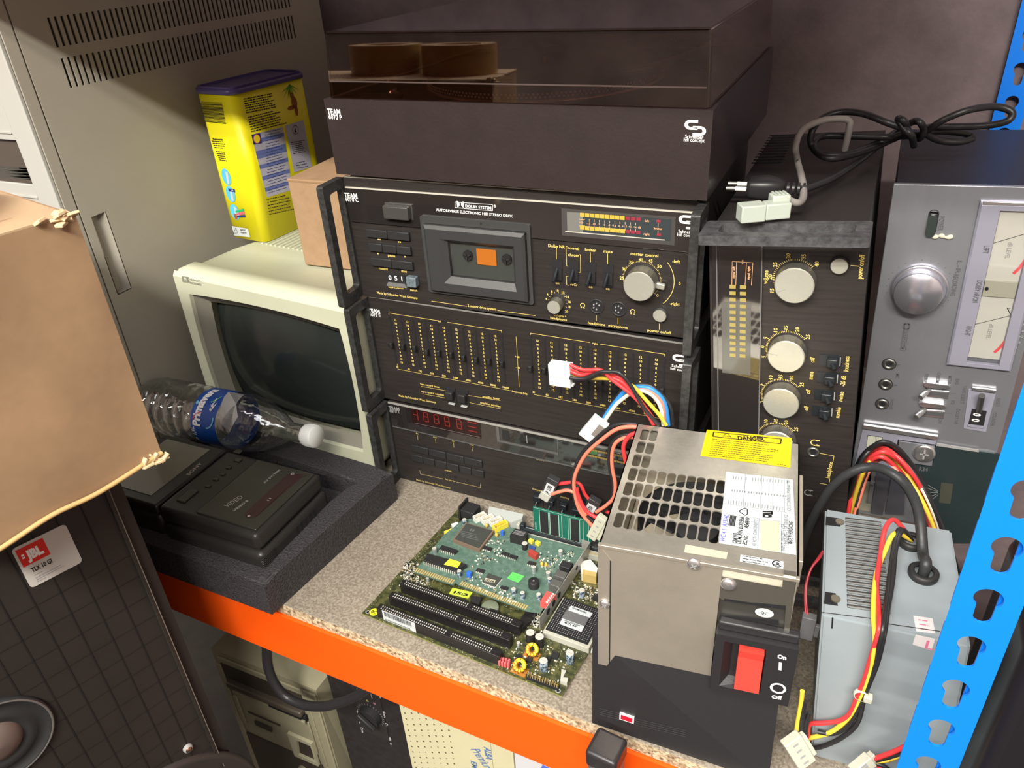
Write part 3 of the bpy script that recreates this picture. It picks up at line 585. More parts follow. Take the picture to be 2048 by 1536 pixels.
# ================================================================ AMPLIFIER standing on its side, leaning on the stack
def P(fr, cr, pts, w=0): return [fr.uv(cr(*p), w) for p in pts]
al = rad(5)
AM = Fr((.472, -.01, 0), (cos(al), 0, sin(al)), (-sin(al), 0, cos(al))); AW = .1465
root = thing('amplifier', 'black amplifier with four silver knobs standing on end beside the stack', 'amplifier', AM)
b = MB(); b.box(.004, AW - .004, .008, HW - .008, -.385, -.004); b.build('case', blackM, root, AM)
b = MB(); b.box(.001, AW - .001, .009, HW - .009, -.004, 0, b=.0006); b.build('front_panel', panelM, root, AM)
greyH = mat('worn_grey_handle', (.065, .065, .07), .4, bump=.25, bscale=300, var=.5, vscale=120)
for v in (0, HW - .009):
    b = MB(); b.T = M4(((1, 0, 0, 0), (0, 0, 1, v), (0, 1, 0, 0), (0, 0, 0, 1)))
    b.ring(b.rrect(0, AW, -.002, h_, .003), b.rrect(.016, AW - .013, .006, h_ - .011, .005), 0, .009); bmesh.ops.recalc_face_normals(b.bm, faces=b.bm.faces[:]); b.build('handle', greyH, root, AM)
AT = Fr(AM.W(0, HW - .008, 0), AM.u, -AM.n)
b = MB(); q = [AT.uv(B(*x)) for x in ((455, 955), (625, 957), (705, 795), (560, 795))]
for i in range(11):
    t = i / 10; a = V(q[0]) * (1 - t) + V(q[3]) * t; c = V(q[1]) * (1 - t) + V(q[2]) * t; b.box(a.x, c.x, a.y - .0022, a.y + .0022, 0, .0006)
b.build('vent_slots', blkM, root, AT)
sx = [AM.uv(G(*x))[0] for x in ((145, 395), (380, 400), (88, 1290), (325, 1310))]; s0, s1 = (sx[0] + sx[2]) / 2, (sx[1] + sx[3]) / 2
b = MB(); b.box(max(.004, s0 - .012), s1 + .006, .012, HW - .012, -.001, .0022, b=.0006); b.mi = 1; b.box(s1 + .005, s1 + .006, .012, HW - .012, .001, .0026); b.box(s0 - .001, s0, .012, HW - .012, .001, .0026)
b.build('smoked_strip', [glossM, mat('edge_dim2', (.14, .14, .14), .25)], root, AM)
p = Pan(AM, 1)
def at(*x): return p.U(G(*x))
b = MB(); k0 = AM.uv(G(120, 840)); k1 = AM.uv(G(320, 1290)); b.rect(s0 + .004, s1 - .004, k1[1] + .006, AM.uv(G(200, 800))[1], .0023); b.mi = 1  # pale rectangle paints the reflection of the lit steel cover into the strip
for i in range(12):
    y = AM.uv(G(210, 700))[1] - .007 * i; 
    for x in (s0 + .015, s1 - .012): b.rect(x - .003, x + .003, y - .002, y + .002, .0026)
b.build('power_meter', [mat('meter_pale_reflection', (.10, .10, .09), .12), mat('dim_segment', (.32, .26, .08), .3)], root, AM)
p.l(G(205, 690), G(207, 540), G(338, 548), G(328, 690), w=.0004, col=2, z=.0028).l(G(234, 542), G(230, 690), w=.0004, col=2, z=.0028).l(G(298, 546), G(288, 690), w=.0004, col=2, z=.0028)
p.t('signal left', G(222, 648), G(226, 572), .0022, 2, w=.0028).t('signal right', G(315, 655), G(320, 572), .0022, 2, w=.0028).t('watt', G(276, 560), G(277, 530), .0018, 2, w=.0028)
p.b.mi = 1; u, v = AM.uv(G(192, 400)); p.b.arc(u, v, .0028, .0025, .0048, 150, 390)
def ang_(d): return math.atan2(d[1], d[0])
def dial(c, pts, face, w, r, tick, nm):
    kc = p.U(c); rr = sum((p.U(G(x, y)) - kc).length for x, y, t in pts) / len(pts) - .0052
    a0 = ang_(p.U(G(*pts[0][:2])) - kc); a1 = ang_(p.U(G(*pts[-1][:2])) - kc)
    if a0 < 0: a0 += 2 * pi
    n = (len(pts) - 1) * 6
    for i in range(-4, n + 1):
        a = a0 + (a1 - a0) * i / n; L_ = .0030 if i % 6 == 0 else .0018; p.b.mi = 0
        p.b.line((kc.x + rr * cos(a), kc.y + rr * sin(a)), (kc.x + (rr + L_) * cos(a), kc.y + (rr + L_) * sin(a)), .0005)
    for x, y, t in pts: p.c(t, G(x, y), .003, ang=pi / 2)
    knob(root, AM, face, 0, w, r, tick)
dial(G(600, 655), ((455, 728, '15'), (443, 643, '20'), (475, 565, '25'), (558, 510, '30'), (655, 515, '35'), (738, 562, '40')), G(595, 703), .014, .0185, 205, 'volume')
dial(G(555, 1105), ((403, 1148, '5'), (395, 1085, '0'), (415, 1028, '5'), (478, 978, '10'), (543, 963, '15'), (615, 975, '20'), (682, 1022, '25')), G(543, 1152), .014, .0182, 170, 'balance')
dial(G(517, 1398), ((375, 1433, '5'), (365, 1375, '0'), (385, 1323, '5'), (447, 1275, '10'), (510, 1272, '15'), (578, 1280, '20'), (643, 1323, '25')), G(510, 1448), .014, .0182, 165, 'treble')
I_ = crop(1150, 800, 4.096)
inv = lambda x, y: ((I_(x, y)[0] - 1400) * 3.1605, (I_(x, y)[1] - 350) * 3.1605)
bp_ = [inv(1445, 275) + ('0',), inv(1490, 228) + ('5',), inv(1565, 172) + ('10',), inv(1645, 165) + ('15',), inv(1730, 180) + ('20',), inv(1812, 238) + ('25',)]
dial(I_(1655, 320), bp_, I_(1650, 378), .014, .0182, 165, 'bass')
for t, a, c in (('volume', (427, 688), (432, 603)), ('balance', (378, 1125), (385, 1042)), ('treble', (348, 1400), (357, 1345))): p.t(t, G(*a), G(*c), .0034)
p.t('off', G(722, 1185), G(726, 1152), .0036).t('mute', G(712, 1292), G(718, 1243), .0036).t('off', G(695, 1383), G(700, 1357), .0036).t('off', G(683, 1488), G(687, 1462), .0036)
p.t('loudness', G(938, 1240), G(945, 1145), .0036).t('-20 dB', G(915, 1335), G(925, 1268), .0036).t('noise', G(900, 1430), G(910, 1370), .0036).t('rumble', G(880, 1535), G(892, 1468), .0036)
p.t('power on/off', G(1024, 655), G(1042, 503), .0038).l(G(952, 571), G(1008, 576), w=.0006)
KK = crop(1550, 860, 2.273); S2 = crop(1540, 820, 7.68)
p.t('headphone', S2(918, 1045), S2(965, 800), .0034).l(S2(770, 662), S2(985, 700), S2(968, 790), w=.0005).l(S2(920, 1050), S2(908, 1145), S2(765, 1122), w=.0005)
for c_ in (S2(685, 497), S2(583, 1265)):
    u, v = AM.uv(c_); p.b.mi = 0 if c_[1] < 960 else 4; p.b.arc(u, v, .0005, .003, .004, 35, 325); p.b.rect(u + .002, u + .005, v - .004, v - .003, .0005); p.b.rect(u + .002, u + .005, v + .003, v + .004, .0005)
p.b.build('lettering', [yelM, whtM, orM, blkM, greyM], root, AM)
u, v = AM.uv(G(880, 578), .005); b = MB(); b.cyl(u, v, 0, .005, .0076); b.mi = 1; b.disc(u, v, .0051, .0072); b.mi = 2; b.arc(u, v, .0004, .0076, .009, 0, 360); b.build('power_button', [aluSideM, alumM, blkM], root, AM)
for c_ in (G(825, 1172), G(808, 1280), G(790, 1388), G(775, 1490)):
    u, v = AM.uv(c_); b = MB(); b.box(u - .010, u + .010, v - .006, v + .006, 0, .0012); b.box(u - .003, u + .007, v - .0045, v + .0045, .0012, .008, b=.001); b.tube([(u + .002, v, .006), (u + .005, v - .004, .012)], .0022); b.mi = 1; b.rect(u + .0085, u + .0095, v - .005, v + .005, .0014)
    b.build('toggle_switch', [mat('switch_black', (.015, .018, .022), .3), greyM], root, AM)
u, v = AM.uv(S2(663, 645)); b = MB(); b.lathe(u, v, [(.0062, 0), (.0058, .0015), (.0045, .0017), (.0036, .0002)], 32); b.mi = 1; b.disc(u, v, .0004, .0037); b.build('headphone_socket', [mat('nickel', (.35, .35, .32), .3, metal=.9), blkM], root, AM)
# ================================================================ SILVER DECK on its side
sl = rad(2.5)
SD = Fr((.6125, .15, 0), (cos(sl), 0, sin(sl)), (-sin(sl), 0, cos(sl)))
Nn = crop(1780, 330, 3.414); Mm = crop(1650, 700, 4.389); M2 = crop(1690, 820, 7.314)
SDW, SDH = .152, .44
root = thing('silver_tape_deck', 'silver cassette deck with two level meters standing on end by the blue post', 'cassette deck', SD)
silverM = mat('brushed_silver_face', (.33, .34, .375), .36, metal=.65, bump=.06, bscale=500, stretch=(1, .05, 1), var=.06, vscale=20)
brightM = mat('polished_silver', (.8, .8, .82), .18, metal=.9); lavM = mat('lavender_grey', (.30, .295, .37), .4, metal=.2)
b = MB(); b.box(.003, SDW - .003, .004, SDH - .003, -.255, -.006); b.build('case', mat('dark_navy_case', (.012, .013, .02), .4, bump=.1, bscale=400), root, SD)
b = MB(); b.box(0, SDW, .0, SDH, -.006, 0, b=.001); b.build('front_panel', silverM, root, SD)
def poly(b, cr, pts, w0, w1, fr=None): b.prism([tuple(x) for x in P(fr or SD, cr, pts, w1)], w0, w1)
darkgM = mat('dark_green_lever', (.03, .04, .035), .3)
b = MB(); u, v = SD.uv(Nn(285, 395)); 
b.prism(b.rrect(u - .0045, u + .0055, v - .0135, v + .0145, .0048), 0, .0003); b.mi = 1; b.prism(b.rrect(u - .0045, u + .0045, v - .0145, v + .009, .0042), .0003, .004); b.mi = 2; b.prism(b.rrect(u - .0035, u + .0045, v + .009, v + .0135, .003), .0003, .001); b.build('power_lever', [blkM, darkgM, brightM], root, SD)
u, v = SD.uv(Nn(190, 885), .020); uo, vo = SD.uv(Nn(200, 845), .003)
b = MB(); b.lathe(uo, vo, [(.0285, 0), (.0285, .006), (.027, .0072), (.0255, .0072)], 56); b.lathe(u, v, [(.0245, .0072), (.024, .019), (.0232, .020), (.0001, .0202)], 56); b.lathe(uo, vo, [(.0255, .0072), (.0001, .0072)], 40)
b.build('recording_knob', mat('spun_silver', (.62, .62, .7), .22, metal=.85), root, SD)
pp = Pan(SD); T = pp.t
for i in range(19):
    a = rad(200 - 14.5 * i - 5); r = .0325; pp.b.mi = 0; pp.b.disc(uo + r * cos(a), vo + r * sin(a), .0004, .0005, 8)
T('POWER', Nn(338, 350), Nn(326, 447), .0048, 0); T('L-R', Nn(462, 650), Nn(445, 742), .0042, 0); T('RECORDING', Nn(436, 745), Nn(410, 892), .0048, 0)
pp.l(Nn(98, 1082), Nn(133, 1084), Nn(128, 1120), Nn(94, 1118), Nn(98, 1082), w=.0022, col=0).l(Nn(93, 1124), Nn(126, 1128), Nn(104, 1268), Nn(70, 1262), Nn(93, 1124), w=.0005, col=0); T('DOLBY SYSTEM', Nn(94, 1135), Nn(76, 1255), .0036, 0)
T('L', Nn(52, 1360), Nn(50, 1372), .0034, 0)
for t, a, c in (('FERRO', (880, 205), (868, 275)), ('CHROM', (988, 195), (972, 285)), ('METAL', (1085, 225), (1072, 300)), ('BIAS', (1148, 250), (1142, 300)), ('TAPE SELECT', (1212, 312), (1188, 470)), ('EQ', (1110, 440), (1108, 475)), ('DOLBY NR', (1155, 515), (1135, 650)), ('ON', (998, 600), (992, 640)), ('MIC', (625, 205), (620, 245)), ('R', (603, 300), (601, 318)), ('PHONES', (575, 430), (563, 520)), ('RESET', (1508, 420), (1495, 495)), ('COUNTER', (1478, 545), (1450, 665))): T(t, Mm(*a), Mm(*c), .0036, 0)
pp.l(Mm(1092, 378), Mm(1150, 382), w=.0004, col=0).l(Mm(1050, 550), Mm(1110, 556), w=.0004, col=0)
# meter housing
b = MB(); mq = P(SD, Nn, ((620, 240), (385, 1365), (870, 1422)), .004); m0 = (mq[0][0] + mq[1][0]) / 2; mt = mq[0][1]; mb_ = (mq[1][1] + mq[2][1]) / 2; m1 = SDW - .008
wq = P(SD, Nn, ((755, 310), (517, 1345), (845, 1385)), .004); n0 = (wq[0][0] + wq[1][0]) / 2; nt = wq[0][1]; nb = (wq[1][1] + wq[2][1]) / 2; n1 = m1 - .012
O = [(m0, mb_), (m1, mb_), (m1, mt), (m0, mt)]; I1 = [(n0, nb), (n1, nb), (n1, nt), (n0, nt)]
loops(b, [(O, 0), (O, .003), ([(m0 + .002, mb_ + .002), (m1 - .002, mb_ + .002), (m1 - .002, mt - .005), (m0 + .002, mt - .005)], .005), (I1, .005), ([(n0 + .001, nb + .001), (n1 - .001, nb + .001), (n1 - .001, nt - .001), (n0 + .001, nt - .001)], .001)])
b.mi = 1; b.box(m0 + .002, m1 - .002, mt - .0048, mt - .001, .0036, .0052, b=.0006); mh_ = b.build('meter_housing', [lavM, brightM], root, SD)
faceM = mat('cream_meter_face', (.56, .55, .5), .6); redM = mat('red_print', (.75, .09, .1), .6)
mid_ = P(SD, Nn, ((640, 790), (625, 885)), .001); 
for vt, vb2, base in ((nt - .001, mid_[0][1] + .001, 0), (mid_[1][1] - .001, nb + .006, 1)):
    b = MB(); b.rect(n0 + .001, n1 - .001, vb2, vt, .0012); hgt = vt - vb2
    # scale arc: pivot left of the window, needle horizontal-ish; reads top to bottom
    pc = ((n0 + .001) - .012, (vt + vb2) / 2 - .002); R1 = .046
    def pol(a, r): return (pc[0] + r * cos(rad(a)), pc[1] + r * sin(rad(a)))
    b.mi = 1; b.arc(*pc, .0014, R1, R1 + .0008, -14, 36)
    for i, a in enumerate((34, 24, 16, 9, 3, -3, -9)): b.line(pol(a, R1), pol(a, R1 + .003), .0005, .0015)
    b.mi = 2; b.arc(*pc, .0015, R1 - .003, R1, -37, -14, 12); b.mi = 1; b.line(pol(24, .013), pol(24, R1 + .006), .0005, .0017)
    for i in range(26): b.line(pol(30 - 2.2 * i, R1 + .0055), pol(30 - 2.2 * i, R1 + .0072), .0003, .0015)
    b.mi = 3
    for t, a in (('20', 30), ('10', 20), ('6', 10), ('4', 2), ('2', -5), ('0', -12), ('2', -19), ('4', -26)): b.ctext(t, pol(a, R1 + .011), .0034, -pi / 2, .0015, .02)
    c0 = pol(16, .026); c1 = pol(-10, .026); b.text('dB LEVEL', c0, (c0[0], c0[1] - .018), .004, .0015)
    b.ctext('+', pol(-31, R1 + .006), .003, -pi / 2, .0015, .02)
    b.build('level_meter', [faceM, blkM, redM, greyM], mh_, SD)
b = MB(); b.box(n0 + .001, n1 - .001, mid_[1][1] - .001, mid_[0][1] + .001, .001, .0028, b=.0004); b.mi = 1; b.cyl((n0 + n1) / 2 - .012, (mid_[0][1] + mid_[1][1]) / 2, .0028, .0036, .0018, n=16); b.build('meter_divider', [mat('cream_divider', (.4, .39, .32), .5), blkM], mh_, SD)
b = MB(); b.box(n0, n1, nb, nt, .0042, .0046); b.build('meter_glass', clearM, mh_, SD)
T('LEFT', Nn(640, 538), Nn(632, 590), .005, 0, w=.0054); T('DOLBY NR/ON', Nn(594, 775), Nn(560, 925), .005, 0, w=.0054); T('RIGHT', Nn(522, 1085), Nn(510, 1150), .005, 0, w=.0054)
for c_ in (Mm(563, 122), Mm(532, 300), Mm(502, 472)):
    u, v = SD.uv(c_); b = MB(); b.lathe(u, v, [(.0078, 0), (.0078, .0008)], 32); b.disc(u, v, .0008, .0078); b.mi = 1; b.lathe(u, v, [(.0070, .0008), (.0062, .0022), (.0048, .0024), (.0035, .001)], 32); b.mi = 0; b.disc(u, v, .001, .0036)
    b.build('phone_socket', [blkM, mat('nickel', (.35, .35, .32), .3, metal=.9)], root, SD)
for dx, dy in ((0, 0), (-38, 172)):
    b = MB(); g = P(SD, lambda x, y: Mm(x + dx, y + dy), ((865, 292), (890, 288), (1080, 312), (1096, 328), (1078, 348), (890, 330), (868, 312)), .006); b.mi = 1; b.prism(g, 0, .006)
    g = P(SD, lambda x, y: Mm(x + dx, y + dy), ((905, 350), (1088, 365), (1080, 425), (898, 405)), 0); b.mi = 1; b.prism(g, 0, .0012)
    g = P(SD, lambda x, y: Mm(x + dx, y + dy), ((915, 358), (1078, 372), (1070, 408), (908, 392)), 0); b.mi = 0; b.prism(g, .0012, .0014)
    g0 = SD.uv(Mm(912 + dx, 358 + dy), .004); g1 = SD.uv(Mm(838 + dx, 418 + dy), .016); b.mi = 1; b.tube([(*g0, .002), (g0[0] * .6 + g1[0] * .4, g0[1] * .6 + g1[1] * .4, .008), (*g1, .016)], .0032, n=14, sub=3)
    b.build('bat_lever_switch', [mat('slot_grey', (.08, .08, .085), .4), brightM], root, SD)
b = MB(); g = P(SD, Mm, ((1262, 345), (1502, 372), (1412, 720), (1215, 688)), .001); b.prism(g, 0, .001); g = P(SD, Mm, ((1295, 328), (1502, 352), (1497, 375), (1290, 350)), .003); b.mi = 1; b.prism(g, .0008, .004)
g = P(SD, Mm, ((1290, 515), (1420, 535), (1390, 680), (1255, 660)), .001); b.mi = 2; b.prism(g, .001, .0012); g = P(SD, Mm, ((1255, 645), (1394, 662), (1390, 680), (1252, 662))); b.mi = 0; b.prism(g, .0012, .0025)
b.mi = 3; b.text('0', SD.uv(Mm(1305, 545)), SD.uv(Mm(1298, 570)), .0075, .0015, .03); b.text('0', SD.uv(Mm(1293, 595)), SD.uv(Mm(1287, 620)), .0075, .0015, .03)
g = SD.uv(Mm(1350, 540), .002), SD.uv(Mm(1378, 405), .014); b.mi = 4; b.tube([(*g[0], .001), ((g[0][0] + g[1][0]) / 2, (g[0][1] + g[1][1]) / 2, .007), (*g[1], .013)], .0035, n=12, sub=3)
b.build('tape_counter', [lavM, brightM, blkM, whtM, mat('smoke_metal', (.2, .2, .2), .25, metal=.8)], root, SD)
# lower bay
b = MB(); g = P(SD, Mm, ((340, 668), (985, 768), (975, 830), (640, 785), (560, 1340), (200, 1300)), .001); poly(b, Mm, ((332, 690), (975, 800), (970, 830), (640, 785), (590, 1180), (230, 1130)), 0, .002)
b.mi = 1; poly(b, Mm, ((340, 660), (992, 760), (984, 790), (334, 692)), .002, .006); b.mi = 2; poly(b, Mm, ((375, 745), (505, 765), (500, 860), (360, 850)), .002, .0022); poly(b, Mm, ((640, 785), (975, 838), (970, 850), (650, 802), (635, 880), (622, 880)), .002, .0024)
b.mi = 3; poly(b, Mm, ((378, 752), (445, 762), (450, 850), (362, 850)), .0022, .0028); poly(b, Mm, ((450, 770), (500, 776), (485, 860), (455, 855)), .0022, .0045)
b.build('cassette_bay_frame', [lavM, brightM, blkM, mat('ivory_plastic', (.5, .5, .42), .45)], root, SD)
b = MB(); poly(b, Mm, ((650, 802), (962, 850), (938, 1018), (770, 995), (700, 905), (640, 880)), .001, .005)
u, v = SD.uv(Mm(870, 915), .008); b.mi = 1; b.lathe(u, v, [(.0125, .005), (.0125, .007), (.009, .0085), (.0001, .009)], 32); b.mi = 2; b.rect(u - .001, u + .001, v - .007, v + .007, .0092); b.rect(u - .005, u + .005, v - .001, v + .001, .0092)
b.build('hinge_plate', [silverM, brightM, greyM], root, SD)
b = MB(); poly(b, Mm, ((975, 838), (1490, 910), (1560, 930), (1440, 1700), (800, 1700), (790, 1010), (940, 1020)), 0, .003); b.mi = 1; poly(b, Mm, ((982, 822), (1350, 880), (1350, 898), (978, 842)), .002, .004)
b.mi = 2; poly(b, Mm, ((1020, 1165), (1125, 1178), (1100, 1350), (1000, 1340)), .003, .0034)
b.mi = 1
for y in (1170, 1200, 1235, 1275, 1320): b.line(SD.uv(Mm(905, y)), SD.uv(Mm(990, 1240 + (y - 1240) * .25)), .0005, .0036)
b.mi = 3; b.text('R34', SD.uv(Mm(825, 1045)), SD.uv(Mm(900, 1055)), .006, .0034)
b.build('cassette_window', [mat('green_black_glass', (.022, .034, .036), .12), greyM, mat('olive_patch', (.06, .06, .045), .4), mat('dim_print', (.12, .13, .13), .5)], root, SD)
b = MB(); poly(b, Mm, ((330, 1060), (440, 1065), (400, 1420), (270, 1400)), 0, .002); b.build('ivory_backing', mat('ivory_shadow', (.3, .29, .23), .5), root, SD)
for pts, nm in ((((460, 1060), (575, 1075), (505, 1450), (400, 1430)), 0), (((592, 1080), (720, 1020), (690, 1450), (525, 1440)), 1), (((410, 1060), (445, 1065), (425, 1185), (395, 1180)), 2), (((395, 1200), (430, 1205), (405, 1345), (372, 1340)), 2)):
    b = MB(); poly(b, Mm, pts, 0, .008 if nm < 2 else .010); b.build('piano_key', mat('key_grey', (.07, .07, .085), .4) if nm < 2 else mat('key_silver', (.3, .3, .32), .3, metal=.6), root, SD)
pp.b.build('lettering', [mat('dark_grey_print', (.09, .09, .1), .6)], root, SD)
b = MB(); b.tube([(*SD.uv(Nn(*c_)), .0006) for c_ in ((285, 492), (320, 488), (350, 482), (385, 494), (430, 486))], lambda t: .0009 + .0016 * abs(sin(t * 9)), n=8); b.build('glue_smear', mat('dried_glue', (.6, .57, .45), .5), root, SD)
# ================================================================ FRONT POWER SUPPLY
ys = rad(6.8); ST = mat('dull_steel', (.58, .55, .49), .36, metal=.8, bump=.1, bscale=250, var=.2, vscale=18)
STs = mat('satin_steel_front', (.56, .51, .43), .45, metal=.75, bump=.08, bscale=600, var=.1, vscale=12)
PF_ = Fr((.4137, -.2712, 0), (cos(ys), sin(ys), 0), (0, 0, 1)); PW, PD, PH = .1605, .187, .24
PT = Fr(PF_.W(0, PH, 0), PF_.u, -PF_.n)
J = crop(1150, 1100, 3.4133); I = I_
root = thing('power_supply', 'steel power supply with yellow danger sticker and red rocker switch at front', 'power supply', PF_)
def holed(b, x0, x1, y0, y1, lp, z0, z1):
    cx, cy = (x0 + x1) / 2, (y0 + y1) / 2; out = []
    for x, y in lp:
        dx, dy = x - cx, y - cy; k = min((x1 - x0) / 2 / max(abs(dx), 1e-9), (y1 - y0) / 2 / max(abs(dy), 1e-9)); out.append((cx + dx * k, cy + dy * k))
    b.ring(out, lp, z0, z1)
    for X in (x0, x1):
        for Y in (y0, y1):
            e1 = [p for p in out if abs(p[0] - X) < 1e-7]; e2 = [p for p in out if abs(p[1] - Y) < 1e-7]
            if e1 and e2:
                p = min(e1, key=lambda p: abs(p[1] - Y)); q = min(e2, key=lambda p: abs(p[0] - X)); t = [p, (X, Y), q]
                if (t[1][0] - t[0][0]) * (t[2][1] - t[0][1]) - (t[1][1] - t[0][1]) * (t[2][0] - t[0][0]) < 0: t = t[::-1]
                b.poly(t, z1)
g = P(PT, I, ((475, 610), (1190, 705), (355, 985), (1145, 1105))); 
hx0 = (g[0][0] + g[2][0]) / 2; hx1 = (g[1][0] + g[3][0]) / 2; hy1 = (g[0][1] + g[1][1]) / 2; hy0 = (g[2][1] + g[3][1]) / 2; sx_ = (hx1 - hx0) / 9; sy_ = (hy1 - hy0) / 3
b = MB(); xl = hx0 - sx_ / 2; xr = hx1 + sx_ / 2; yb = hy0 - sy_ / 2; yt = hy0 + 6.5 * sy_
for r_ in range(7):
    for c_ in range(10 if r_ < 4 else 2):
        cx, cy = hx0 + sx_ * c_, hy0 + sy_ * r_; hw_, hh_ = sx_ * .425, sy_ * .45
        holed(b, cx - sx_ / 2, cx + sx_ / 2, cy - sy_ / 2, cy + sy_ / 2, b.rrect(cx - hw_, cx + hw_, cy - hh_, cy + hh_, hw_ * .85, 4), -.0012, 0)
def plate(x0, x1, y0, y1): b.box(x0, x1, y0, y1, -.0012, 0)
plate(0, xl, 0, PD); plate(xr, PW, 0, PD); plate(xl, xr, 0, yb); plate(xl, xr, yt, PD); plate(hx0 + sx_ * 1.5, xr, yb + 4 * sy_, yt)
b.mi = 1; b.box(PW - .0012, PW, 0, PD, -PH + .01, 0); b.box(0, .0012, 0, PD, -PH + .01, 0); b.box(PW, PW + .0035, .02, PD - .05, -.03, -.001, b=.0005)
b.build('perforated_cover', [ST, STs], root, PT)
b = MB(); b.box(.002, PW - .002, .002, PD - .002, -.10, -.098); b.mi = 1; b.cyl(.075, .075, -.05, -.03, .02); 
for k in range(7):
    b.T = M4.Translation((.075, .075, -.045)) @ M4.Rotation(k * 2 * pi / 7, 4, 'Z') @ M4.Rotation(rad(25), 4, 'X'); b.box(.018, .052, -.014, .014, -.001, .001)
b.T = M4.Identity(4); b.mi = 2; b.arc(.075, .075, -.06, .054, .058, 0, 360, 40); b.lathe(.075, .075, [(.054, -.06), (.054, -.02)], 40); b.build('fan', [mat('inner_steel', (.5, .46, .38), .4, metal=.5), matteM, mat('fan_ring', (.03, .03, .03), .5)], root, PT)
rear = MB(); rear.box(0, PW, PD - .0012, PD, -PH + .01, 0); rear.build('rear_panel', STs, root, PT)
# stickers on top
whiteP = mat('white_sticker', (.5, .535, .555), .5); dangerY = mat('danger_yellow', (.8, .55, .008), .45); creamP = mat('cream_sticker', (.48, .45, .34), .6)
def sticker(b, cr, pts, z, mi, fr=PT): b.mi = mi; g = P(fr, cr, pts); b.poly(g if sum(g[i][0] * g[(i + 1) % len(g)][1] - g[(i + 1) % len(g)][0] * g[i][1] for i in range(len(g))) > 0 else g[::-1], z)
dg = ((1080, 245), (1775, 312), (1762, 556), (1028, 460))
b = MB(); sticker(b, I, dg, .0003, 0); q = Pan(PT); q.b = b
q.l(I(1135, 265), I(1690, 322), I(1683, 362), I(1130, 302), I(1135, 265), w=.0012, col=1).t('DANGER', I(1335, 328), I(1555, 338), .0066, 1, .04)
q.l(I(1208, 300), I(1245, 275), I(1278, 306), I(1208, 300), w=.0006, col=1)
rnd = random.Random(3)
def scribble(q, cr, a, c, n, h, col, w=.0005, gap=.25, z=.0005):
    """n rows of illegible fine print between corner a (first row start, end) and c (last row start, end)"""
    for i in range(n):
        t = i / max(n - 1, 1); p0 = q.U(cr(*mid(a[0], c[0], t))); p1 = q.U(cr(*mid(a[1], c[1], t))); L_ = (p1 - p0).length; x = 0; d = (p1 - p0).normalized()
        end = L_ * rnd.uniform(.75, 1)
        while x < end:
            wd = rnd.uniform(.001, .0035) * h; q.b.mi = col; q.b.line(p0 + d * x, p0 + d * min(x + wd, end), w, z); x += wd + .0005 * h
scribble(q, I, ((1125, 322), (1700, 385)), ((1095, 455), (1600, 510)), 9, 1, 1, .0009)
scribble(q, I, ((1655, 530), (1745, 540)), ((1655, 530), (1745, 540)), 1, 1, 1, .0007)
b.build('danger_sticker', [dangerY, blkM], root, PT)
L3 = crop(1420, 930, 6.98)
b = MB(); sticker(b, I, ((1237, 590), (1785, 655), (1812, 1272), (1180, 1175)), .0003, 0); q = Pan(PT); q.b = b
gw = .0004
q.l(L3(180, 542), L3(1168, 682), w=gw, col=2).l(L3(497, 130), L3(465, 580), w=gw, col=2).l(L3(722, 158), L3(705, 612), w=gw, col=2).l(L3(880, 175), L3(872, 635), w=gw, col=2).l(L3(1035, 195), L3(1040, 660), w=gw, col=2)
q.l(L3(165, 678), L3(985, 795), w=gw, col=2).l(L3(1000, 662), L3(995, 1232), w=gw, col=2).l(L3(685, 755), L3(662, 1180), w=gw, col=2)
for x in (262, 295, 332, 370, 405, 440, 495, 530, 565, 605, 640, 680, 730, 770, 808, 850, 890, 935, 975, 1010):
    dy = (x - 262) * .135; q.l(L3(x - 5, 545 + dy), L3(x, 490 + dy), w=.0006, col=2).l(L3(x + 45, 375 + dy * .8), L3(x + 48, 348 + dy * .8), w=.0009, col=2)
    if x % 3: q.l(L3(x + 65, 205 + dy * .6), L3(x + 68, 160 + dy * .6), w=.0006, col=2)
sticker(b, L3, ((705, 768), (968, 798), (975, 1222), (700, 1180)), .0005, 3)
for t, a, c, h in (('GBM NO.', (375, 1105), (385, 950), .0036), ('I.B.M. P/N 83X0556', (430, 1110), (475, 735), .0036), ('EC NO.', (510, 1120), (540, 990), .0036), ('A54849', (535, 895), (560, 745), .0036), ('HI. POT / CONTINUITY', (640, 1140), (665, 770), .003), ('MADE IN HONG KONG', (1145, 1110), (1160, 800), .0036), ('200-240V~ 2.2A 50/60 HZ', (1095, 1120), (1082, 700), .003), ('INPUT 100-125V~ 4.5A', (1045, 1205), (1042, 830), .003), ('ACDC DC CONTINUOUS POWER MAX 115W', (1125, 660), (1118, 220), .003)): q.t(t, L3(*a), L3(*c), h, 1 if h > .0035 else 2, .03)
q.t('WC 4 1  A13740', L3(205, 1080), L3(265, 705), .0042, 4, .02)
for i in range(5): q.l(L3(262 + 18 * i, 850 + 3 * i), L3(290 + 18 * i, 705 + 3 * i), w=.0009, col=1)
q.l(L3(400, 648), L3(490, 605), L3(520, 625), L3(522, 690), L3(498, 710), L3(470, 700), L3(400, 648), w=.0009, col=1)
for pts in (((735, 648), (870, 650), (872, 668), (735, 664)), ((735, 674), (860, 676), (875, 690), (735, 700)), ((850, 650), (873, 650), (875, 700), (855, 700)), ((735, 700), (765, 700), (770, 738), (735, 735)), ((810, 700), (860, 705), (865, 735), (815, 742)), ((765, 725), (815, 730), (815, 742), (765, 738)), ((765, 692), (860, 696), (860, 706), (765, 703))): sticker(b, L3, pts, .0005, 1)
b.build('rating_label', [whiteP, blkM, mat('label_grey_print', (.2, .22, .24), .6), creamP, mat('blue_stamp', (.12, .12, .5), .6)], root, PT)
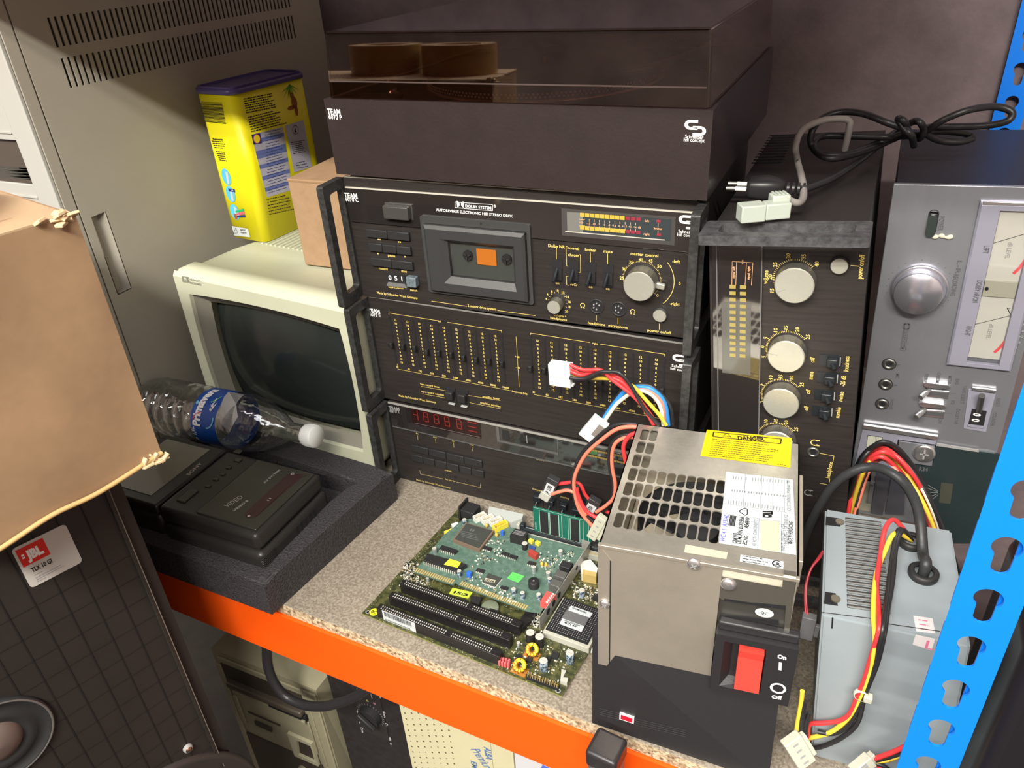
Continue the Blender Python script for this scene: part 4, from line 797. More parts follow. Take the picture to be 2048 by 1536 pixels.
b = MB(); sticker(b, I, ((905, 1185), (1250, 1250), (1240, 1305), (895, 1250)), .0003, 0); b.build('blank_sticker', creamP, root, PT)
b = MB(); sticker(b, I, ((1355, 1268), (1710, 1325), (1705, 1387), (1350, 1325)), .0003, 0); q = Pan(PT); q.b = b; scribble(q, I, ((1372, 1280), (1570, 1312)), ((1370, 1322), (1600, 1358)), 3, 1.5, 1, .0008); u, v = q.U(I(1655, 1345)); b.mi = 1; b.arc(u, v, .0005, .0032, .004, 40, 340); b.arc(u - .0015, v, .0005, .0015, .0022, 60, 300); b.ctext('R', (u + .001, v), .003, 0, .0005, .04); b.build('component_sticker', [whiteP, blkM], root, PT)
# front faces
mb0 = PF_.uv(J(150, 780), .002)[1]; mb1 = PF_.uv(J(915, 940), .002)
b = MB(); b.box(-.001, mb1[0], (mb0 + mb1[1]) / 2, PH - .001, .0, .002); b.mi = 1; sL = PF_.uv(J(240, 400), .002)[0]; b.box(sL - .0006, sL + .0004, mb0 + .004, PH - .016, .002, .0024); b.mi = 0
b.prism([(sL, PH - .016), (sL - .010, PH - .002), (sL - .009, PH - .002), (sL + .001, PH - .016)], .002, .0024)
b.box(-.001, PW + .001, PH - .003, PH + .0006, -.001, .003, b=.0005)
b.mi = 2
for c_, r in ((J(810, 105), .0062), (J(200, 375), .005)):
    u, v = PF_.uv(c_, .004); b.lathe(u, v, [(r, .002), (r * .9, .004), (r * .5, .0052), (.0001, .0055)], 24); b.mi = 3; b.T = M4.Translation((u, v, 0)) @ M4.Rotation(.6, 4, 'Z'); b.rect(-r * .5, r * .5, -.0005, .0005, .0058); b.rect(-.0005, .0005, -r * .5, r * .5, .0058); b.T = M4.Identity(4); b.mi = 2
b.build('front_cover', [STs, blkM, brightM, greyM], root, PF_)
b = MB(); x0 = mb1[0]; t_ = PF_.uv(J(960, 545))[1]; b.box(x0, PW, t_, PH - .004, -.004, -.0025); b.mi = 1
g = P(PF_, J, ((990, 170), (1415, 245), (1425, 150), (1510, 165), (1455, 610), (1425, 600), (1440, 370), (1005, 330), (975, 310))); b.prism(g, -.0025, .0015)
b.mi = 2; g = P(PF_, J, ((1025, 455), (1390, 490), (1390, 520), (1020, 500))); b.prism(g, -.0024, -.0012); g = P(PF_, J, ((1020, 320), (1440, 385), (1435, 395), (1020, 335))); b.prism(g, .0005, .002)
b.mi = 3; u, v = PF_.uv(J(1045, 248), .004); b.lathe(u, v, [(.0065, .0015), (.006, .0035), (.003, .005), (.0001, .0053)], 24); b.mi = 4; u, v = PF_.uv(J(1292, 436)); b.T = M4.Translation((u, v, 0)) @ M4.Scale(.0075, 4, (1, 0, 0)) @ M4.Scale(.0052, 4, (0, 1, 0)); b.disc(0, 0, -.001, 1); b.T = M4.Identity(4); u2, v2 = u, v; b.mi = 2; b.text('QC', (u - .003, v - .0015), (u + .003, v - .0015), .003, -.0008)
b.build('latch_bracket', [mat('bracket_dark', (.17, .165, .15), .3, metal=.8), mat('bracket_steel', (.42, .4, .35), .28, metal=.9), blkM, brightM, whiteP], root, PF_)
bkM = mat('black_powder_base', (.022, .021, .023), .42, bump=.1, bscale=900)
bl = PF_.uv(J(120, 900), -.001)[0]
b = MB(); b.box(-.004, PW + .0015, .0, .121, -PD, -.003, b=.001)
def L_in(x, y, z): q = PF_.m.inverted() @ V((x, y, z)); return (q.x, q.y, q.z)
f0, f1, f2, f3 = L_in(.4076, -.2766, 0), L_in(.579, -.2735, 0), (PW + .0015, .121, -.001), (bl, .121, -.001)
b.hexa([f0, f1, f2, f3], [(f0[0], 0, -.03), (f1[0], 0, -.03), (f2[0], .121, -.03), (f3[0], .121, -.03)]); bmesh.ops.recalc_face_normals(b.bm, faces=b.bm.faces[:])
b.build('plastic_base', bkM, root, PF_)
# switch housing (proud block on the right)
g = P(PF_, J, ((945, 575), (1532, 690), (1500, 1065), (935, 965)), .012); sx0 = (g[0][0] + g[3][0]) / 2; sx1 = PW + .009; sv1 = g[0][1]; sv0 = (g[3][1] + g[2][1]) / 2 - .002
rq = P(PF_, J, ((1000, 620), (1300, 680), (1270, 995), (1000, 925)), .011); r0, r1, rv1, rv0 = (rq[0][0] + rq[3][0]) / 2, (rq[1][0] + rq[2][0]) / 2, (rq[0][1] + rq[1][1]) / 2, (rq[2][1] + rq[3][1]) / 2
b = MB(); O = [(sx0, sv0), (sx1, sv0), (sx1, sv1), (sx0, sv1)]; I1 = [(r0, rv0), (r1, rv0), (r1, rv1), (r0, rv1)]
loops(b, [(O, -.001), (O, .011), (I1, .011), ([(r0 + .008, rv0 + .006), (r1 - .001, rv0 + .004), (r1 - .001, rv1 - .002), (r0 + .008, rv1 - .002)], -.0005)])
b.prism([(r0, rv0), (r1, rv0), (r1, rv1), (r0, rv1)], -.001, 0); b.box(sx0 + .001, sx1, sv1, sv1 + .010, -.002, .006, b=.002)
sh_ = b.build('switch_housing', bkM, root, PF_)
g = P(PF_, J, ((1110, 685), (1285, 718), (1262, 958), (1096, 925)), .010); u0_, u1_, v1_, v0_ = (g[0][0] + g[3][0]) / 2, (g[1][0] + g[2][0]) / 2, (g[0][1] + g[1][1]) / 2, (g[2][1] + g[3][1]) / 2
b = MB(); b.T = M4(((0, 0, 1, u0_), (1, 0, 0, 0), (0, 1, 0, 0), (0, 0, 0, 1))); vm = v1_ - .009
b.prism([(v0_, .001), (v0_, .014), (vm, .009), (v1_, .0105), (v1_, .001)], 0, u1_ - u0_); b.T = M4.Identity(4); bmesh.ops.recalc_face_normals(b.bm, faces=b.bm.faces[:]); b.build('rocker_switch', mat('rocker_red', (.62, .055, .04), .35, var=.08, vscale=60), sh_, PF_)
p = Pan(PF_)
def U11(cr, *x): return PF_.uv(cr(*x), .011)
b = p.b; b.mi = 1; b.text('On', U11(J, 1380, 735), U11(J, 1442, 747), .0045, .0114, .05); b.text('Off', U11(J, 1342, 1010), U11(J, 1414, 1020), .0045, .0114, .05)
b.line(U11(J, 1402, 765), U11(J, 1400, 818), .0023, .0114); u, v = U11(J, 1386, 942); b.arc(u, v, .0114, .0046, .0066, 0, 360)
LW = lambda t: PF_.W(*t)
BFc = Fr(LW(f0), LW(f1) - LW(f0), LW(f3) - LW(f0)); b.build('lettering', [yelM, whtM], root, PF_); b = MB(); gz = .0016
for k in range(4): b.line(BFc.uv(J(172, 1072 + 14 * k)), BFc.uv(J(320, 1110 + 14 * k)), .0006, gz)
for k in range(4):
    for xa, xb in ((398, 465), (472, 560), (568, 640), (648, 760)): b.line(BFc.uv(J(xa, 1138 + 14 * k + (xa - 398) * .235)), BFc.uv(J(xb, 1138 + 14 * k + (xb - 398) * .235)), .0005, gz)
b.build('groove_lines', mat('groove_grey', (.06, .06, .062), .5), root, BFc)
u, v = BFc.uv(J(356, 1140)); b = MB(); b.box(u - .0072, u + .0072, v - .0042, v + .0042, -.001, .0020); b.mi = 1; b.box(u - .0058, u + .0058, v - .0030, v + .0030, 0, .0024); b.build('emblem', [whtM, mat('emblem_red', (.45, .01, .03), .4)], root, BFc)
PSU1 = root
# ================================================================ MOTHERBOARD
Hh = crop(700, 960, 3.4127); S1 = crop(1050, 930, 10.24)
by = rad(-4)
BF = Fr((.1066, -.2452, .0055), (cos(by), sin(by), 0), (-sin(by), cos(by), 0))
def pcbmat(name, a, b, dot, sc_, thr=.62):
    m = bpy.data.materials.new(name); m.use_nodes = True; N = m.node_tree.nodes; L = m.node_tree.links; bs = N['Principled BSDF']; bs.inputs['Roughness'].default_value = .35
    tc = N.new('ShaderNodeTexCoord'); n = N.new('ShaderNodeTexNoise'); n.inputs['Scale'].default_value = sc_ * .25; n.inputs['Detail'].default_value = 3; L.new(tc.outputs['Object'], n.inputs[0])
    r = N.new('ShaderNodeValToRGB'); r.color_ramp.elements[0].position = .4; r.color_ramp.elements[0].color = (*a, 1); r.color_ramp.elements[1].position = .6; r.color_ramp.elements[1].color = (*b, 1); L.new(n.outputs[0], r.inputs[0])
    v = N.new('ShaderNodeTexVoronoi'); v.inputs['Scale'].default_value = sc_; v.inputs['Randomness'].default_value = .7; L.new(tc.outputs['Object'], v.inputs[0])
    c = N.new('ShaderNodeMath'); c.operation = 'LESS_THAN'; c.inputs[1].default_value = .2; L.new(v.outputs['Distance'], c.inputs[0])
    n2 = N.new('ShaderNodeTexNoise'); n2.inputs['Scale'].default_value = sc_ * .12; L.new(tc.outputs['Object'], n2.inputs[0]); g = N.new('ShaderNodeMath'); g.operation = 'GREATER_THAN'; g.inputs[1].default_value = thr; L.new(n2.outputs[0], g.inputs[0])
    mm = N.new('ShaderNodeMath'); mm.operation = 'MULTIPLY'; L.new(c.outputs[0], mm.inputs[0]); L.new(g.outputs[0], mm.inputs[1])
    mx = N.new('ShaderNodeMix'); mx.data_type = 'RGBA'; L.new(mm.outputs[0], mx.inputs[0]); L.new(r.outputs[0], mx.inputs[6]); mx.inputs[7].default_value = (*dot, 1); L.new(mx.outputs[2], bs.inputs['Base Color']); MATS[name] = m; return m
mbM = pcbmat('olive_circuit_board', (.03, .035, .015), (.085, .085, .03), (.5, .5, .4), 500, .47)
cardM = pcbmat('green_circuit_board', (.075, .135, .105), (.105, .175, .14), (.45, .55, .5), 600, .56)
edgeG = mat('board_edge', (.22, .22, .06), .5)
root = thing('motherboard', 'computer motherboard with three long black slots lying on the chipboard shelf', 'motherboard', BF); MBR = root
bp4 = P(BF, Hh, ((80, 910), (1445, 1475), (1700, 1085), (1950, 760), (1790, 640), (720, 200)), 0)
Bi = BF.m.inverted(); wb = lambda x, y: tuple((Bi @ V((x, y, .0055)))[:2])
bp4 = [bp4[0], bp4[1], wb(.3795, -.165), wb(.3885, -.035), BF.uv(Hh(745, 190))]
b = MB(); b.prism(bp4, -.0016, 0)
for f in b.bm.faces:
    if abs(f.calc_center_median().z + .0008) < 5e-4: f.material_index = 1
b.build('circuit_board', [mbM, edgeG], root, BF)
b = MB()
for x, y in ((.01, .01), (.25, .012), (.26, .17), (.03, .19), (.13, .1), (.2, .06)): b.cyl(x, y, -.0055, -.0016, .003, n=10)
b.build('standoff', matteM, root, BF)
slotM = mat('slot_black', (.014, .012, .013), .35, bump=.05, bscale=300); tinM = mat('contact_tin', (.72, .7, .64), .35, metal=.4); goldM = mat('gold', (.62, .46, .17), .35, metal=.35)
for p0, p1 in (((203, 860), (1012, 1178)), ((285, 778), (1082, 1068)), ((362, 695), (1150, 978))):
    a = V(BF.uv(Hh(*p0), .015)); c = V(BF.uv(Hh(*p1), .015)); d = c - a; L_ = d.length; ang = math.atan2(d.y, d.x)
    f = BF.sub(a.x, a.y, 0, (cos(ang), sin(ang), 0), (-sin(ang), cos(ang), 0))
    b = MB(); b.box(-.002, L_ + .003, -.0045, .0045, 0, .0145, b=.0004); b.mi = 1
    n1, n2 = 31, 18; x = .003; st = (L_ - .010) / (n1 + n2 + 2.2)
    for i in range(n1 + n2):
        xx = x + (i + (2.2 if i >= n1 else 0)) * st
        b.box(xx, xx + st * .4, .0008, .0024, .0144, .0148); b.box(xx, xx + st * .4, -.0028, -.0012, .0144, .0148)
    b.mi = 2; b.box(.002, L_, -.0007, .0005, .0146, .0147); es_ = b.build('expansion_slot', [slotM, tinM, blkM], root, f)
    if p0[0] == 203:
        fs = Fr(f.W(0, -.0047, 0), f.u, f.n); b = MB(); g = P(fs, Hh, ((217, 890), (440, 972), (438, 1036), (224, 950))); x0, x1, y0, y1 = g[0][0], g[1][0], (g[2][1] + g[3][1]) / 2, (g[0][1] + g[1][1]) / 2
        b.rect(x0, x1, y0, y1, 0); b.mi = 1; xx = x0 + .003
        while xx < x1 - .006: wd = rnd.choice((.0003, .0006, .0009)); b.rect(xx, xx + wd, y0 + (y1 - y0) * .45, y1 - .0015, .0002); xx += wd + rnd.choice((.0004, .0007))
        xx = x0 + .003
        while xx < x1 - .008: b.rect(xx, xx + .001, y0 + .0012, y0 + .0028, .0002); xx += .0017
        b.build('barcode_sticker', [whiteP, blkM], es_, fs)
def lump(name, fr, cr, pts, h, mats, root, top=None, z0=0, inset=None):
    g = P(fr, cr, pts, h); b = MB(); b.prism(g, z0, h)
    if top: top(b, g)
    return b.build(name, mats, root, fr)
def can(name, fr, c, r, h, col, root, topc=None):
    u, v = fr.uv(c, h); b = MB(); b.lathe(u, v, [(r, 0), (r, h * .12), (r * .94, h * .16), (r, h * .2), (r, h - .0004), (r * .93, h)], 24); b.mi = 1; b.lathe(u, v, [(r * .93, h), (.0001, h)], 24, sm=False); b.mi = 2; b.rect(u - r * .6, u + r * .6, v - .0002, v + .0002, h + .0001)
    if name == 'capacitor': b.mi = 3; b.arc(u, v, 0, 0, 0, 0, 1, 1)
    return b.build(name, [col, tinM, greyM, whtM], root, fr)
blackCan = mat('black_sleeve', (.02, .018, .018), .3); blueCan = mat('blue_black_sleeve', (.03, .05, .085), .25, var=.9, vscale=300, sharp=1, col2=(.3, .38, .45)); palecan = mat('pale_can', (.45, .5, .5), .25, metal=.6)
for x, y, r in ((1230, 1040, .0052), (1293, 1068, .0052)): can('capacitor', BF, Hh(x, y), r, .014, blackCan, root)
for x, y in ((1320, 1232), (1500, 1180)): can('capacitor', BF, Hh(x, y), .0047, .014, blueCan, root)
can('capacitor', BF, Hh(1583, 752), .0038, .010, blueCan, root)
for x, y in ((1148, 1110), (420, 640), (530, 668)): can('small_capacitor', BF, Hh(x, y), .0021, .006, palecan if x != 420 else blackCan, root)
wireY = mat('toroid_yellow', (.8, .58, .03), .4); copM = mat('copper_wire', (.6, .25, .06), .3, metal=.6)
for x, y in ((1245, 1163), (1160, 1270)):
    u, v = BF.uv(Hh(x, y), .006); f = BF.sub(u, v, .0075, (1, 0, 0), (0, .75, .66)); b = MB(); b.lathe(0, 0, [(.0035, -.0025), (.0068, -.0028), (.0075, 0), (.0068, .0028), (.0035, .0025), (.0035, -.0025)], 32); b.mi = 1
    for k in range(7):
        a = rad(150 + 32 * k); b.T = M4.Rotation(a, 4, 'Z'); b.tube([(.0030, 0, -.0032), (.0030, 0, .0032), (.0078, 0, .0032), (.0080, 0, -.0032), (.0030, 0, -.0032)], .0006, n=6, sub=2, cap=False)
    b.T = M4.Identity(4); b.mi = 2; b.rect(-.0003, .0003, -.0072, .0072, .0031); b.build('toroid_coil', [wireY, copM, blkM], root, f)
    b = MB(); b.box(u - .009, u + .009, v - .007, v + .004, 0, .0006); b.build('copper_patch', mat('orange_solder_mask', (.35, .15, .03), .5), root, BF)
# red jumper block
b = MB()
for i in range(4):
    for j in range(2): u, v = BF.uv(Hh(1020 + 20 * i + 6 * j, 1235 + 5 * i - 22 * j), .008); b.box(u - .0012, u + .0012, v - .0015, v + .0015, .001, .0085, b=.0004)
b.build('jumper_block', mat('pink_red_jumper', (.65, .12, .13), .4), root, BF)
a = V(BF.uv(Hh(1210, 1335), .003)); c = V(BF.uv(Hh(1425, 1415), .003)); b = MB(); d = (c - a); n = V((-d.y, d.x)).normalized()
b.prism([a - n * .0025, c - n * .0025, c + n * .0028, a + n * .0028], 0, .003); b.mi = 1
for i in range(13):
    for s_ in (-.0012, .0014): q = a + d * ((i + .5) / 13) + n * s_; b.box(q.x - .0003, q.x + .0003, q.y - .0003, q.y + .0003, .003, .0085)
b.build('pin_header', [blkM, goldM], root, BF)
ivM = mat('ivory_socket', (.42, .42, .36), .45)
lump('power_header', BF, Hh, ((1445, 1290), (1475, 1300), (1455, 1345), (1490, 1350), (1480, 1385), (1435, 1370)), .005, ivM, root)
for pts, h in ((((1385, 1165), (1430, 1180), (1415, 1225), (1370, 1205)), .003), (((1345, 1195), (1375, 1205), (1360, 1240), (1330, 1228)), .003), (((1650, 800), (1690, 770), (1730, 790), (1700, 840)), .003), (((1150, 1185), (1180, 1195), (1165, 1220), (1135, 1208)), .0015), (((1215, 1200), (1250, 1210), (1235, 1240), (1200, 1228)), .003)): lump('chip', BF, Hh, pts, h, matteM, root)
# CPU + socket
g = P(BF, Hh, ((1505, 812), (1690, 880), (1612, 1108), (1350, 985)), .013)
cu_, cv_ = sum(p[0] for p in g) / 4, sum(p[1] for p in g) / 4
s_ = .0255
sf = BF.sub(cu_, cv_, 0, (cos(rad(1)), sin(rad(1)), 0), (-sin(rad(1)), cos(rad(1)), 0))
b = MB(); b.box(-s_ - .002, s_ + .003, -s_ - .004, s_ + .002, 0, .0085, b=.0004); b.mi = 1
for k in range(2): b.rect(-s_ - .0022, s_ + .0032, 0, 0, 0)
b.tube([(s_ + .006, -s_ - .002, .001), (s_ + .006, -s_, .007), (s_ + .006, s_, .008)], .0009, sub=2); ps_ = b.build('processor_socket', [ivM, tinM], root, sf)
b = MB(); b.box(-s_, s_, -s_, s_, .0085, .0105); b.mi = 1
st = 2 * s_ / 20
for i in range(19):
    for j in range(19):
        if min(i, j, 18 - i, 18 - j) > 3: continue
        x, y = -s_ + st * (i + 1), -s_ + st * (j + 1); b.rect(x - .0004, x + .0004, y - .0004, y + .0004, .0107)
b.mi = 2; b.box(-.014, .014, -.014, .014, .0105, .0135, b=.0006); b.mi = 3; b.box(-.012, .015, .007, .0145, .0135, .0138); b.box(-.013, .014, -.0155, -.007, .0135, .0138); b.mi = 0
b.text('RDCM10VHXL', (-.009, .011), (.009, .0105), .0022, .014, .03); b.text('4L71 60', (-.009, -.0125), (.006, -.0125), .0026, .014, .04)
for i in range(22): b.rect(-.010 + i * .0009, -.0095 + i * .0009, -.0095, -.0080, .014)
b.build('processor', [blkM, greyM, mat('ceramic_grey', (.12, .12, .125), .5), whiteP], ps_, sf)
# connectors at the back-left
b = MB(); u, v = BF.uv(Hh(790, 290)); f = BF.sub(u, v, 0)
b.box(-.004, .016, -.004, .016, 0, .024, b=.001); b.box(-.0065, -.004, -.006, .018, 0, .029, b=.0008); b.build('keyboard_socket', matteM, root, f)
for x0, y0, x1, y1, nm, m_ in ((845, 225, 905, 190, 'w', 0), (900, 240, 960, 205, 'w', 0), (955, 255, 1015, 222, 'w', 0), (975, 292, 1075, 245, 'y', 1)):
    a = V(BF.uv(Hh(x0 + 2, y0 + 32), .022)); c = V(BF.uv(Hh(x1 + 20, y1 + 10), .009)); d = (c - a); L_ = max(d.length, .014); ang = rad(62)
    f = BF.sub(a.x, a.y, .013, (cos(ang), sin(ang), 0), (-sin(ang), cos(ang), 0)); b = MB(); L_ = .021 if m_ else .017; b.box(.001, L_ - .001, -.003, .003, -.013, 0)
    b.ring([(0, -.004), (L_, -.004), (L_, .004), (0, .004)], [(.001, -.003), (L_ - .001, -.003), (L_ - .001, .003), (.001, .003)], 0, .009); b.box(.0005, L_ - .0005, -.0035, .0035, 0, .002); b.mi = 1
    for i in range(6):
        for s2 in (-.0013, .0013): b.box(.002 + i * (L_ - .004) / 5 - .0003, .002 + i * (L_ - .004) / 5 + .0003, s2 - .0003, s2 + .0003, .002, .007)
    b.build('ribbon_header', [mat('white_header', (.7, .7, .65), .5) if not m_ else mat('yellow_header', (.75, .62, .06), .5), goldM], root, f)
lump('port_block', BF, Hh, ((950, 180), (1185, 232), (1175, 262), (1100, 290), (940, 240)), .018, mat('frosted_plastic', (.45, .48, .46), .3), root)
b = MB()
for i in range(14):
    u, v = BF.uv(Hh(930 + 18 * i, 330 - 7 * i + 60), .006); b.cyl(u, v, 0, .006, .0008, n=8)
b.build('resistor_row', palecan, root, BF)
for pts, m_ in ((((640, 350), (720, 320), (735, 345), (670, 380)), 1), (((690, 300), (735, 285), (750, 310), (700, 325)), 0)):
    lump('drive_header', BF, Hh, pts, .012, (mat('white_header', (.7, .7, .65), .5), mat('yellow_header', (.75, .62, .06), .5))[m_], root)
# memory slot and module
a = V(BF.uv(Hh(1180, 320), .012)); c = V(BF.uv(Hh(1700, 460), .012)); d = (c - a).normalized(); ang = math.atan2(d.y, d.x); L_ = (c - a).length + .004
mf = BF.sub(a.x, a.y, 0, (d.x, d.y, 0), (-d.y, d.x, 0))
b = MB(); b.box(0, L_, -.0035, .0035, 0, .0125, b=.0006); b.mi = 1; b.box(.005, L_, -.0005, .0005, .0124, .0128); b.mi = 0; b.box(-.003, .003, -.004, .004, 0, .018, b=.001); ms_ = b.build('memory_slot', [mat('slot_slate', (.02, .026, .03), .35), greyM], root, mf)
b = MB(); b.box(.0, L_, -.0125, -.0045, 0, .0085, b=.0004); b.mi = 1
for i in range(60): b.rect(.004 + i * .0019, .0048 + i * .0019, -.0123, -.0070, .0086)
b.build('ivory_slot', [ivM, goldM], root, mf)
b = MB(); b.box(-.008, -.0035, -.004, .004, 0, .017, b=.001); b.box(-.012, -.006, -.010, -.004, 0, .010, b=.0015); b.build('slot_latch', ivM, ms_, mf)
MFV = Fr(mf.W(0, -.0008, 0), mf.u, mf.n)
dq = P(MFV, S1, ((165, 845), (175, 1175), (1320, 1225)))
d0 = dq[0][0]; dt = dq[0][1]
dimM = mat('module_green', (.01, .13, .09), .35)
b = MB(); b.box(d0, L_ - .002, .011, dt, -.0008, .0006); b.mi = 1
gx = [P(MFV, S1, ((x, 1050),))[0][0] for x in (315, 470, 522, 675, 752, 880, 942, 1105, 1190, 1300)]
for i, (x0, x1) in enumerate(((0, 1), (2, 3), (6, 7))): b.mi = 1; b.box(gx[x0], gx[x1], .014, dt - .004, .0006, .0018)
b.mi = 1; b.box(gx[9] + .004, gx[9] + .013, .014, dt - .004, .0006, .0018)
b.mi = 2
for x in (gx[0] - .0008, gx[1] + .001, gx[2] - .0008, gx[3] + .0012, gx[4], gx[5], gx[6] - .001, gx[7] + .001, gx[8], gx[9]): b.rect(x - .0003, x + .0003, .014, dt - .003, .0007)
b.rect(d0 + .001, L_ - .003, dt - .0012, dt - .0008, .0007)
for i in range(46): x = d0 + .006 + i * .0021; b.rect(x, x + .0012, .0118, .0128 + rnd.random() * .0008, .0008)
for i in range(7): b.rect(d0 + .002, d0 + .0035, .016 + i * .0018, .017 + i * .0018, .0008)
b.build('memory_module', [dimM, matteM, mat('silk_pale', (.5, .62, .55), .6)], ms_, MFV)
# surface parts
b = MB()
poly_mb = [Hh(*p) for p in ((1040, 1120), (1190, 960), (1300, 1010), (1340, 1110), (1560, 1180), (1430, 1400), (1180, 1340), (1010, 1300))]
def inside(p, poly):
    c = False; j = len(poly) - 1
    for i in range(len(poly)):
        if (poly[i][1] > p[1]) != (poly[j][1] > p[1]) and p[0] < (poly[j][0] - poly[i][0]) * (p[1] - poly[i][1]) / (poly[j][1] - poly[i][1]) + poly[i][0]: c = not c
        j = i
    return c
def smd(fr, polys, n, mats, root, seed):
    r = random.Random(seed); b = MB()
    for pl in polys:
        xs = [p[0] for p in pl]; ys_ = [p[1] for p in pl]; k = 0
        while k < n:
            p = (r.uniform(min(xs), max(xs)), r.uniform(min(ys_), max(ys_)))
            if not inside(p, pl): continue
            u, v = fr.uv(p); u = round(u / .002) * .002; v = round(v / .002) * .002; l, w_ = r.choice(((.0011, .0005), (.0005, .0011), (.0009, .0006))); k += 1
            b.mi = r.choice((0, 0, 0, 1, 2)); b.box(u - l, u + l, v - w_, v + w_, 0, .0009)
    o = b.build('surface_components', mats, root, fr); o['kind'] = 'stuff'; return o
smdM = [mat('solder_white', (.6, .6, .55), .4), mat('smd_black', (.03, .03, .03), .4), mat('smd_tan', (.4, .33, .2), .5)]
smd(BF, [poly_mb, [Hh(*p) for p in ((370, 640), (560, 660), (520, 720), (330, 740))], [Hh(*p) for p in ((380, 560), (470, 560), (440, 640), (350, 660))], [Hh(*p) for p in ((1490, 680), (1690, 740), (1690, 870), (1530, 800))], [Hh(*p) for p in ((1190, 930), (1300, 900), (1290, 1000), (1180, 1000))]], 130, smdM, root, 5)
b = MB(); g = P(BF, Hh, ((700, 738), (838, 768), (806, 810), (676, 778))); b.prism(g, 0, .0006); b.mi = 1; q = Pan(BF); q.b = b; q.t('15:3', Hh(705, 775), Hh(800, 797), .004, 1, .05, .0008); b.build('lime_sticker', [mat('lime_sticker', (.5, .6, .06), .5), blkM], root, BF)
u, v = BF.uv(Hh(165, 902)); b = MB(); b.disc(u, v, .0004, .0055); b.mi = 1; b.ctext('BC', (u, v), .004, 0, .0006, .03); b.build('round_sticker', [mat('bright_yellow_dot', (.85, .8, .02), .5), blkM], root, BF)
u, v = BF.uv(Hh(122, 902)); b = MB(); b.arc(u, v, .0003, .0016, .0028, 0, 360); b.mi = 1; b.disc(u, v, .0004, .0016); u2, v2 = BF.uv(Hh(1420, 1440)); b.mi = 0; b.arc(u2, v2, .0003, .0016, .0028, 0, 360); b.mi = 1; b.disc(u2, v2, .0004, .0016); b.build('mounting_hole', [greyM, blkM], root, BF)
u, v = BF.uv(Hh(955, 862), .004); b = MB(); b.lathe(u, v, [(.0105, 0), (.0105, .0035), (.0098, .004), (.0001, .004)], 40); b.mi = 1; b.prism([(u + .004, v - .009), (u + .014, v - .006), (u + .014, v - .002), (u + .002, v - .003)], 0, .005); b.build('coin_battery', [mat('pale_green_cell', (.3, .34, .24), .2, metal=.4), matteM], root, BF)
lump('battery_holder', BF, Hh, ((820, 790), (900, 800), (880, 850), (830, 830)), .006, matteM, root)
lump('slot_end_block', BF, Hh, ((1215, 880), (1275, 890), (1180, 1010), (1130, 990)), .008, slotM, root)
# right strip connectors next to the power supply
lump('white_connector', BF, Hh, ((1570, 560), (1640, 540), (1690, 600), (1680, 660), (1580, 640)), .011, mat('white_header', (.7, .7, .65), .5), root)
lump('pin_strip', BF, Hh, ((1590, 610), (1680, 630), (1680, 660), (1585, 640)), .0125, goldM, root)
# ================================================================ SOUND CARD lying on the motherboard
CF = Fr(BF.W(0, 0, .0148), BF.u, BF.v)
root = thing('expansion_card', 'green expansion card with gold edge fingers resting on top of the motherboard', 'circuit card', CF)
cpts = P(CF, Hh, ((437, 628), (706, 716), (722, 700), (742, 716), (1205, 892), (1300, 905), (1560, 560), (1600, 470), (1240, 378), (1130, 330), (830, 262), (770, 272), (640, 375)))
b = MB(); b.prism(cpts, -.0016, 0); b.mi = 1
def fing(p0, p1, n, ln):
    a = V(CF.uv(Hh(*p0))); c = V(CF.uv(Hh(*p1))); d = (c - a) / n; nn = V((-d.y, d.x)).normalized() * ln
    for i in range(n): q = a + d * i; b.poly([q, q + d * .62, q + d * .62 + nn, q + nn], .0002)
fing((440, 627), (702, 712), 18, .007); fing((745, 716), (1202, 889), 31, .007)
b.build('circuit_board', [cardM, goldM], root, CF)
brownM = mat('brown_ceramic', (.17, .12, .09), .5); chipG = mat('chip_dark_grey', (.05, .055, .05), .45)
g = P(CF, Hh, ((790, 290), (985, 345), (885, 478), (700, 408)), .005); b = MB(); b.prism(g, 0, .005); gi = [tuple(mid(p, (sum(x[0] for x in g) / 4, sum(x[1] for x in g) / 4), .12)) for p in g]; b.mi = 1; b.prism(gi, .005, .0062)
q = Pan(CF); q.b = b
u, v = CF.uv(Hh(832, 342), .0065); b.mi = 2; b.arc(u, v, .0065, .0, .0028, 100, 260); b.arc(u + .0008, v, .0065, .0, .0028, -80, 80)
for k in range(4): q.l(Hh(752 + 6 * k, 372 + 13 * k - 0), Hh(865 + 5 * k, 398 + 13 * k), w=.0009, col=2, z=.0065)
b.build('large_chip', [brownM, chipG, mat('dim_print', (.12, .13, .13), .5)], root, CF)
def dip(pts, h, pins, name='dip_chip', sticker_=None):
    g = P(CF, Hh, pts, h); a, c, e, f_ = [V(x) for x in g]; b = MB(); b.prism(g, .0015, h); b.mi = 1
    d = (e - f_)  # front edge f_ -> e
    nn = V((d.y, -d.x)).normalized()
    for i in range(pins):
        q0 = f_ + d * ((i + .25) / pins); q1 = f_ + d * ((i + .7) / pins)
        b.hexa([(*(q0), 0), (*(q1), 0), (*(q1 + nn * .0012), 0), (*(q0 + nn * .0012), 0)], [(*(q0), h * .6), (*(q1), h * .6), (*(q1 + nn * .0012), h * .55), (*(q0 + nn * .0012), h * .55)])
    if sticker_: b.mi = 2; b.poly([tuple(x) for x in P(CF, Hh, sticker_, h)][::-1], h + .0003)
    bmesh.ops.recalc_face_normals(b.bm, faces=[f for f in b.bm.faces if f.material_index < 2]); b.build(name, [matteM, tinM, mat('chip_yellow_sticker', (.85, .8, .05), .5)], root, CF)
dip(((530, 500), (795, 575), (722, 618), (500, 545)), .007, 16, sticker_=((680, 538), (758, 562), (735, 600), (640, 578)))
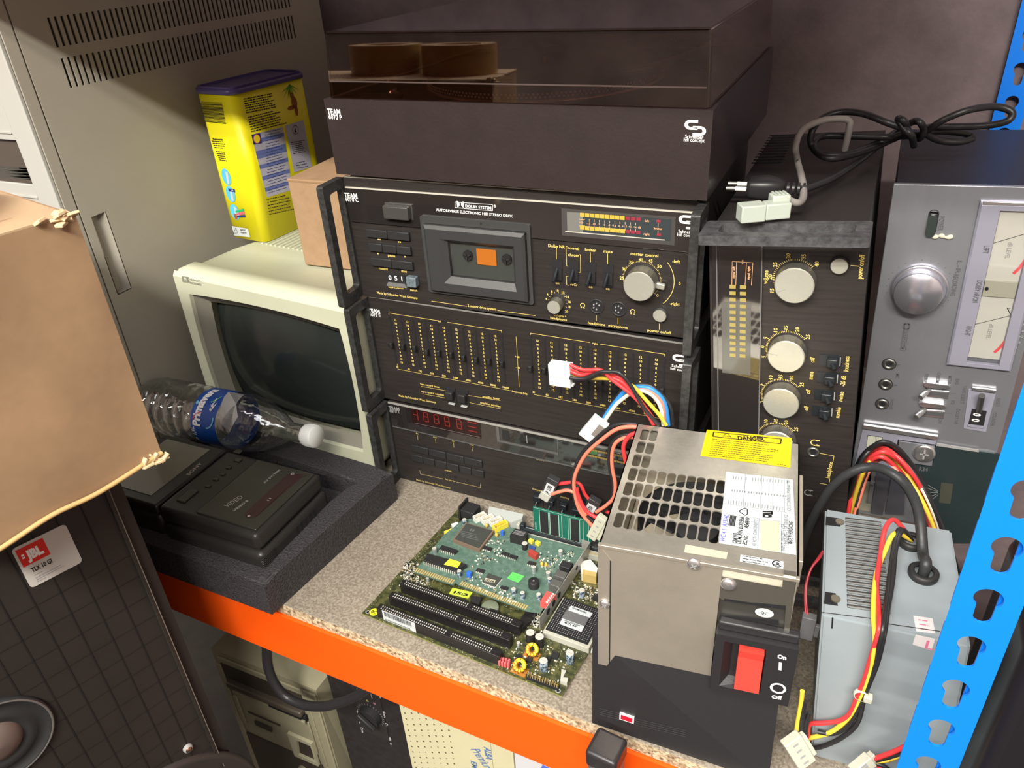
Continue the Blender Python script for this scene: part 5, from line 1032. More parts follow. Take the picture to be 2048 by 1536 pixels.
dip(((628, 443), (738, 478), (712, 500), (608, 468)), .004, 8, 'small_chip')
for x, y in ((1060, 508), (1115, 528), (1240, 572), (890, 622), (1052, 740), (940, 470)):
    dip(((x - 18, y - 22), (x + 32, y - 8), (x + 18, y + 12), (x - 32, y - 4)), .0025, 4, 'small_chip')
g = P(CF, Hh, ((945, 635), (1032, 668), (988, 722), (905, 690)), .003); b = MB(); b.prism(g, .0006, .003); b.mi = 1; gi = [tuple(mid(p, (sum(x[0] for x in g) / 4, sum(x[1] for x in g) / 4), -.12)) for p in g]; b.prism(gi, 0, .0006); b.mi = 2; b.poly(P(CF, Hh, ((925, 668), (995, 685), (985, 705), (915, 690)), .003)[::-1], .0032)
b.mi = 3; b.text('OKI OK', CF.uv(Hh(922, 690), .003), CF.uv(Hh(982, 703), .003), .0035, .0034, .04); b.build('square_chip', [chipG, tinM, creamP, blkM], root, CF)
b = MB(); b.poly([tuple(x) for x in P(CF, Hh, ((1110, 630), (1190, 657), (1148, 702), (1073, 672)))][::-1], .0004); q = Pan(CF); q.b = b; scribble(q, Hh, ((1105, 645), (1175, 665)), ((1090, 672), (1145, 690)), 3, 1.4, 1, .0006); b.build('green_sticker', [mat('neon_green', (.12, .8, .12), .5), mat('dark_green_print', (.02, .3, .05), .5)], root, CF)
u, v = CF.uv(Hh(1253, 690), .009); b = MB(); b.lathe(u, v, [(.0065, 0), (.0065, .009), (.006, .0095), (.001, .0095)], 32); b.mi = 1; b.disc(u, v, .0096, .0011); b.build('buzzer', [matteM, greyM], root, CF)
lump('relay', CF, Hh, ((1128, 330), (1216, 352), (1190, 402), (1090, 378)), .012, matteM, root, top=lambda b, g: None)
b = MB(); q = Pan(CF); q.b = b
for k in range(4):
    a = mid(CF.uv(Hh(1125 + 3 * k, 345), .012), CF.uv(Hh(1100, 372), .012), k / 4); c = mid(CF.uv(Hh(1200, 358), .012), CF.uv(Hh(1180, 388), .012), k / 4); b.line(a, c, .0008, .0122)
b.build('relay_print', greyM, root, CF)
def sbox(name, c, du, dv, h, col, ang=0, z0=0):
    u, v = CF.uv(Hh(*c), h); f = CF.sub(u, v, 0, (cos(ang), sin(ang), 0), (-sin(ang), cos(ang), 0)); b = MB(); b.box(-du / 2, du / 2, -dv / 2, dv / 2, z0, h, b=min(du, dv) * .08); return b.build(name, col, root, f)
can('capacitor', CF, Hh(1192, 432), .0038, .009, blackCan, root)
sbox('film_capacitor', (1250, 492), .013, .006, .008, mat('dark_red_block', (.36, .045, .035), .35), rad(-14))
for c_ in ((1235, 408), (1282, 422)): sbox('jumper_header', c_, .0062, .005, .005, mat('yellow_header', (.75, .62, .06), .5), rad(-14))
sbox('trimmer', (812, 630), .006, .005, .007, mat('blue_plastic', (.03, .13, .55), .35)); sbox('trimmer', (1040, 347), .004, .004, .007, mat('blue_plastic', (.03, .13, .55), .35)); sbox('inductor', (1245, 455), .008, .003, .003, mat('navy_plastic', (.03, .06, .25), .35))
for x, y in ((745, 620), (1116, 742), (1177, 768), (1287, 778), (1252, 592), (1436, 482), (1352, 630), (1362, 670), (575, 465), (780, 268)): can('capacitor', CF, Hh(x, y), .0028, .0090, palecan if x in (1436, 1252, 1352, 575) else blueCan, root)
tanM = mat('tantalum_orange', (.75, .42, .08), .35)
for x, y in ((931, 308), (984, 326), (1000, 372), (1310, 570), (1338, 575)):
    u, v = CF.uv(Hh(x, y), .005); b = MB(); b.lathe(u, v, [(.0006, .001), (.0020, .003), (.0022, .005), (.0014, .0072), (.0001, .0078)], 16); b.build('tantalum_capacitor', tanM, root, CF)
for c_ in ((1475, 575), (1440, 640), (1405, 700)):
    sbox('audio_jack', c_, .014, .011, .011, matteM if c_[0] == 1475 else mat('jack_grey', (.09, .09, .085), .4), rad(0))
g = P(CF, Hh, ((1345, 757), (1408, 780), (1355, 850), (1297, 828)), .009); b = MB(); b.prism(g, 0, .009); b.mi = 1
ga, gb = V(mid(g[1], g[0], .25)), V(mid(g[2], g[3], .25))
for i in range(5): q = ga + (gb - ga) * ((i + .5) / 5); b.box(q.x - .0015, q.x + .0012, q.y - .0006, q.y + .0006, .009, .0105)
b.build('dip_switch', [mat('red_dip', (.75, .09, .08), .4), whiteP], root, CF)
# metal bracket (stands upright along the right side)
a = V(CF.uv(Hh(1318, 925), .006)); c = V(CF.uv(Hh(1600, 500), .006)); d = (c - a).normalized(); kf = Fr(CF.W(a.x, a.y, 0), CF.m.to_3x3() @ V((d.x, d.y, 0)), CF.n); L_ = (c - a).length
b = MB(); b.box(-.008, L_ + .018, -.0095, .0095, -.0008, 0); b.box(L_ + .0175, L_ + .018, -.0095, .0095, -.012, 0); b.mi = 1
for x in (.012, .026, .04): b.disc(x, .001, .0003, .0042, 20); 
b.mi = 1; b.arc(L_ * .8, .001, .0003, .001, .003, 0, 360)
b.build('mounting_bracket', [mat('bracket_tin', (.42, .41, .38), .35, metal=.45), blkM], root, kf)
smd(CF, [[Hh(*p) for p in ((900, 420), (1060, 400), (1030, 560), (830, 600))], [Hh(*p) for p in ((1280, 500), (1560, 480), (1500, 560), (1330, 640))], [Hh(*p) for p in ((760, 690), (900, 640), (1080, 740), (1150, 850), (950, 780))]], 70, smdM, root, 9)
# ================================================================ MONITOR
P1 = crop(0, 0, 2.926); P3 = crop(0, 500, 2.926); P5 = crop(230, 840, 3.4133)
beigeM = mat('monitor_beige', (.52, .53, .40), .5, bump=.08, bscale=900, var=.03, vscale=20)
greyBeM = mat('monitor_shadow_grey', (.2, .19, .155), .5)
ma = math.atan2(-.0292, .3397)
MO = Fr((-.3504, .0101, 0), (cos(ma), sin(ma), 0), (0, 0, 1)); MW = .340; MT = .290; MZ0 = .022
root = thing('monitor', 'beige tube monitor with dark screen standing on the shelf left of the hifi stack', 'monitor', MO)
def arcpts(x0, x1, y, bow, n=12, z=0): return [(x0 + (x1 - x0) * i / n, y + bow * (1 - (2 * i / n - 1) ** 2), z) for i in range(n + 1)]
b = MB()
def sect(x0, x1, z0, z1, y, r=.012, n=5):   # rounded outline in (u,v) at out w=y
    return [(px, py, y) for px, py in b.rrect(x0, x1, z0, z1, r, n)]
secs = [sect(.0, MW, MZ0, MT - .004, .0, .016), sect(.0, MW, MZ0, MT, -.004, .016), sect(0, MW, MZ0, MT, -.03, .016), sect(.006, MW - .006, MZ0 + .002, MT - .004, -.034, .016), sect(.010, MW - .010, MZ0 + .004, MT - .002, -.10, .02), sect(.03, MW - .03, MZ0 + .02, MT - .004, -.24, .03), sect(.06, MW - .06, MZ0 + .05, MT - .03, -.34, .03)]
n = len(secs[0]); vs = [p for s in secs for p in s]
b._new(vs, [(k * n + i, k * n + (i + 1) % n, (k + 1) * n + (i + 1) % n, (k + 1) * n + i) for k in range(len(secs) - 1) for i in range(n)] + [tuple(range((len(secs) - 1) * n, len(secs) * n))[::-1]], True)
for i in range(26): b.box(.05 + .0095 * i, .054 + .0095 * i, MT - .008, MT - .0005, -.20, -.13)
bmesh.ops.recalc_face_normals(b.bm, faces=b.bm.faces[:])
b.build('rear_case', beigeM, root, MO)
sq = P(MO, P3, ((1090, 212), (1330, 800), (1735, 1192)), 0)
a0, aT = .026, MT - .037; a1, aB = MW - .022, MZ0 + .030
b = MB(); N_ = 16
def curvloop(x0, x1, y0, y1, bow, z, n=N_):
    L_ = []
    for i in range(n): t = i / n; L_.append((x0 + (x1 - x0) * t, y0 - bow * (1 - (2 * t - 1) ** 2), z))
    for i in range(n): t = i / n; L_.append((x1 + bow * (1 - (2 * t - 1) ** 2), y0 + (y1 - y0) * t, z))
    for i in range(n): t = i / n; L_.append((x1 + (x0 - x1) * t, y1 + bow * (1 - (2 * t - 1) ** 2), z))
    for i in range(n): t = i / n; L_.append((x0 - bow * (1 - (2 * t - 1) ** 2), y1 + (y0 - y1) * t, z))
    return L_
LL = [curvloop(.002, MW - .002, MZ0 + .002, MT - .004, 0, 0), curvloop(.004, MW - .004, MZ0 + .004, MT - .010, .001, .006), curvloop(a0, a1, aB, aT, .006, .004), curvloop(a0 + .001, a1 - .001, aB + .001, aT - .001, .006, -.002), curvloop(a0 + .018, a1 - .018, aB + .014, aT - .018, .006, -.016)]
n = 4 * N_
for k in range(4):
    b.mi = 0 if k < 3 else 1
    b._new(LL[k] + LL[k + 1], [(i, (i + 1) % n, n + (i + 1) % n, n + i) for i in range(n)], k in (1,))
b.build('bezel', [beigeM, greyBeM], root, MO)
b = MB(); G_ = 24; x0, x1, y0, y1 = a0 + .015, a1 - .015, aB + .011, aT - .014; vs = []
for j in range(G_ + 1):
    for i in range(G_ + 1):
        s, t = i / G_ * 2 - 1, j / G_ * 2 - 1; vs.append((x0 + (x1 - x0) * i / G_, y0 + (y1 - y0) * j / G_, -.015 - .010 * (s * s + t * t)+.004))
b._new(vs, [(j * (G_ + 1) + i, j * (G_ + 1) + i + 1, (j + 1) * (G_ + 1) + i + 1, (j + 1) * (G_ + 1) + i) for j in range(G_) for i in range(G_)], True)
b.build('screen', mat('dark_tube_glass', (.02, .024, .022), .12, spec=.45), root, MO)
p = Pan(MO); p.b.mi = 1; g = P(MO, P3, ((1068, 152), (1104, 157), (1108, 188), (1072, 184)), .005); p.b.prism([tuple(x) for x in g], .0055, .0065)
p.b.mi = 2; gc = (sum(x[0] for x in g) / 4, sum(x[1] for x in g) / 4); p.b.disc(*gc, .0066, .0036, 20); p.b.mi = 1; p.b.ctext('hp', gc, .0042, 0, .0068, .03)
p.b.mi = 1; p.b.text('HEWLETT', MO.uv(P3(1112, 176), .006), MO.uv(P3(1178, 188), .006), .0032, .0064, .02); p.b.text('PACKARD', MO.uv(P3(1112, 196), .006), MO.uv(P3(1180, 208), .006), .0032, .0064, .02)
p.b.build('lettering', [yelM, mat('logo_grey', (.2, .2, .17), .5), beigeM], root, MO)
b = MB(); b.cyl(MW / 2, -.13, 0, MZ0 + .01, .10, .08, n=40)
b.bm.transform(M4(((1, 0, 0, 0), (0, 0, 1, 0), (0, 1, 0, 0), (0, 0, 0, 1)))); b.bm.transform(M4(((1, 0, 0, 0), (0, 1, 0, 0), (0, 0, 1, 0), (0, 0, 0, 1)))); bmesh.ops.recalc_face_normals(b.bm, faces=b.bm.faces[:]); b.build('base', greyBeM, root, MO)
# ================================================================ YELLOW TIN
c0 = onplane(462, 473, V((0, 0, 1)), .2905); c1 = onplane(530, 485, V((0, 0, 1)), .2905)
TF = Fr((c0.x, c0.y, .2905), (c1.x - c0.x, c1.y - c0.y, 0), (0, 0, 1)); tw = (c1 - c0).length + .004; td, th = .150, .222
root = thing('cocoa_carton', 'yellow cocoa carton with dark blue lid standing on the monitor', 'food carton', TF)
yellowM = mat('carton_yellow', (.86, .78, .01), .4, bump=.03, bscale=60)
b = MB(); T_ = M4(((1, 0, 0, 0), (0, 0, 1, 0), (0, -1, 0, 0), (0, 0, 0, 1)))  # (x,y,z)->(x, z, -y): plan -> frame (u, v=height, w=-depth)
b.T = T_; b.prism(b.rrect(0, tw, 0, td, .014, 6), 0, th, sm=True); b.build('carton_body', yellowM, root, TF)
b = MB(); b.T = T_; b.prism(b.rrect(-.002, tw + .002, -.002, td + .002, .015, 6), th - .001, th + .006, sm=True); b.ring(b.rrect(.001, tw - .001, .001, td - .001, .013, 6), b.rrect(.004, tw - .004, .004, td - .004, .011, 6), th + .006, th + .009)
bmesh.ops.recalc_face_normals(b.bm, faces=b.bm.faces[:]); b.build('lid', mat('indigo_lid', (.09, .07, .22), .35), root, TF)
TFF = Fr(TF.W(0, 0, .0004), TF.u, TF.v); TS = Fr(TF.W(tw + .0004, 0, 0), -TF.n, TF.v)
b = MB(); q = Pan(TFF); q.b = b
b.mi = 0
for i in range(18):
    t = i / 17; wd = rnd.choice((.0004, .0007, .0011)); a = mid((1172, 596), (1198, 708), t); c = mid((1300, 600), (1322, 722), t); q.l(P1(*a), P1(*c), w=wd, col=0)
q.t('Wie wird es zubereitet', P1(1245, 818), P1(1305, 822), .0028, 0, .05, .0003)
scribble(q, P1, ((1240, 825), (1325, 832)), ((1255, 862), (1322, 868)), 4, 1.6, 0, .0014, z=.0003); scribble(q, P1, ((1262, 885), (1325, 890)), ((1285, 935), (1330, 942)), 5, 1.6, 0, .0014, z=.0003)
for (x, y), k in (((1325, 1035), 0), ((1350, 1135), 1), ((1375, 1240), 2)):
    u, v = TFF.uv(P1(x, y)); b.mi = 1; b.T = M4.Translation((u, v, 0)) @ M4.Scale(.0095, 4, (1, 0, 0)) @ M4.Scale(.0130, 4, (0, 1, 0)); b.disc(0, 0, .0004, 1); b.mi = 2; b.prism([(-.1, -.9), (.35, -.8), (.6, .5), (.1, .7)], .0005, .0006); b.T = M4.Identity(4)
    if k == 1: b.mi = 3; b.rect(u - .002, u + .012, v + .004, v + .009, .0007); b.mi = 2; b.ctext('3-4', (u + .006, v + .0065), .003, 0, .0008, .03)
    if k == 2:
        for j, mi in enumerate((4, 5, 3)): b.mi = mi; b.prism([(u + .002, v + .002 - j * .004), (u + .022, v + .008 - j * .005), (u + .022, v + .004 - j * .005), (u + .002, v - .001 - j * .004)], .0006, .0007)
        b.mi = 6; b.rect(u - .003, u + .003, v - .012, v - .003, .0008)
g = P(TFF, P1, ((1358, 1322), (1452, 1338), (1465, 1388), (1372, 1378))); b.mi = 2; b.poly(g[::-1], .0004); q.t('MIX', P1(1410, 1348), P1(1440, 1350), .002, 0, .03, .0006).l(P1(1368, 1365), P1(1382, 1332), P1(1392, 1362), P1(1368, 1365), w=.0006, col=0, z=.0006).t('Papier', P1(1412, 1364), P1(1446, 1366), .002, 0, .03, .0006)
b.build('front_printing', [blkM, mat('sky_blue_print', (.1, .5, .75), .5), whiteP, mat('navy_print', (.02, .03, .18), .5), mat('green_print', (.02, .4, .12), .5), mat('pink_print', (.8, .1, .2), .5), mat('brown_print', (.3, .1, .03), .5)], root, TFF)
b = MB(); q = Pan(TS); q.b = b
scribble(q, P1, ((1425, 580), (1590, 548)), ((1440, 660), (1640, 620)), 7, 2, 0, .0014, z=.0003); scribble(q, P1, ((1448, 688), (1640, 640)), ((1470, 770), (1680, 718)), 7, 2, 0, .0014, z=.0003)
g = P(TS, P1, ((1470, 788), (1655, 742), (1712, 1110), (1562, 1155))); 
def pgn(b, g, z): b.poly(g if sum(g[i][0] * g[(i + 1) % len(g)][1] - g[(i + 1) % len(g)][0] * g[i][1] for i in range(len(g))) > 0 else g[::-1], z)
b.mi = 1; pgn(b, g, .0002); b.mi = 2
for t in (.12, .3, .36, .52, .7, .88):
    a = mid((1470, 788), (1562, 1155), t); c = mid((1655, 742), (1712, 1110), t); q.l(P1(*a), P1(*c), w=.006, col=2, z=.0003)
scribble(q, P1, ((1550, 775), (1640, 755)), ((1570, 1130), (1700, 1090)), 22, 1.5, 3, .0009, z=.0004)
g = P(TS, P1, ((1470, 788), (1520, 778), (1532, 838), (1482, 845))); b.mi = 3; pgn(b, g, .0005); gc = (sum(x[0] for x in g) / 4, sum(x[1] for x in g) / 4); b.mi = 4; b.disc(*gc, .0006, .0065, 24); b.mi = 5; b.arc(*gc, .0007, .0058, .0066, 0, 360)
g = P(TS, P1, ((1668, 735), (1775, 702), (1825, 975), (1720, 1010))); b.mi = 1; pgn(b, g, .0002); u, v = TS.uv(P1(1728, 760)); b.mi = 0; b.arc(u, v, .0004, .006, .0068, 0, 360); b.prism([(u - .003, v - .003), (u + .001, v - .004), (u + .003, v + .003), (u, v + .001)], .0003, .0004)
scribble(q, P1, ((1700, 835), (1785, 820)), ((1715, 900), (1790, 885)), 7, 1.6, 0, .001, z=.0004); scribble(q, P1, ((1730, 955), (1800, 940)), ((1735, 985), (1810, 970)), 3, 1.6, 0, .001, z=.0004)
scribble(q, P1, ((1560, 1168), (1690, 1140)), ((1575, 1255), (1735, 1220)), 6, 1.8, 0, .0012, z=.0003)
for dx, dy, rx, ry in ((0, 0, .006, .009), (-.008, -.006, .009, .003), (.001, -.012, .0035, .008), (-.002, .011, .004, .0045), (-.005, .019, .0015, .008)):
    u, v = TS.uv(P1(1722, 600)); b.mi = 7; b.T = M4.Translation((u + dx, v + dy, .0003)) @ M4.Scale(rx, 4, (1, 0, 0)) @ M4.Scale(ry, 4, (0, 1, 0)); b.disc(0, 0, 0, 1, 18)
b.T = M4.Identity(4)
# palm leaves and a generic monkey-brown figure
b.mi = 6
for k in range(7):
    u, v = TS.uv(P1(1690, 500)); a = rad(200 + 22 * k); b.poly([(u, v), (u + .022 * cos(a) + .001, v + .022 * sin(a)), (u + .0022 * cos(a + 1.4), v + .0022 * sin(a + 1.4))], .0003); b.poly([(u, v), (u + .0022 * cos(a + 1.4), v + .0022 * sin(a + 1.4)), (u + .022 * cos(a) + .001, v + .022 * sin(a))], .00032)
b.build('side_printing', [blkM, mat('pale_lilac', (.45, .45, .55), .5), mat('mid_blue_band', (.14, .18, .42), .5), mat('navy_print', (.02, .03, .18), .5), mat('gold_dot', (.9, .7, .02), .5), mat('pink_print', (.8, .1, .2), .5), mat('leaf_green', (.1, .35, .03), .5), mat('brown_print', (.3, .1, .03), .5)], root, TS)
# ================================================================ SMALL CARDBOARD BOX
cardbM = mat('kraft_cardboard', (.33, .21, .12), .75, bump=.15, bscale=120, var=.1, vscale=60, stretch=(1, 1, .2))
cardbDark = mat('kraft_fold', (.28, .17, .09), .8)
c0 = onplane(610, 530, V((0, 0, 1)), .2905); c1 = onplane(700, 540, V((0, 0, 1)), .2905)
KF = Fr((c0.x, c0.y, .2905), (c1.x - c0.x, c1.y - c0.y, 0), (0, 0, 1))
root = thing('cardboard_box', 'small plain cardboard box on the monitor, tucked behind the stack handles', 'cardboard box', KF)
b = MB(); b.box(0, .12, 0, .124, -.16, 0, b=.0015, seg=1); b.build('carton_body', cardbM, root, KF)
b = MB(); b.box(0, .12, .1242, .1262, -.16, -.0005); b.mi = 1; b.box(0, .12, .1226, .1243, .0, .0006); b.build('flap', [mat('kraft_top', (.38, .24, .14), .75, var=.1, vscale=40), cardbDark], root, KF)
# ================================================================ COMPUTER TOWER
TX = -.4
TWf = Fr((TX, -.0875, 0), (0, 1, 0), (0, 0, 1))      # side panel seen from +x ; u = depth, v = height
twM = mat('warm_grey_beige', (.36, .335, .285), .5, bump=.05, bscale=700, var=.03, vscale=10)
root = thing('server_tower', 'tall beige computer tower with slotted side panel at the left rear', 'computer tower', TWf)
TTOP = .84
b = MB(); q0 = P(TWf, P1, ((348, 275), (300, 100), (415, 515), (370, 340))); 
z_top0, z_bot0 = TWf.uv(P1(300, 100))[1], TWf.uv(P1(348, 275))[1]; z_top1, z_bot1 = TWf.uv(P1(370, 340))[1], TWf.uv(P1(415, 515))[1]
us, ue = TWf.uv(P1(330, 270))[0], TWf.uv(P1(1755, 270))[0]
ns = 50; st = (ue - us) / ns
cov = 0.615
seam = TWf.uv((83, 213))[0]
# solid side skin around the slots: rows of vertical bars between real openings
def skin(v0, v1): b.box(seam + .001, cov, v0, v1, -.0015, 0)
gr = P(TWf, crop(0, 380, 4.8), ((890, 250), (1025, 208), (1245, 950), (1118, 1008))); gu0, gu1 = (gr[0][0] + gr[3][0]) / 2, (gr[1][0] + gr[2][0]) / 2; gv1, gv0 = (gr[0][1] + gr[1][1]) / 2, (gr[2][1] + gr[3][1]) / 2
skin(z_top0, TTOP); skin(z_top1, z_bot0); skin(gv1, z_bot1)
b.box(seam + .001, gu0, gv0, gv1, -.0015, 0); b.box(gu1, cov, gv0, gv1, -.0015, 0); skin(.0, gv0)
for z0, z1 in ((z_bot0, z_top0), (z_bot1, z_top1)):
    b.box(seam + .001, us, z0, z1, -.0015, 0); b.box(ue, cov, z0, z1, -.0015, 0)
    for i in range(ns): b.box(us + st * i + st * .42, us + st * (i + 1), z0, z1, -.0015, 0)
# recessed grip
b.box(gu0, gu1, gv0, gv1, -.013, -.012); b.box(gu0 - .001, gu0, gv0, gv1, -.013, 0); b.box(gu0, gu1, gv0 - .001, gv0, -.013, 0); b.box(gu0, gu1, gv1, gv1 + .001, -.013, 0)
b.prism([(gu1 - .006, gv0), (gu1, gv0), (gu1, gv1), (gu1 - .006, gv1)], -.012, -.0119)
b.hexa([(gu1 - .006, gv0, -.012), (gu1 + .001, gv0, -.012), (gu1 + .001, gv1, -.012), (gu1 - .006, gv1, -.012)], [(gu1 - .0005, gv0, 0), (gu1 + .001, gv0, 0), (gu1 + .001, gv1, 0), (gu1 - .0005, gv1, 0)])
b.build('side_panel', twM, root, TWf)
b = MB(); b.box(.002, cov - .001, .0, TTOP - .002, -.26, -.02); b.build('chassis', mat('chassis_dark', (.07, .055, .045), .6), root, TWf)
b = MB(); b.box(0, seam - .001, 0, TTOP, -.03, 0, b=.001); b.box(seam - .001, seam + .001, 0, TTOP, -.012, -.0025); b.build('front_edge_strip', twM, root, TWf)
# front bezel (faces the viewer)
FB = Fr((TX, -.0875, 0), (1, 0, 0), (0, 0, 1)); offw = mat('off_white_bezel', (.4, .395, .37), .45, bump=.04, bscale=500)
q2 = crop(0, 195, 6.535)
bay = P(FB, q2, ((280, 550), (460, 1130))); bu = (bay[0][0] + bay[1][0]) / 2; bt, bb_ = bay[0][1], bay[1][1]
bt2 = FB.uv(q2(505, 1280))[1]
b = MB(); b.box(bu, -.0005, 0, TTOP, 0, .006, b=.0015); b.box(-.27, bu, bt, TTOP, 0, .004); b.box(-.27, bu, bb_ - .030, bb_, 0, .004, b=.001); b.box(-.27, bu, bb_ - .018, bb_ - .016, .004, .006); b.box(-.27, -.255, 0, TTOP, 0, .006); b.box(-.27, bu, 0, bt2 - .11, 0, .004); b.build('front_bezel', offw, root, FB)
b = MB(); b.box(-.255, bu + .001, bb_ + .002, bb_ + .022, -.14, -.002, b=.002); b.box(-.10, bu - .004, bb_ + .02, bb_ + .04, -.12, -.03, b=.006); b.tube([(-.06, bb_ + .03, -.02), (-.05, bb_ + .036, -.01), (-.035, bb_ + .03, -.012), (-.03, bb_ + .024, -.004)], .002); b.build('drive_tray', mat('tray_grey', (.2, .19, .17), .5), root, FB)
b = MB(); b.box(-.25, bu - .012, bt2 - .055, bt2 - .008, -.12, .003, b=.001); b.mi = 1; b.box(bu - .036, bu - .018, bt2 - .04, bt2 - .022, .003, .006, b=.001); b.build('floppy_drive', [offw, twM], root, FB)
g = P(FB, crop(0, 0, 2.926), ((0, 570), (30, 600), (68, 665), (22, 660)), .004)
b = MB(); b.box(-.25, bu - .024, g[1][1] - .004, g[1][1] + .004, .004, .0046); b.mi = 1; b.box(bu - .032, bu - .015, g[2][1], g[2][1] + .022, .004, .009, b=.001); b.box(-.25, bu - .004, bt + .008, bt + .010, .004, .0055); b.build('optical_drive', [blkM, offw], root, FB)
# ================================================================ FOAM TRAY
foamM = mat('charcoal_foam', (.022, .020, .022), .7, bump=1.0, bscale=420, var=1, vscale=420, sharp=.6, col2=(.055, .05, .055))
fx0 = (-.30, -.2800); fr_ = (.0035, -.2846); fb = (.0300, -.0440)
FO = Fr((.0035, -.2846, .0003), (cos(rad(-1)), sin(rad(-1)), 0), (0, 1, 0))
FO = Fr((.0035, -.2846, .0003), (1, 0, 0), (0, 1, 0))
root = thing('foam_tray', 'black foam packing tray under the portable video player, overhanging the shelf edge', 'foam tray', FO)
b = MB(); out = [(-.345, .004), (0, 0), (.027, .241), (-.335, .262)]; inn = [(-.318, .038), (-.034, .033), (-.010, .205), (-.31, .222)]
def sub(l, n=10): return [tuple(mid(l[i], l[(i + 1) % 4], k / n)) for i in range(4) for k in range(n)]
b.ring(sub(out), sub(inn), 0, .05)
bmesh.ops.bevel(b.bm, geom=[e for e in b.bm.edges if abs(e.verts[0].co.z - .05) < 1e-5 and abs(e.verts[1].co.z - .05) < 1e-5 and len(e.link_faces) == 2 and abs(e.link_faces[0].normal.dot(e.link_faces[1].normal)) < .5], offset=.005, segments=3, affect='EDGES')
bmesh.ops.remove_doubles(b.bm, verts=b.bm.verts[:], dist=1e-5); b.prism(out, 0, .018)
bmesh.ops.recalc_face_normals(b.bm, faces=b.bm.faces[:]); o = b.build('foam_body', foamM, root, FO)
# ================================================================ PORTABLE VIDEO PLAYER
zt = .098
vq = {k: onplane(*P5(*c), V((0, 0, 1)), zt) for k, c in dict(bl=(350, 95), br=(1395, 360), fr=(1000, 790), fl=(60, 470)).items()}
ax = (vq['br'] - vq['bl']).normalized(); 
VP = Fr((vq['bl'].x, vq['bl'].y, zt), (ax.x, ax.y, 0), (-ax.y, ax.x, 0))
root = thing('video_player', 'dark portable video player with flip screen lying in the foam tray', 'video player', VP)
vpM = mat('player_black', (.022, .02, .019), .35, bump=.05, bscale=600); vpG = mat('player_plate', (.028, .027, .022), .28); 
gq = P(VP, P5, ((350, 95), (1395, 360), (1000, 790), (310, 590), (820, 150)))
Lu = gq[1][0] + .003; Dv = -(gq[2][1]) + .004
hx = VP.uv(P5(820, 155))[0]; plate_u = VP.uv(P5(1010, 245))[0]
print('VP', Lu, Dv, hx, plate_u)
b = MB(); b.box(hx + .001, Lu, -Dv, 0, -.026, 0, b=.007, seg=3); b.box(hx + .002, Lu + .003, -Dv - .003, .002, -.056, -.027, b=.009, seg=3)
for k in range(8): b.box(Lu - .004, Lu + .0036, -Dv - .0034, -Dv + .02, -.034 - k * .0026, -.0328 - k * .0026, b=.0004, seg=1)
b.build('player_body', vpM, root, VP)
b = MB(); b.box(-.002, hx - .0005, -Dv, 0, -.015, 0, b=.003); b.mi = 1
sc4 = P(VP, P5, ((350, 110), (690, 175), (330, 475), (75, 400))); b.box(.012, hx - .022, -Dv + .014, -.010, 0, .0008)
b.build('screen_lid', [vpM, mat('lcd_glass', (.17, .165, .135), .10, spec=.8)], root, VP)
b = MB(); b.box(.0, hx - .002, -Dv, 0, -.056, -.017, b=.006); b.build('lower_body', vpM, root, VP)
b = MB(); b.box(plate_u, Lu - .006, -Dv + .008, -.006, 0, .0022, b=.0018); b.mi = 1
mq_ = P(VP, P5, ((900, 690), (1235, 380))); pu = Lu - .030
b.prism(b.rrect(pu - .009, pu + .009, -Dv + .022, -.016, .0088, 8), .0022, .0028)
b.mi = 2
for k in range(5): b.box(Lu - .0005, Lu + .0035, -.07 + k * .009, -.066 + k * .009, -.05, -.035)
b.build('cassette_lid', [vpG, mat('maroon_band', (.03, .012, .014), .3), blkM], root, VP)
b = MB()
for c_, r in (((840, 218), .0055), ((840, 275), .0055), ((775, 325), .004), ((735, 370), .004), ((690, 405), .004), ((635, 452), .004)):
    u, v = VP.uv(P5(*c_)); b.box(u - r, u + r, v - r * .7, v + r * .7, 0, .0016, b=.0012)
u, v = VP.uv(P5(500, 515)); b.box(u - .007, u + .007, v - .014, v + .012, 0, .002, b=.0015)
b.build('button', mat('button_dark', (.04, .038, .033), .35), root, VP)
q = Pan(VP); q.t('SONY', P5(505, 382), P5(600, 295), .0052, 3, .04, .0006).t('VIDEO 8', P5(820, 635), P5(915, 562), .0035, 3, .03, .0026).t('AV SYSTEM', P5(1025, 445), P5(1135, 352), .0035, 3, .02, .0026)
q.t('VIDEO', P5(770, 610), P5(880, 540), .008, 3, .0, .0026); q.t('II', P5(1052, 565), P5(1072, 548), .0035, 3, .0, .003)
u, v = VP.uv(P5(918, 668)); q.b.disc(u, v, .003, .0018, 12); u, v = VP.uv(P5(1215, 380)); q.b.arc(u, v, .003, .0012, .0022, 0, 360)
q.b.build('lettering', [yelM, whtM, blkM, mat('faint_print', (.3, .28, .27), .5)], root, VP)
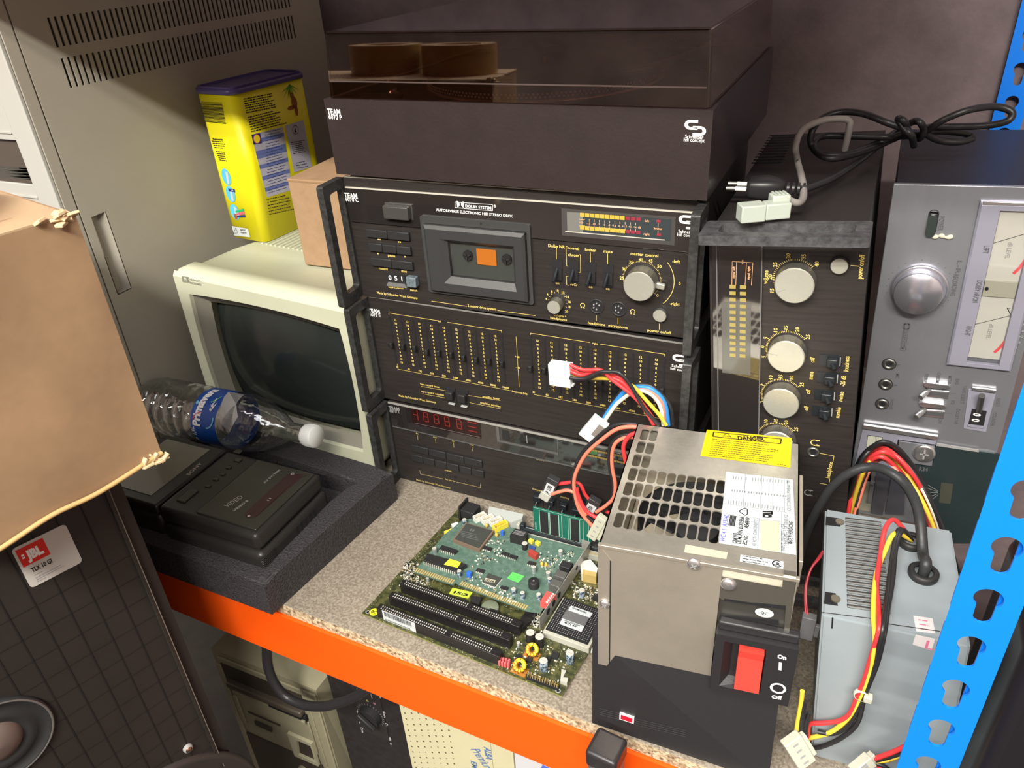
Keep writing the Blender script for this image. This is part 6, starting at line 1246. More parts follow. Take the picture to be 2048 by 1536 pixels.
# ================================================================ BOTTLE
petM = sheer('clear_pet', (.86, .88, .88), .05, .15, bump=1, edge=.85)
capc = V((-.066, -.080, .112)); base = V((-.395, -.062, .085))
d = (capc - base).normalized(); BL = (capc - base).length
up = V((0, 0, 1)); xx = up.cross(d).normalized()
BT = Fr(base, xx, d.cross(xx)); BT = Fr(base, xx, d.cross(xx))
root = thing('water_bottle', 'empty clear water bottle with blue label lying behind the video player', 'plastic bottle', BT)
prof = [(.0001, .006), (.02, .004), (.034, .0), (.041, .006), (.0425, .016)]
z = .02
while z < .125: prof += [(.0425, z), (.0432, z + .004), (.0400, z + .009), (.0398, z + .012), (.0425, z + .017)]; z += .021
prof += [(.0412, .135), (.0412, .185), (.0432, .190), (.0432, .198), (.0420, .215), (.037, .238), (.027, .262), (.018, .280), (.0135, .288), (.0128, .292), (.0125, BL - .018), (.0125, BL - .004)]
prof = [(r, z) for r, z in prof]
b = MB(); b.lathe(0, 0, prof, 48); vs0 = b.bm.verts[:]
for v_ in vs0:
    if .02 < v_.co.z < .13:
        a = math.atan2(v_.co.y, v_.co.x); k = 1 + .02 * sin(6 * a + v_.co.z * 60); v_.co.x *= k; v_.co.y *= k
    if .2 < v_.co.z < .28: a = math.atan2(v_.co.y, v_.co.x); k = 1 + .035 * abs(sin(4 * a)) - .02; v_.co.x *= k; v_.co.y *= k
bmesh.ops.solidify(b.bm, geom=b.bm.faces[:], thickness=.0007); b.build('bottle_body', petM, root, BT)
labM = mat('blue_label', (.006, .06, .30), .35)
b = MB(); b.lathe(0, 0, [(.0418, .1355), (.0418, .1865)], 64); lb_ = b.build('label', labM, root, BT)
def wrap(b, R, ang0, zc):   # bend flat (x=around, y=along axis) drawing onto cylinder
    for v_ in b.bm.verts:
        a = ang0 + v_.co.x / R; r = R + v_.co.z; z_ = zc + v_.co.y; v_.co = V((r * cos(a), r * sin(a), z_))
b = MB()   # around direction runs down in view; text reads along it
fa = None
f_ = (CP - BT.W(0, 0, .16)).normalized(); fa = math.atan2(f_.dot(BT.v), f_.dot(BT.u))
b.mi = 0; b.text('Primavera', (.024, -.004), (-.042, -.004), .0150, .0004, .045); b.text('FUENTE', (-.002, .014), (-.022, .014), .0032, .0004, .04); b.text('Agua Mineral Natural', (.016, -.012), (-.022, -.012), .0032, .0004, .02); b.text('1,5L', (.040, -.0175), (.026, -.0175), .0065, .0004, .02)
b.mi = 1; b.arc(.018, -.004, .0004, .0135, .0152, 180, 262); b.mi = 2; b.arc(.010, .008, .0004, .0135, .0155, 0, 100); b.mi = 0
for k in range(3): b.prism([(-.008, .015), (-.0075 + .009 * cos(rad(150 + 100 * k)), .015 + .008 * sin(rad(150 + 100 * k))), (-.0055, .0165)], .0004, .0005)
b.mi = 3; b.arc(-.03, .0, .0004, .016, .0175, 20, 80); b.mi = 2; b.disc(-.010, -.0185, .0004, .003, 16)
wrap(b, .0421, fa - .1, .160); b.build('label_printing', [whtM, mat('label_red', (.7, .05, .12), .5), mat('label_sky', (.2, .5, .7), .5), mat('label_green', (.1, .5, .2), .5)], lb_, BT)
b = MB(); b.mi = 0
b._new([(x, y + .012 * (x / .03) , 0) for x, y in ((-.034, -.012), (-.034, .020), (-.012, .016), (.006, .024), (.02, .012), (.03, .002), (.02, -.012))], [tuple(range(7))[::-1]], False)
bmesh.ops.triangulate(b.bm, faces=b.bm.faces[:]); bmesh.ops.subdivide_edges(b.bm, edges=b.bm.edges[:], cuts=3, use_grid_fill=True)
wrap(b, .0445, fa - .25, .205); bmesh.ops.solidify(b.bm, geom=b.bm.faces[:], thickness=.0006)
o = b.build('paper_scrap', mat('torn_grey_paper', (.36, .35, .34), .7), root, BT)
b = MB(); b.lathe(0, 0, [(.0145, BL - .012), (.0155, BL - .010), (.0155, BL + .006), (.0145, BL + .0075), (.0001, BL + .0078)], 40, sm=True)
for k in range(40):
    b.T = M4.Rotation(2 * pi * k / 40, 4, 'Z'); b.box(.0153, .0158, -.0005, .0005, BL - .008, BL + .005)
b.T = M4.Identity(4); b.build('cap', mat('white_cap', (.6, .61, .6), .45), root, BT)
# ================================================================ LOUDSPEAKER in front of the shelf
da = rad(70); SPu = V((cos(da), sin(da), 0)); top = V((-.066, -.372, 0))
SP = Fr(top - SPu * .30, SPu, (0, 0, 1)); SW, SZ0, SZ1 = .30, -.47, .303
root = thing('loudspeaker', 'black floor loudspeaker with gridded baffle at the lower left under the cardboard box', 'loudspeaker', SP)
spk = mat('dark_brown_black_baffle', (.021, .017, .015), .5, bump=.06, bscale=300, var=.15, vscale=10)
b = MB(); b.box(0, SW, SZ0, SZ1, -.27, 0, b=.002); b.box(SW - .004, SW, SZ0, SZ1, 0, .004, b=.001); b.box(SW, SW + .014, SZ0, SZ1, -.27, -.004); b.mi = 1; b.box(SW, SW + .001, SZ0, SZ1, -.001, .0035); b.build('cabinet', [spk, mat('cabinet_edge_line', (.16, .14, .12), .4)], root, SP)
b = MB(); gs = .0232
for i in range(1, 13): x = SW - .004 - gs * i; b.rect(x - .0007, x + .0007, SZ0, SZ1, .0006)
z = SZ0; k = 0
while z < SZ1 - .12: b.rect(0, SW - .004, z - .0003, z + .0003, .0006); z += .0297
b.build('baffle_grooves', mat('groove_black', (.004, .003, .003), .8), root, SP)
u, v = SP.uv((-5, 1490), .004)
b = MB(); b.lathe(u, v, [(.052, 0), (.052, .0035), (.050, .005), (.047, .004), (.044, .001), (.036, .0015), (.033, .004), (.028, .003), (.02, -.001)], 64); b.mi = 1; b.lathe(u, v, [(.0505, .0048), (.0495, .0055), (.0485, .0048)], 64); b.mi = 2; b.lathe(u, v, [(.024, .000), (.02, .006), (.012, .010), (.0001, .0115)], 48); b.build('tweeter', [matteM, mat('ring_edge', (.2, .19, .18), .3, metal=.5), mat('dome_brown', (.11, .08, .07), .45)], root, SP)
u, v = SP.uv((338, 1690), .003); b = MB(); b.lathe(u, v, [(.128, 0), (.127, .004), (.12, .006), (.112, .003), (.10, .006), (.09, .0), (.03, -.03), (.0001, -.03)], 72); b.build('woofer', mat('woofer_black', (.03, .025, .023), .5), root, SP)
sk = P(SP, crop(0, 1011, 2.926), ((75, 265), (385, 92), (470, 318), (182, 503)), .001); x0, x1, y1, y0 = (sk[0][0] + sk[3][0]) / 2, (sk[1][0] + sk[2][0]) / 2, (sk[0][1] + sk[1][1]) / 2, (sk[2][1] + sk[3][1]) / 2
b = MB(); b.prism(b.rrect(x0, x1, y0, y1, .004), .0005, .0014); b.mi = 1; w_, h2 = x1 - x0, y1 - y0; b.rect(x0 + w_ * .05, x0 + w_ * .55, y0 + h2 * .52, y0 + h2 * .94, .0016)
b.mi = 2; b.text('JBL', (x0 + w_ * .17, y0 + h2 * .63), (x0 + w_ * .47, y0 + h2 * .63), h2 * .2, .0018, .06); b.rect(x0 + w_ * .10, x0 + w_ * .15, y0 + h2 * .76, y0 + h2 * .8, .0018); b.rect(x0 + w_ * .10, x0 + w_ * .15, y0 + h2 * .70, y0 + h2 * .74, .0018)
b.mi = 3; b.text('TLX 10 GI', (x0 + w_ * .14, y0 + h2 * .33), (x0 + w_ * .52, y0 + h2 * .33), h2 * .10, .0018, .04)
q = Pan(SP); q.b = b; 
for k, (e, t) in enumerate(((.3, .25), (.62, .18), (.66, .13), (.3, .08))): x = .14; 
for k, (e, t) in enumerate(((.3, .25), (.62, .18), (.66, .13), (.3, .08))):
    x = .14
    while x < e: wd = rnd.uniform(.02, .05); b.mi = 4; b.rect(x0 + w_ * x, x0 + w_ * min(x + wd, e), y0 + h2 * t - .0004, y0 + h2 * t + .0004, .0018); x += wd + .012
b.build('badge', [mat('badge_grey', (.5, .49, .47), .4), mat('badge_red', (.62, .02, .015), .4), whtM, blkM, greyM], root, SP)
u, v = SP.uv(crop(0, 1380, 4.096)(1535, 470)); b = MB(); b.lathe(u, v, [(.006, .0005), (.0055, .004), (.004, .005)], 24); b.mi = 1; b.lathe(u, v, [(.0035, .003), (.003, .005), (.0001, .0055)], 16); b.build('baffle_screw', [greyM, mat('copper_head', (.35, .18, .1), .3, metal=.8)], root, SP)
# ================================================================ BIG CARDBOARD BOX on the speaker
kc3 = V((.033, -.370, 0)); ba = rad(77)
BX = Fr((kc3.x, kc3.y, SZ1 + .001), (-cos(ba), -sin(ba), 0), (0, 0, 1)); BX = Fr(kc3 + V((-cos(ba), -sin(ba), 0)) * .20 + V((0, 0, SZ1 + .001)), (cos(ba), sin(ba), 0), (0, 0, 1))
root = thing('cardboard_box', 'large scuffed cardboard box with torn corners on top of the black loudspeaker', 'cardboard box', BX)
kraft = mat('scuffed_kraft', (.28, .178, .10), .72, bump=.35, bscale=18, var=.16, vscale=9)
b = MB(); HB = .225; G2 = 14
def wob(x, y, s): return .0025 * sin(x * 31 + s) * cos(y * 27 + s * 2)
def grid(o_, ux, uy, lx, ly, nx, ny, s, nrm):
    vs = [V(o_) + V(ux) * (lx * i / nx) + V(uy) * (ly * j / ny) + V(nrm) * (wob(lx * i / nx, ly * j / ny, s) if 0 < i < nx and 0 < j < ny else 0) for j in range(ny + 1) for i in range(nx + 1)]
    b._new(vs, [(j * (nx + 1) + i, j * (nx + 1) + i + 1, (j + 1) * (nx + 1) + i + 1, (j + 1) * (nx + 1) + i) for j in range(ny) for i in range(nx)], True)
LB, DB = .20, .42
grid((0, 0, 0), (1, 0, 0), (0, 1, 0), LB, HB, 18, 10, 1, (0, 0, 1)); grid((LB, 0, 0), (0, 0, -1), (0, 1, 0), DB, HB, 14, 10, 2, (1, 0, 0)); grid((0, HB, 0), (1, 0, 0), (0, 0, -1), LB, DB, 18, 14, 3, (0, 1, 0)); grid((0, 0, -DB), (0, 0, 1), (0, 1, 0), DB, HB, 14, 10, 4, (-1, 0, 0)); grid((LB, 0, -DB), (-1, 0, 0), (0, 1, 0), LB, HB, 18, 10, 5, (0, 0, -1)); grid((0, 0, -DB), (1, 0, 0), (0, 0, 1), LB, DB, 4, 4, 6, (0, -1, 0))
b.build('carton_body', kraft, root, BX)
b = MB(); b.mi = 0
b.box(.0, LB * .49, HB - .0005, HB + .0025, -DB + .01, .001, b=.0006); b.box(LB * .51, LB - .004, HB - .0005, HB + .002, -DB + .01, .0, b=.0006); b.build('top_flap', mat('kraft_light', (.38, .27, .16), .75, bump=.3, bscale=15, var=.1, vscale=12), root, BX)
b = MB()
r_ = random.Random(4)
for k in range(12):   # frayed corner and edges
    x = LB - r_.random() * .028; y = HB + r_.uniform(-.004, .004); b.T = M4.Translation((x, y, r_.uniform(-.006, .004))) @ M4.Rotation(r_.uniform(-1, 1), 4, 'Y') @ M4.Rotation(r_.uniform(-.8, .8), 4, 'X'); b.box(-.005, .005, -.0012, .0012, -.003, .003, b=.0004, seg=1)
for k in range(16):
    x = LB - r_.random() * .02; b.T = M4.Translation((x, r_.uniform(-.002, .004), r_.uniform(-.003, .003))) @ M4.Rotation(r_.uniform(-1, 1), 4, 'Z'); b.box(-.005, .005, -.001, .001, -.003, .003, b=.0004, seg=1)
b.T = M4.Identity(4); b.build('frayed_corner', mat('torn_liner', (.6, .45, .27), .9), root, BX)
b = MB(); b.tube([(LB, 0.004, .001), (LB - .06, .001, .004), (LB - .10, .003, .003), (LB - .15, -.001, .004), (.0, .001, .002)], .0022, n=8); b.build('creased_fold', mat('kraft_fold_shiny', (.5, .33, .14), .45, bump=.3, bscale=40), root, BX)
# ================================================================ BELOW THE SHELF
Qc = crop(380, 1240, 3.0238); Rb = crop(780, 1340, 2.702)
YB = -.205
caseM = mat('aged_beige_case', (.30, .28, .19), .5, bump=.05, bscale=300, var=.08, vscale=8)
PCF = Fr((0, YB, -.675), (1, 0, 0), (0, 0, 1))
g = P(PCF, Qc, ((125, 170), (762, 425), (262, 655), (850, 890)))
x0, x1 = g[0][0], g[1][0]; vt = (g[0][1] + g[1][1]) / 2
ctop = PCF.uv(Qc(440, 300))[1]
root = thing('desktop_computer', 'beige computer case under the shelf behind the hanging black cable', 'computer case', PCF)
b = MB(); b.box(x0 + .006, x1 + .010, 0.002, vt + .012, -.42, -.045, b=.002); b.build('case', caseM, root, PCF)
b = MB()   # bezel with slanted top and recessed bays
b.hexa([(x0, 0, -.05), (x1, 0, -.05), (x1 + .009, vt + .012, -.045), (x0 + .012, vt + .012, -.045)], [(x0, 0, 0), (x1, 0, 0), (x1, vt, 0), (x0, vt, 0)])
bmesh.ops.recalc_face_normals(b.bm, faces=b.bm.faces[:]); b.box(x1 - .030, x1 - .002, .0, vt - .01, 0, .004, b=.0015); b.box(x1 - .024, x1 - .018, .0, vt - .012, .004, .0055, b=.001); b.box(x0 + .002, x0 + .012, .0, vt - .03, 0, .004, b=.0015); b.box(x0 + .012, x1 - .03, vt - .022, vt - .010, 0, .004, b=.0015)
b.build('front_bezel', caseM, root, PCF)
H_ = vt
def bay_(a, c, w0, w1, m_, nm):
    g0, g1 = PCF.uv(Qc(*a)), PCF.uv(Qc(*c)); b = MB(); b.box(g0[0], g1[0], min(g0[1], g1[1]), max(g0[1], g1[1]), w0, w1, b=.0012); b.build(nm, m_, root, PCF)
dkb = mat('recess_brown', (.05, .04, .03), .6)
b = MB(); b.box(x0 + .014, x1 - .034, vt - .062, vt - .024, 0, .002); b.build('open_bay', dkb, root, PCF)
b = MB(); b.box(x0 + .02, x1 - .036, vt - .072, vt - .060, 0, .012, b=.003); b.build('tape_door', mat('door_dark_brown', (.08, .065, .05), .4), root, PCF)
b = MB(); b.box(x1 - .11, x1 - .034, vt - .088, vt - .074, 0, .006, b=.001); b.mi = 1; b.box(x1 - .042, x1 - .035, vt - .090, vt - .082, .006, .010, b=.001); b.build('cassette_slot', [blkM, caseM], root, PCF)
b = MB(); b.box(x0 + .016, x1 - .034, vt - .175, vt - .092, 0, .003, b=.001); b.box(x0 + .018, x0 + .026, vt - .172, vt - .10, .003, .006, b=.001); b.mi = 1; b.box(x0 + .04, x1 - .10, vt - .135, vt - .132, .003, .0045); b.box(x0 + .05, x0 + .085, vt - .16, vt - .15, .003, .007, b=.001); b.mi = 0; b.text('TAPE DRIVE', (x1 - .105, vt - .107), (x1 - .045, vt - .107), .006, .0032)
b.build('drive_cover', [caseM, dkb], root, PCF)
b = MB(); b.ring([(x1 - .085, vt - .200), (x1 - .036, vt - .200), (x1 - .036, vt - .140), (x1 - .085, vt - .140)], [(x1 - .075, vt - .192), (x1 - .04, vt - .192), (x1 - .04, vt - .148), (x1 - .068, vt - .148)], .003, .008); b.mi = 1; b.rect(x1 - .075, x1 - .04, vt - .192, vt - .148, .0035); b.build('floppy_cover', [mat('bright_beige', (.45, .43, .3), .5), dkb], root, PCF)
b = MB(); b.box(x0 + .014, x1 - .034, vt - .34, vt - .205, 0, .003); b.mi = 1
for k in range(2): b.cyl(x1 - .08 + .03 * k, vt - .24, .003, .008, .009)
b.build('lower_grille', [dkb, caseM], root, PCF)
# old black mixer-amplifier
AFr = Fr((0, YB + .01, -.675), (1, 0, 0), (0, 0, 1))
g = P(AFr, Qc, ((915, 370), (1245, 500), (1330, 890)), 0); a0 = P(AFr, Qc, ((925, 700),))[0][0]; a1 = AFr.uv(crop(780, 1340, 2.702)(95, 400))[0]; at_ = 0.52
root = thing('mixer_amplifier', 'scratched black amplifier with one round knob below the shelf', 'amplifier', AFr)
scrM = mat('scratched_black', (.02, .017, .018), .45, bump=.2, bscale=100, var=1, vscale=70, sharp=.4, col2=(.028, .024, .026))
b = MB(); b.box(a0, a1 - .001, 0, at_, -.3, 0, b=.002); b.build('case', scrM, root, AFr)
kx, kv = AFr.uv(Qc(1070, 608), .012)
b = MB(); b.box(kx - .024, kx + .024, kv - .05, kv + .075, 0, .0015); b.build('control_plate', mat('plate_charcoal', (.03, .026, .027), .45, bump=.2, bscale=200), root, AFr)
b = MB(); b.lathe(kx, kv, [(.0185, .0015), (.0175, .012), (.0001, .012)], 24, sm=False); b.T = M4.Translation((kx, kv, 0)) @ M4.Rotation(-.7, 4, 'Z'); b.box(-.017, .017, -.005, .005, .012, .019, b=.002); b.build('knob', matteM, root, AFr)
b = MB(); p_ = random.Random(8)
for i in range(22): a = rad(-50 + 13.2 * i); b.line((kx + .020 * cos(a), kv + .020 * sin(a)), (kx + .0235 * cos(a), kv + .0235 * sin(a)), .0006, .0018)
for dx, m_ in ((-.012, 0), (0, 1), (.012, 2)): b.mi = m_; b.disc(kx + dx, kv + .032, .0019, .0024, 14)
b.mi = 0
for k in range(3): b.rect(kx - .015 + .012 * k, kx - .0135 + .012 * k, kv + .042, kv + .052, .0019)
b.mi = 3
for cx in (kx - .025, kx + .026):
    for k in range(9):
        y = kv + p_.uniform(-.06, .07); pts = [(cx + p_.uniform(-.0015, .0015), y)]; b.prism([(cx - .001, y), (cx + p_.uniform(.0005, .003), y + .003), (cx + .001, y + p_.uniform(.004, .011)), (cx - .0015, y + .005)], .0015, .002)
b.build('dial_marks', [greyM, mat('olive_dot', (.3, .32, .08), .5), mat('pink_dot', (.35, .15, .2), .5), mat('chipped_paint', (.4, .39, .4), .6)], root, AFr)
# cream perforated box
CFr = Fr((0, YB - .005, -.675), (1, 0, 0), (0, 0, 1)); c1_ = CFr.uv(Rb(668, 470))[0]; cm = CFr.uv(Rb(545, 420))[0]; c0_ = CFr.uv(Rb(92, 400))[0]
root = thing('perforated_box', 'cream box with dotted holes and blue lettering under the orange beam', 'carton', CFr)
creamM = mat('cream_card', (.62, .58, .38), .6, var=.03, vscale=12)
b = MB(); b.box(c0_, c1_ - .001, 0, .525, -.25, 0, b=.0015); b.mi = 1; b.rect(cm, cm + .0006, 0, .525, .0003); b.build('carton_body', [creamM, mat('cream_seam', (.35, .32, .2), .7)], root, CFr)
b = MB()
for i in range(7):
    for j in range(26):
        x = c0_ + .008 + i * .0115; y = .50 - j * .0125 + (.006 if i % 2 else 0)
        if x < c0_ + (cm - c0_) * .62: b.disc(x, y, .0004, .0014 if (i + j) % 3 else .0009, 10)
o = b.build('punched_holes', mat('hole_brown', (.08, .06, .03), .8), root, CFr); o['kind'] = 'stuff'
q = Pan(CFr); q.t('ALBA', Rb(508, 412), Rb(520, 478), .010, 0, .03).t('Premium', Rb(437, 425), Rb(520, 540), .016, 0, .01).t('EME', Rb(437, 488), Rb(448, 540), .009, 0, .02)
q.b.build('lettering', [mat('dull_blue_print', (.1, .2, .42), .6)], root, CFr)
WFr = Fr((0, YB - .005, -.675), (1, 0, 0), (0, 0, 1))
root = thing('white_box', 'white box with blue corner at the bottom, right of the cream box', 'carton', WFr)
b = MB(); b.box(c1_ + .001, c1_ + .16, 0, .50, -.25, 0, b=.0015); b.build('carton_body', mat('white_card', (.62, .62, .66), .6), root, WFr)
b = MB(); g = P(WFr, Rb, ((815, 530), (825, 512), (900, 545), (900, 640), (800, 640))); b.prism(g, 0, .0004); b.build('blue_corner', mat('box_blue', (.1, .16, .62), .5), root, WFr)
# black cable loop hanging below the beam
def Y3(cr, *pts): return [onplane(*cr(p[0], p[1]), V((0, 1, 0)), p[2]) for p in pts]
b = MB(); L3_ = Y3(Qc, (470, 60, -.246), (465, 190, -.248), (475, 290, -.252), (515, 390, -.255), (590, 470, -.255), (700, 515, -.255), (820, 520, -.255), (930, 490, -.252), (1020, 450, -.250), (1150, 370, -.248))
b.tube(L3_, .0068, n=14, sub=8); o = b.build('cable_loop', mat('matt_black_cable', (.022, .02, .022), .4, bump=.25, bscale=200), None, None); tag(o, 'thick black cable hanging in a loop below the orange beam', 'cable')
# post with black cap in front of the shelf
zc = .045; hq = [onplane(*J(*p), V((0, 0, 1)), zc) for p in ((62, 1372), (160, 1192), (402, 1278), (275, 1475))]
ux = (hq[3] - hq[0]); ux.z = 0; ux.normalize(); HP = Fr((hq[0].x, hq[0].y, -.94), ux, (-ux.y, ux.x, 0)); hw, hd = (hq[3] - hq[0]).length, (hq[1] - hq[0]).length
root = thing('capped_post', 'grey metal post with square black cap rising in front of the shelf edge', 'post', HP)
b = MB(); b.box(.002, hw - .002, .002, hd - .002, .0, zc + .94 - .018, b=.002); b.build('post', mat('grey_post', (.2, .2, .21), .4, metal=.6), root, HP)
b = MB(); b.box(0, hw, 0, hd, zc + .94 - .022, zc + .94, b=.004, seg=3); b.build('cap', mat('cap_black', (.025, .022, .024), .35, bump=.1, bscale=200), root, HP)
b = MB(); f = Fr(HP.W(hw * .25, 0, zc + .94 - .035), HP.u, HP.n); b.lathe(0, 0, [(.007, 0), (.006, .004), (.0001, .006)], 20); b.build('bolt', brightM, root, f)
# ================================================================ CABLES ON THE AMPLIFIER
Rc = crop(1440, 200, 2.089)
def Z3(cr, *pts): return [onplane(*cr(p[0], p[1]), V((0, 0, 1)), p[2]) for p in pts]
zA = .447
cordM = mat('power_cord_black', (.017, .016, .018), .38)
plug = Z3(Rc, (115, 362, zA + .008), (200, 368, zA + .008), (270, 372, zA + .008), (325, 376, zA + .007))
pd = (plug[3] - plug[0]).normalized(); pdx = V((pd.x, pd.y, 0)).normalized(); PG = Fr(plug[0], pdx, (-pdx.y, pdx.x, 0)); Lp = (plug[2] - plug[0]).length
root = thing('mains_lead', 'black mains cord with two-pin plug, knotted on top of the standing amplifier', 'cable', PG)
b = MB(); secs = [(0, .016, .009), (.004, .018, .011), (Lp * .55, .019, .0125), (Lp * .8, .014, .011), (Lp, .009, .008)]
vs = []; 
for x, wy, hz in secs: vs += [(x, (p[0]), (p[1])) for p in b.rrect(-wy * .75, wy * .75, -hz * .85, hz * .85, hz * .5, 3)]
n = len(vs) // len(secs)
b._new(vs, [(k * n + i, k * n + (i + 1) % n, (k + 1) * n + (i + 1) % n, (k + 1) * n + i) for k in range(len(secs) - 1) for i in range(n)] + [tuple(range(n))[::-1], tuple(range((len(secs) - 1) * n, len(secs) * n))], True)
for k in range(4): b.T = M4.Translation((Lp + .003 + k * .005, 0, 0)) @ M4.Rotation(pi / 2, 4, 'Y'); b.cyl(0, 0, -.0012, .0012, .0062, n=16)
b.T = M4.Identity(4); bmesh.ops.recalc_face_normals(b.bm, faces=b.bm.faces[:]); b.build('plug', cordM, root, PG)
for s_ in (-.0085, .0085):
    b = MB(); b.T = M4.Translation((0, s_, .0)) @ M4.Rotation(-pi / 2, 4, 'Y'); b.cyl(0, 0, 0, .011, .0023, n=14); b.mi = 1; b.cyl(0, 0, .011, .020, .0022, n=14); b.build('pin', [whtM, mat('nickel', (.35, .35, .32), .3, metal=.9)], root, PG)
path = Z3(Rc, (325, 377, zA + .007), (370, 368, zA + .006), (480, 322, zA + .005), (600, 240, zA + .008), (690, 165, zA + .016), (760, 118, zA + .022), (820, 88, .50), (850, 120, .492), (835, 160, .48), (790, 150, .475), (700, 155, .475), (560, 152, .475), (440, 150, .475), (395, 175, .472), (400, 215, .466), (470, 245, .464), (600, 215, .464), (720, 165, .47), (780, 130, .485), (690, 92, .495), (600, 58, .50), (510, 50, .50), (430, 75, .495), (385, 130, .485), (383, 190, .47), (430, 228, .464), (540, 225, .464), (660, 180, .468), (770, 140, .48), (850, 135, .485), (930, 85, .50), (1040, 42, .51), (1150, 28, .51), (1218, 50, .505), (1200, 88, .497), (1100, 108, .49), (950, 112, .487), (870, 115, .487), (860, 140, .482), (920, 170, .472), (1000, 175, .47), (1055, 160, .472), (1020, 140, .476), (900, 130, .482), (800, 140, .486), (770, 90, .505), (745, 80, .505), (770, 120, .497), (800, 150, .49), (810, 190, .47))
b = MB(); b.tube(path, .0036, n=10, sub=6); b.build('cord', cordM, root, WORLD)
# grey data cable
cn = Z3(Rc, (75, 478, zA + .006), (285, 460, zA + .006)); cdx = (cn[1] - cn[0]).normalized(); CNF = Fr(cn[0], (cdx.x, cdx.y, 0), (-cdx.y, cdx.x, 0)); Lc = (cn[1] - cn[0]).length
root = thing('data_cable', 'grey cable ending in a pale rectangular connector above the amplifier handle', 'cable', CNF)
palG = mat('pale_green_grey_plastic', (.42, .47, .42), .45, bump=.05, bscale=400); 
b = MB(); b.box(0, Lc * .48, -.010, .006, -.006, .010, b=.0012); b.box(Lc * .48, Lc * .97, -.010, .004, -.005, .010, b=.0012); b.box(Lc * .66, Lc * 1.02, -.002, .012, .0, .015, b=.002)
for k in range(4): b.box(Lc * .70 + k * .0035, Lc * .70 + k * .0035 + .002, -.001, .010, .015, .0162, b=.0003)
b.build('connector', palG, root, CNF)
b = MB(); b.tube(Z3(Rc, (285, 418, zA + .012), (325, 430, zA + .008), (348, 405, zA + .006), (345, 340, zA + .008), (325, 260, zA + .012), (316, 190, .48), (345, 125, .49), (420, 88, .496), (500, 78, .497), (540, 88, .494), (540, 120, .486), (520, 210, .462)), .0036, n=10, sub=6); b.build('cord', mat('grey_cable', (.28, .26, .25), .45), root, WORLD)
# ================================================================ GREY POWER SUPPLY on the right
KKc = crop(1550, 860, 2.273); Z6 = crop(1560, 1360, 6.827)
fl = onplane(*KKc(212, 838), V((0, 0, 1)), .18); bl_ = onplane(*KKc(228, 355), V((0, 0, 1)), .18); base_ = onplane(1621, 1511, V((0, 0, 1)), .0); base2 = onplane(1681, 1523, V((0, 0, 1)), 0)
gy = math.atan2(-(bl_ - fl).x, (bl_ - fl).y)
GX = V((cos(gy), sin(gy), 0)); GF = Fr((fl.x, fl.y, 0), GX, (0, 0, 1)); GD = (bl_ - fl).length; GW = .112; GH = .18
root = thing('grey_power_supply', 'light grey steel power supply with dusty vents behind the blue post', 'power supply', GF); GR = root
gsM = mat('light_grey_enamel', (.26, .30, .325), .4, bump=.06, bscale=60, var=.05, vscale=10)
gb = GF.m.inverted() @ V((base_.x, base_.y, 0))
b = MB(); bx = gb.x; bw = -gb.z * -1
f0, f1 = (gb.x, 0, gb.z * 1), (gb.x + GW, 0, gb.z)
b.hexa([(gb.x, 0, gb.z - GD), (gb.x + GW, 0, gb.z - GD), (gb.x + GW, 0, gb.z), (gb.x, 0, gb.z)], [(0, GH, -GD), (GW, GH, -GD), (GW, GH, 0), (0, GH, 0)])
bmesh.ops.bevel(b.bm, geom=b.bm.edges[:], offset=.002, segments=2, affect='EDGES'); bmesh.ops.recalc_face_normals(b.bm, faces=b.bm.faces[:]); b.build('case', gsM, root, GF)
GT = Fr(GF.W(0, GH, 0), GF.u, -GF.n)
dustM = mat('dusty_slot', (.05, .045, .04), .9, bump=.6, bscale=300, var=.8, vscale=250)
b = MB(); q = [V(GT.uv(KKc(*x))) for x in ((320, 405), (482, 425), (525, 828), (328, 800))]
for i in range(21):
    t = i / 20; a = q[0].lerp(q[3], t); c = q[1].lerp(q[2], t); d_ = (c - a); nrm = V((-d_.y, d_.x)).normalized() * .0021; b.prism([a - nrm, c - nrm, c + nrm, a + nrm], 0, .0006); b.mi = 1; b.prism([a - nrm * 1.0, c - nrm * 1.0, c - nrm * .5, a - nrm * .5], .0002, .0016); b.mi = 0
b.build('vent_louvres', [dustM, mat('louvre_grey', (.22, .23, .23), .6)], root, GT)
for pts in (((232, 395), (300, 405), (297, 440), (230, 432)), ((228, 738), (275, 745), (285, 800), (222, 790))):
    b = MB(); g_ = P(GT, KKc, pts); b.prism(g_, 0, .0007); b.mi = 1; cx, cy = mid(g_[1], g_[2]); b.cyl(cx - .001, cy, .0004, .002, .004, n=16); b.build('mounting_hole', [blkM, mat('tarnished_zinc', (.22, .2, .15), .45, metal=.6)], root, GT)
for c_, r in (((675, 650), .0125), ((618, 505), .0115)):
    u, v = GT.uv(KKc(*c_), .004); b = MB(); b.lathe(u, v, [(r * .9, -.001), (r, .002), (r, .006), (r * .75, .0075), (r * .6, .006)], 28); b.build('cable_grommet', matteM, root, GT)
q = Pan(GF); q.l(KKc(262, 850), KKc(258, 915), w=.0012, col=3).l(KKc(262, 850), KKc(217, 1330), w=.0005, col=3); q2_ = Pan(GT); q2_.l(KKc(215, 832), KKc(440, 860), KKc(520, 885), KKc(750, 918), w=.0008, col=3, z=.0008)
q.l(Z6(570, 500), Z6(595, 520), Z6(585, 555), w=.0012, col=3).l(Z6(825, 1110), Z6(840, 1165), Z6(870, 1120), w=.001, col=3)
q.b.build('seam', [yelM, whtM, blkM, blkM], root, GF); q2_.b.build('seam', [yelM, whtM, blkM, blkM], root, GT)
stk = mat('pinkish_label', (.62, .58, .58), .6); pkM = mat('pink_stamp', (.65, .15, .28), .6)
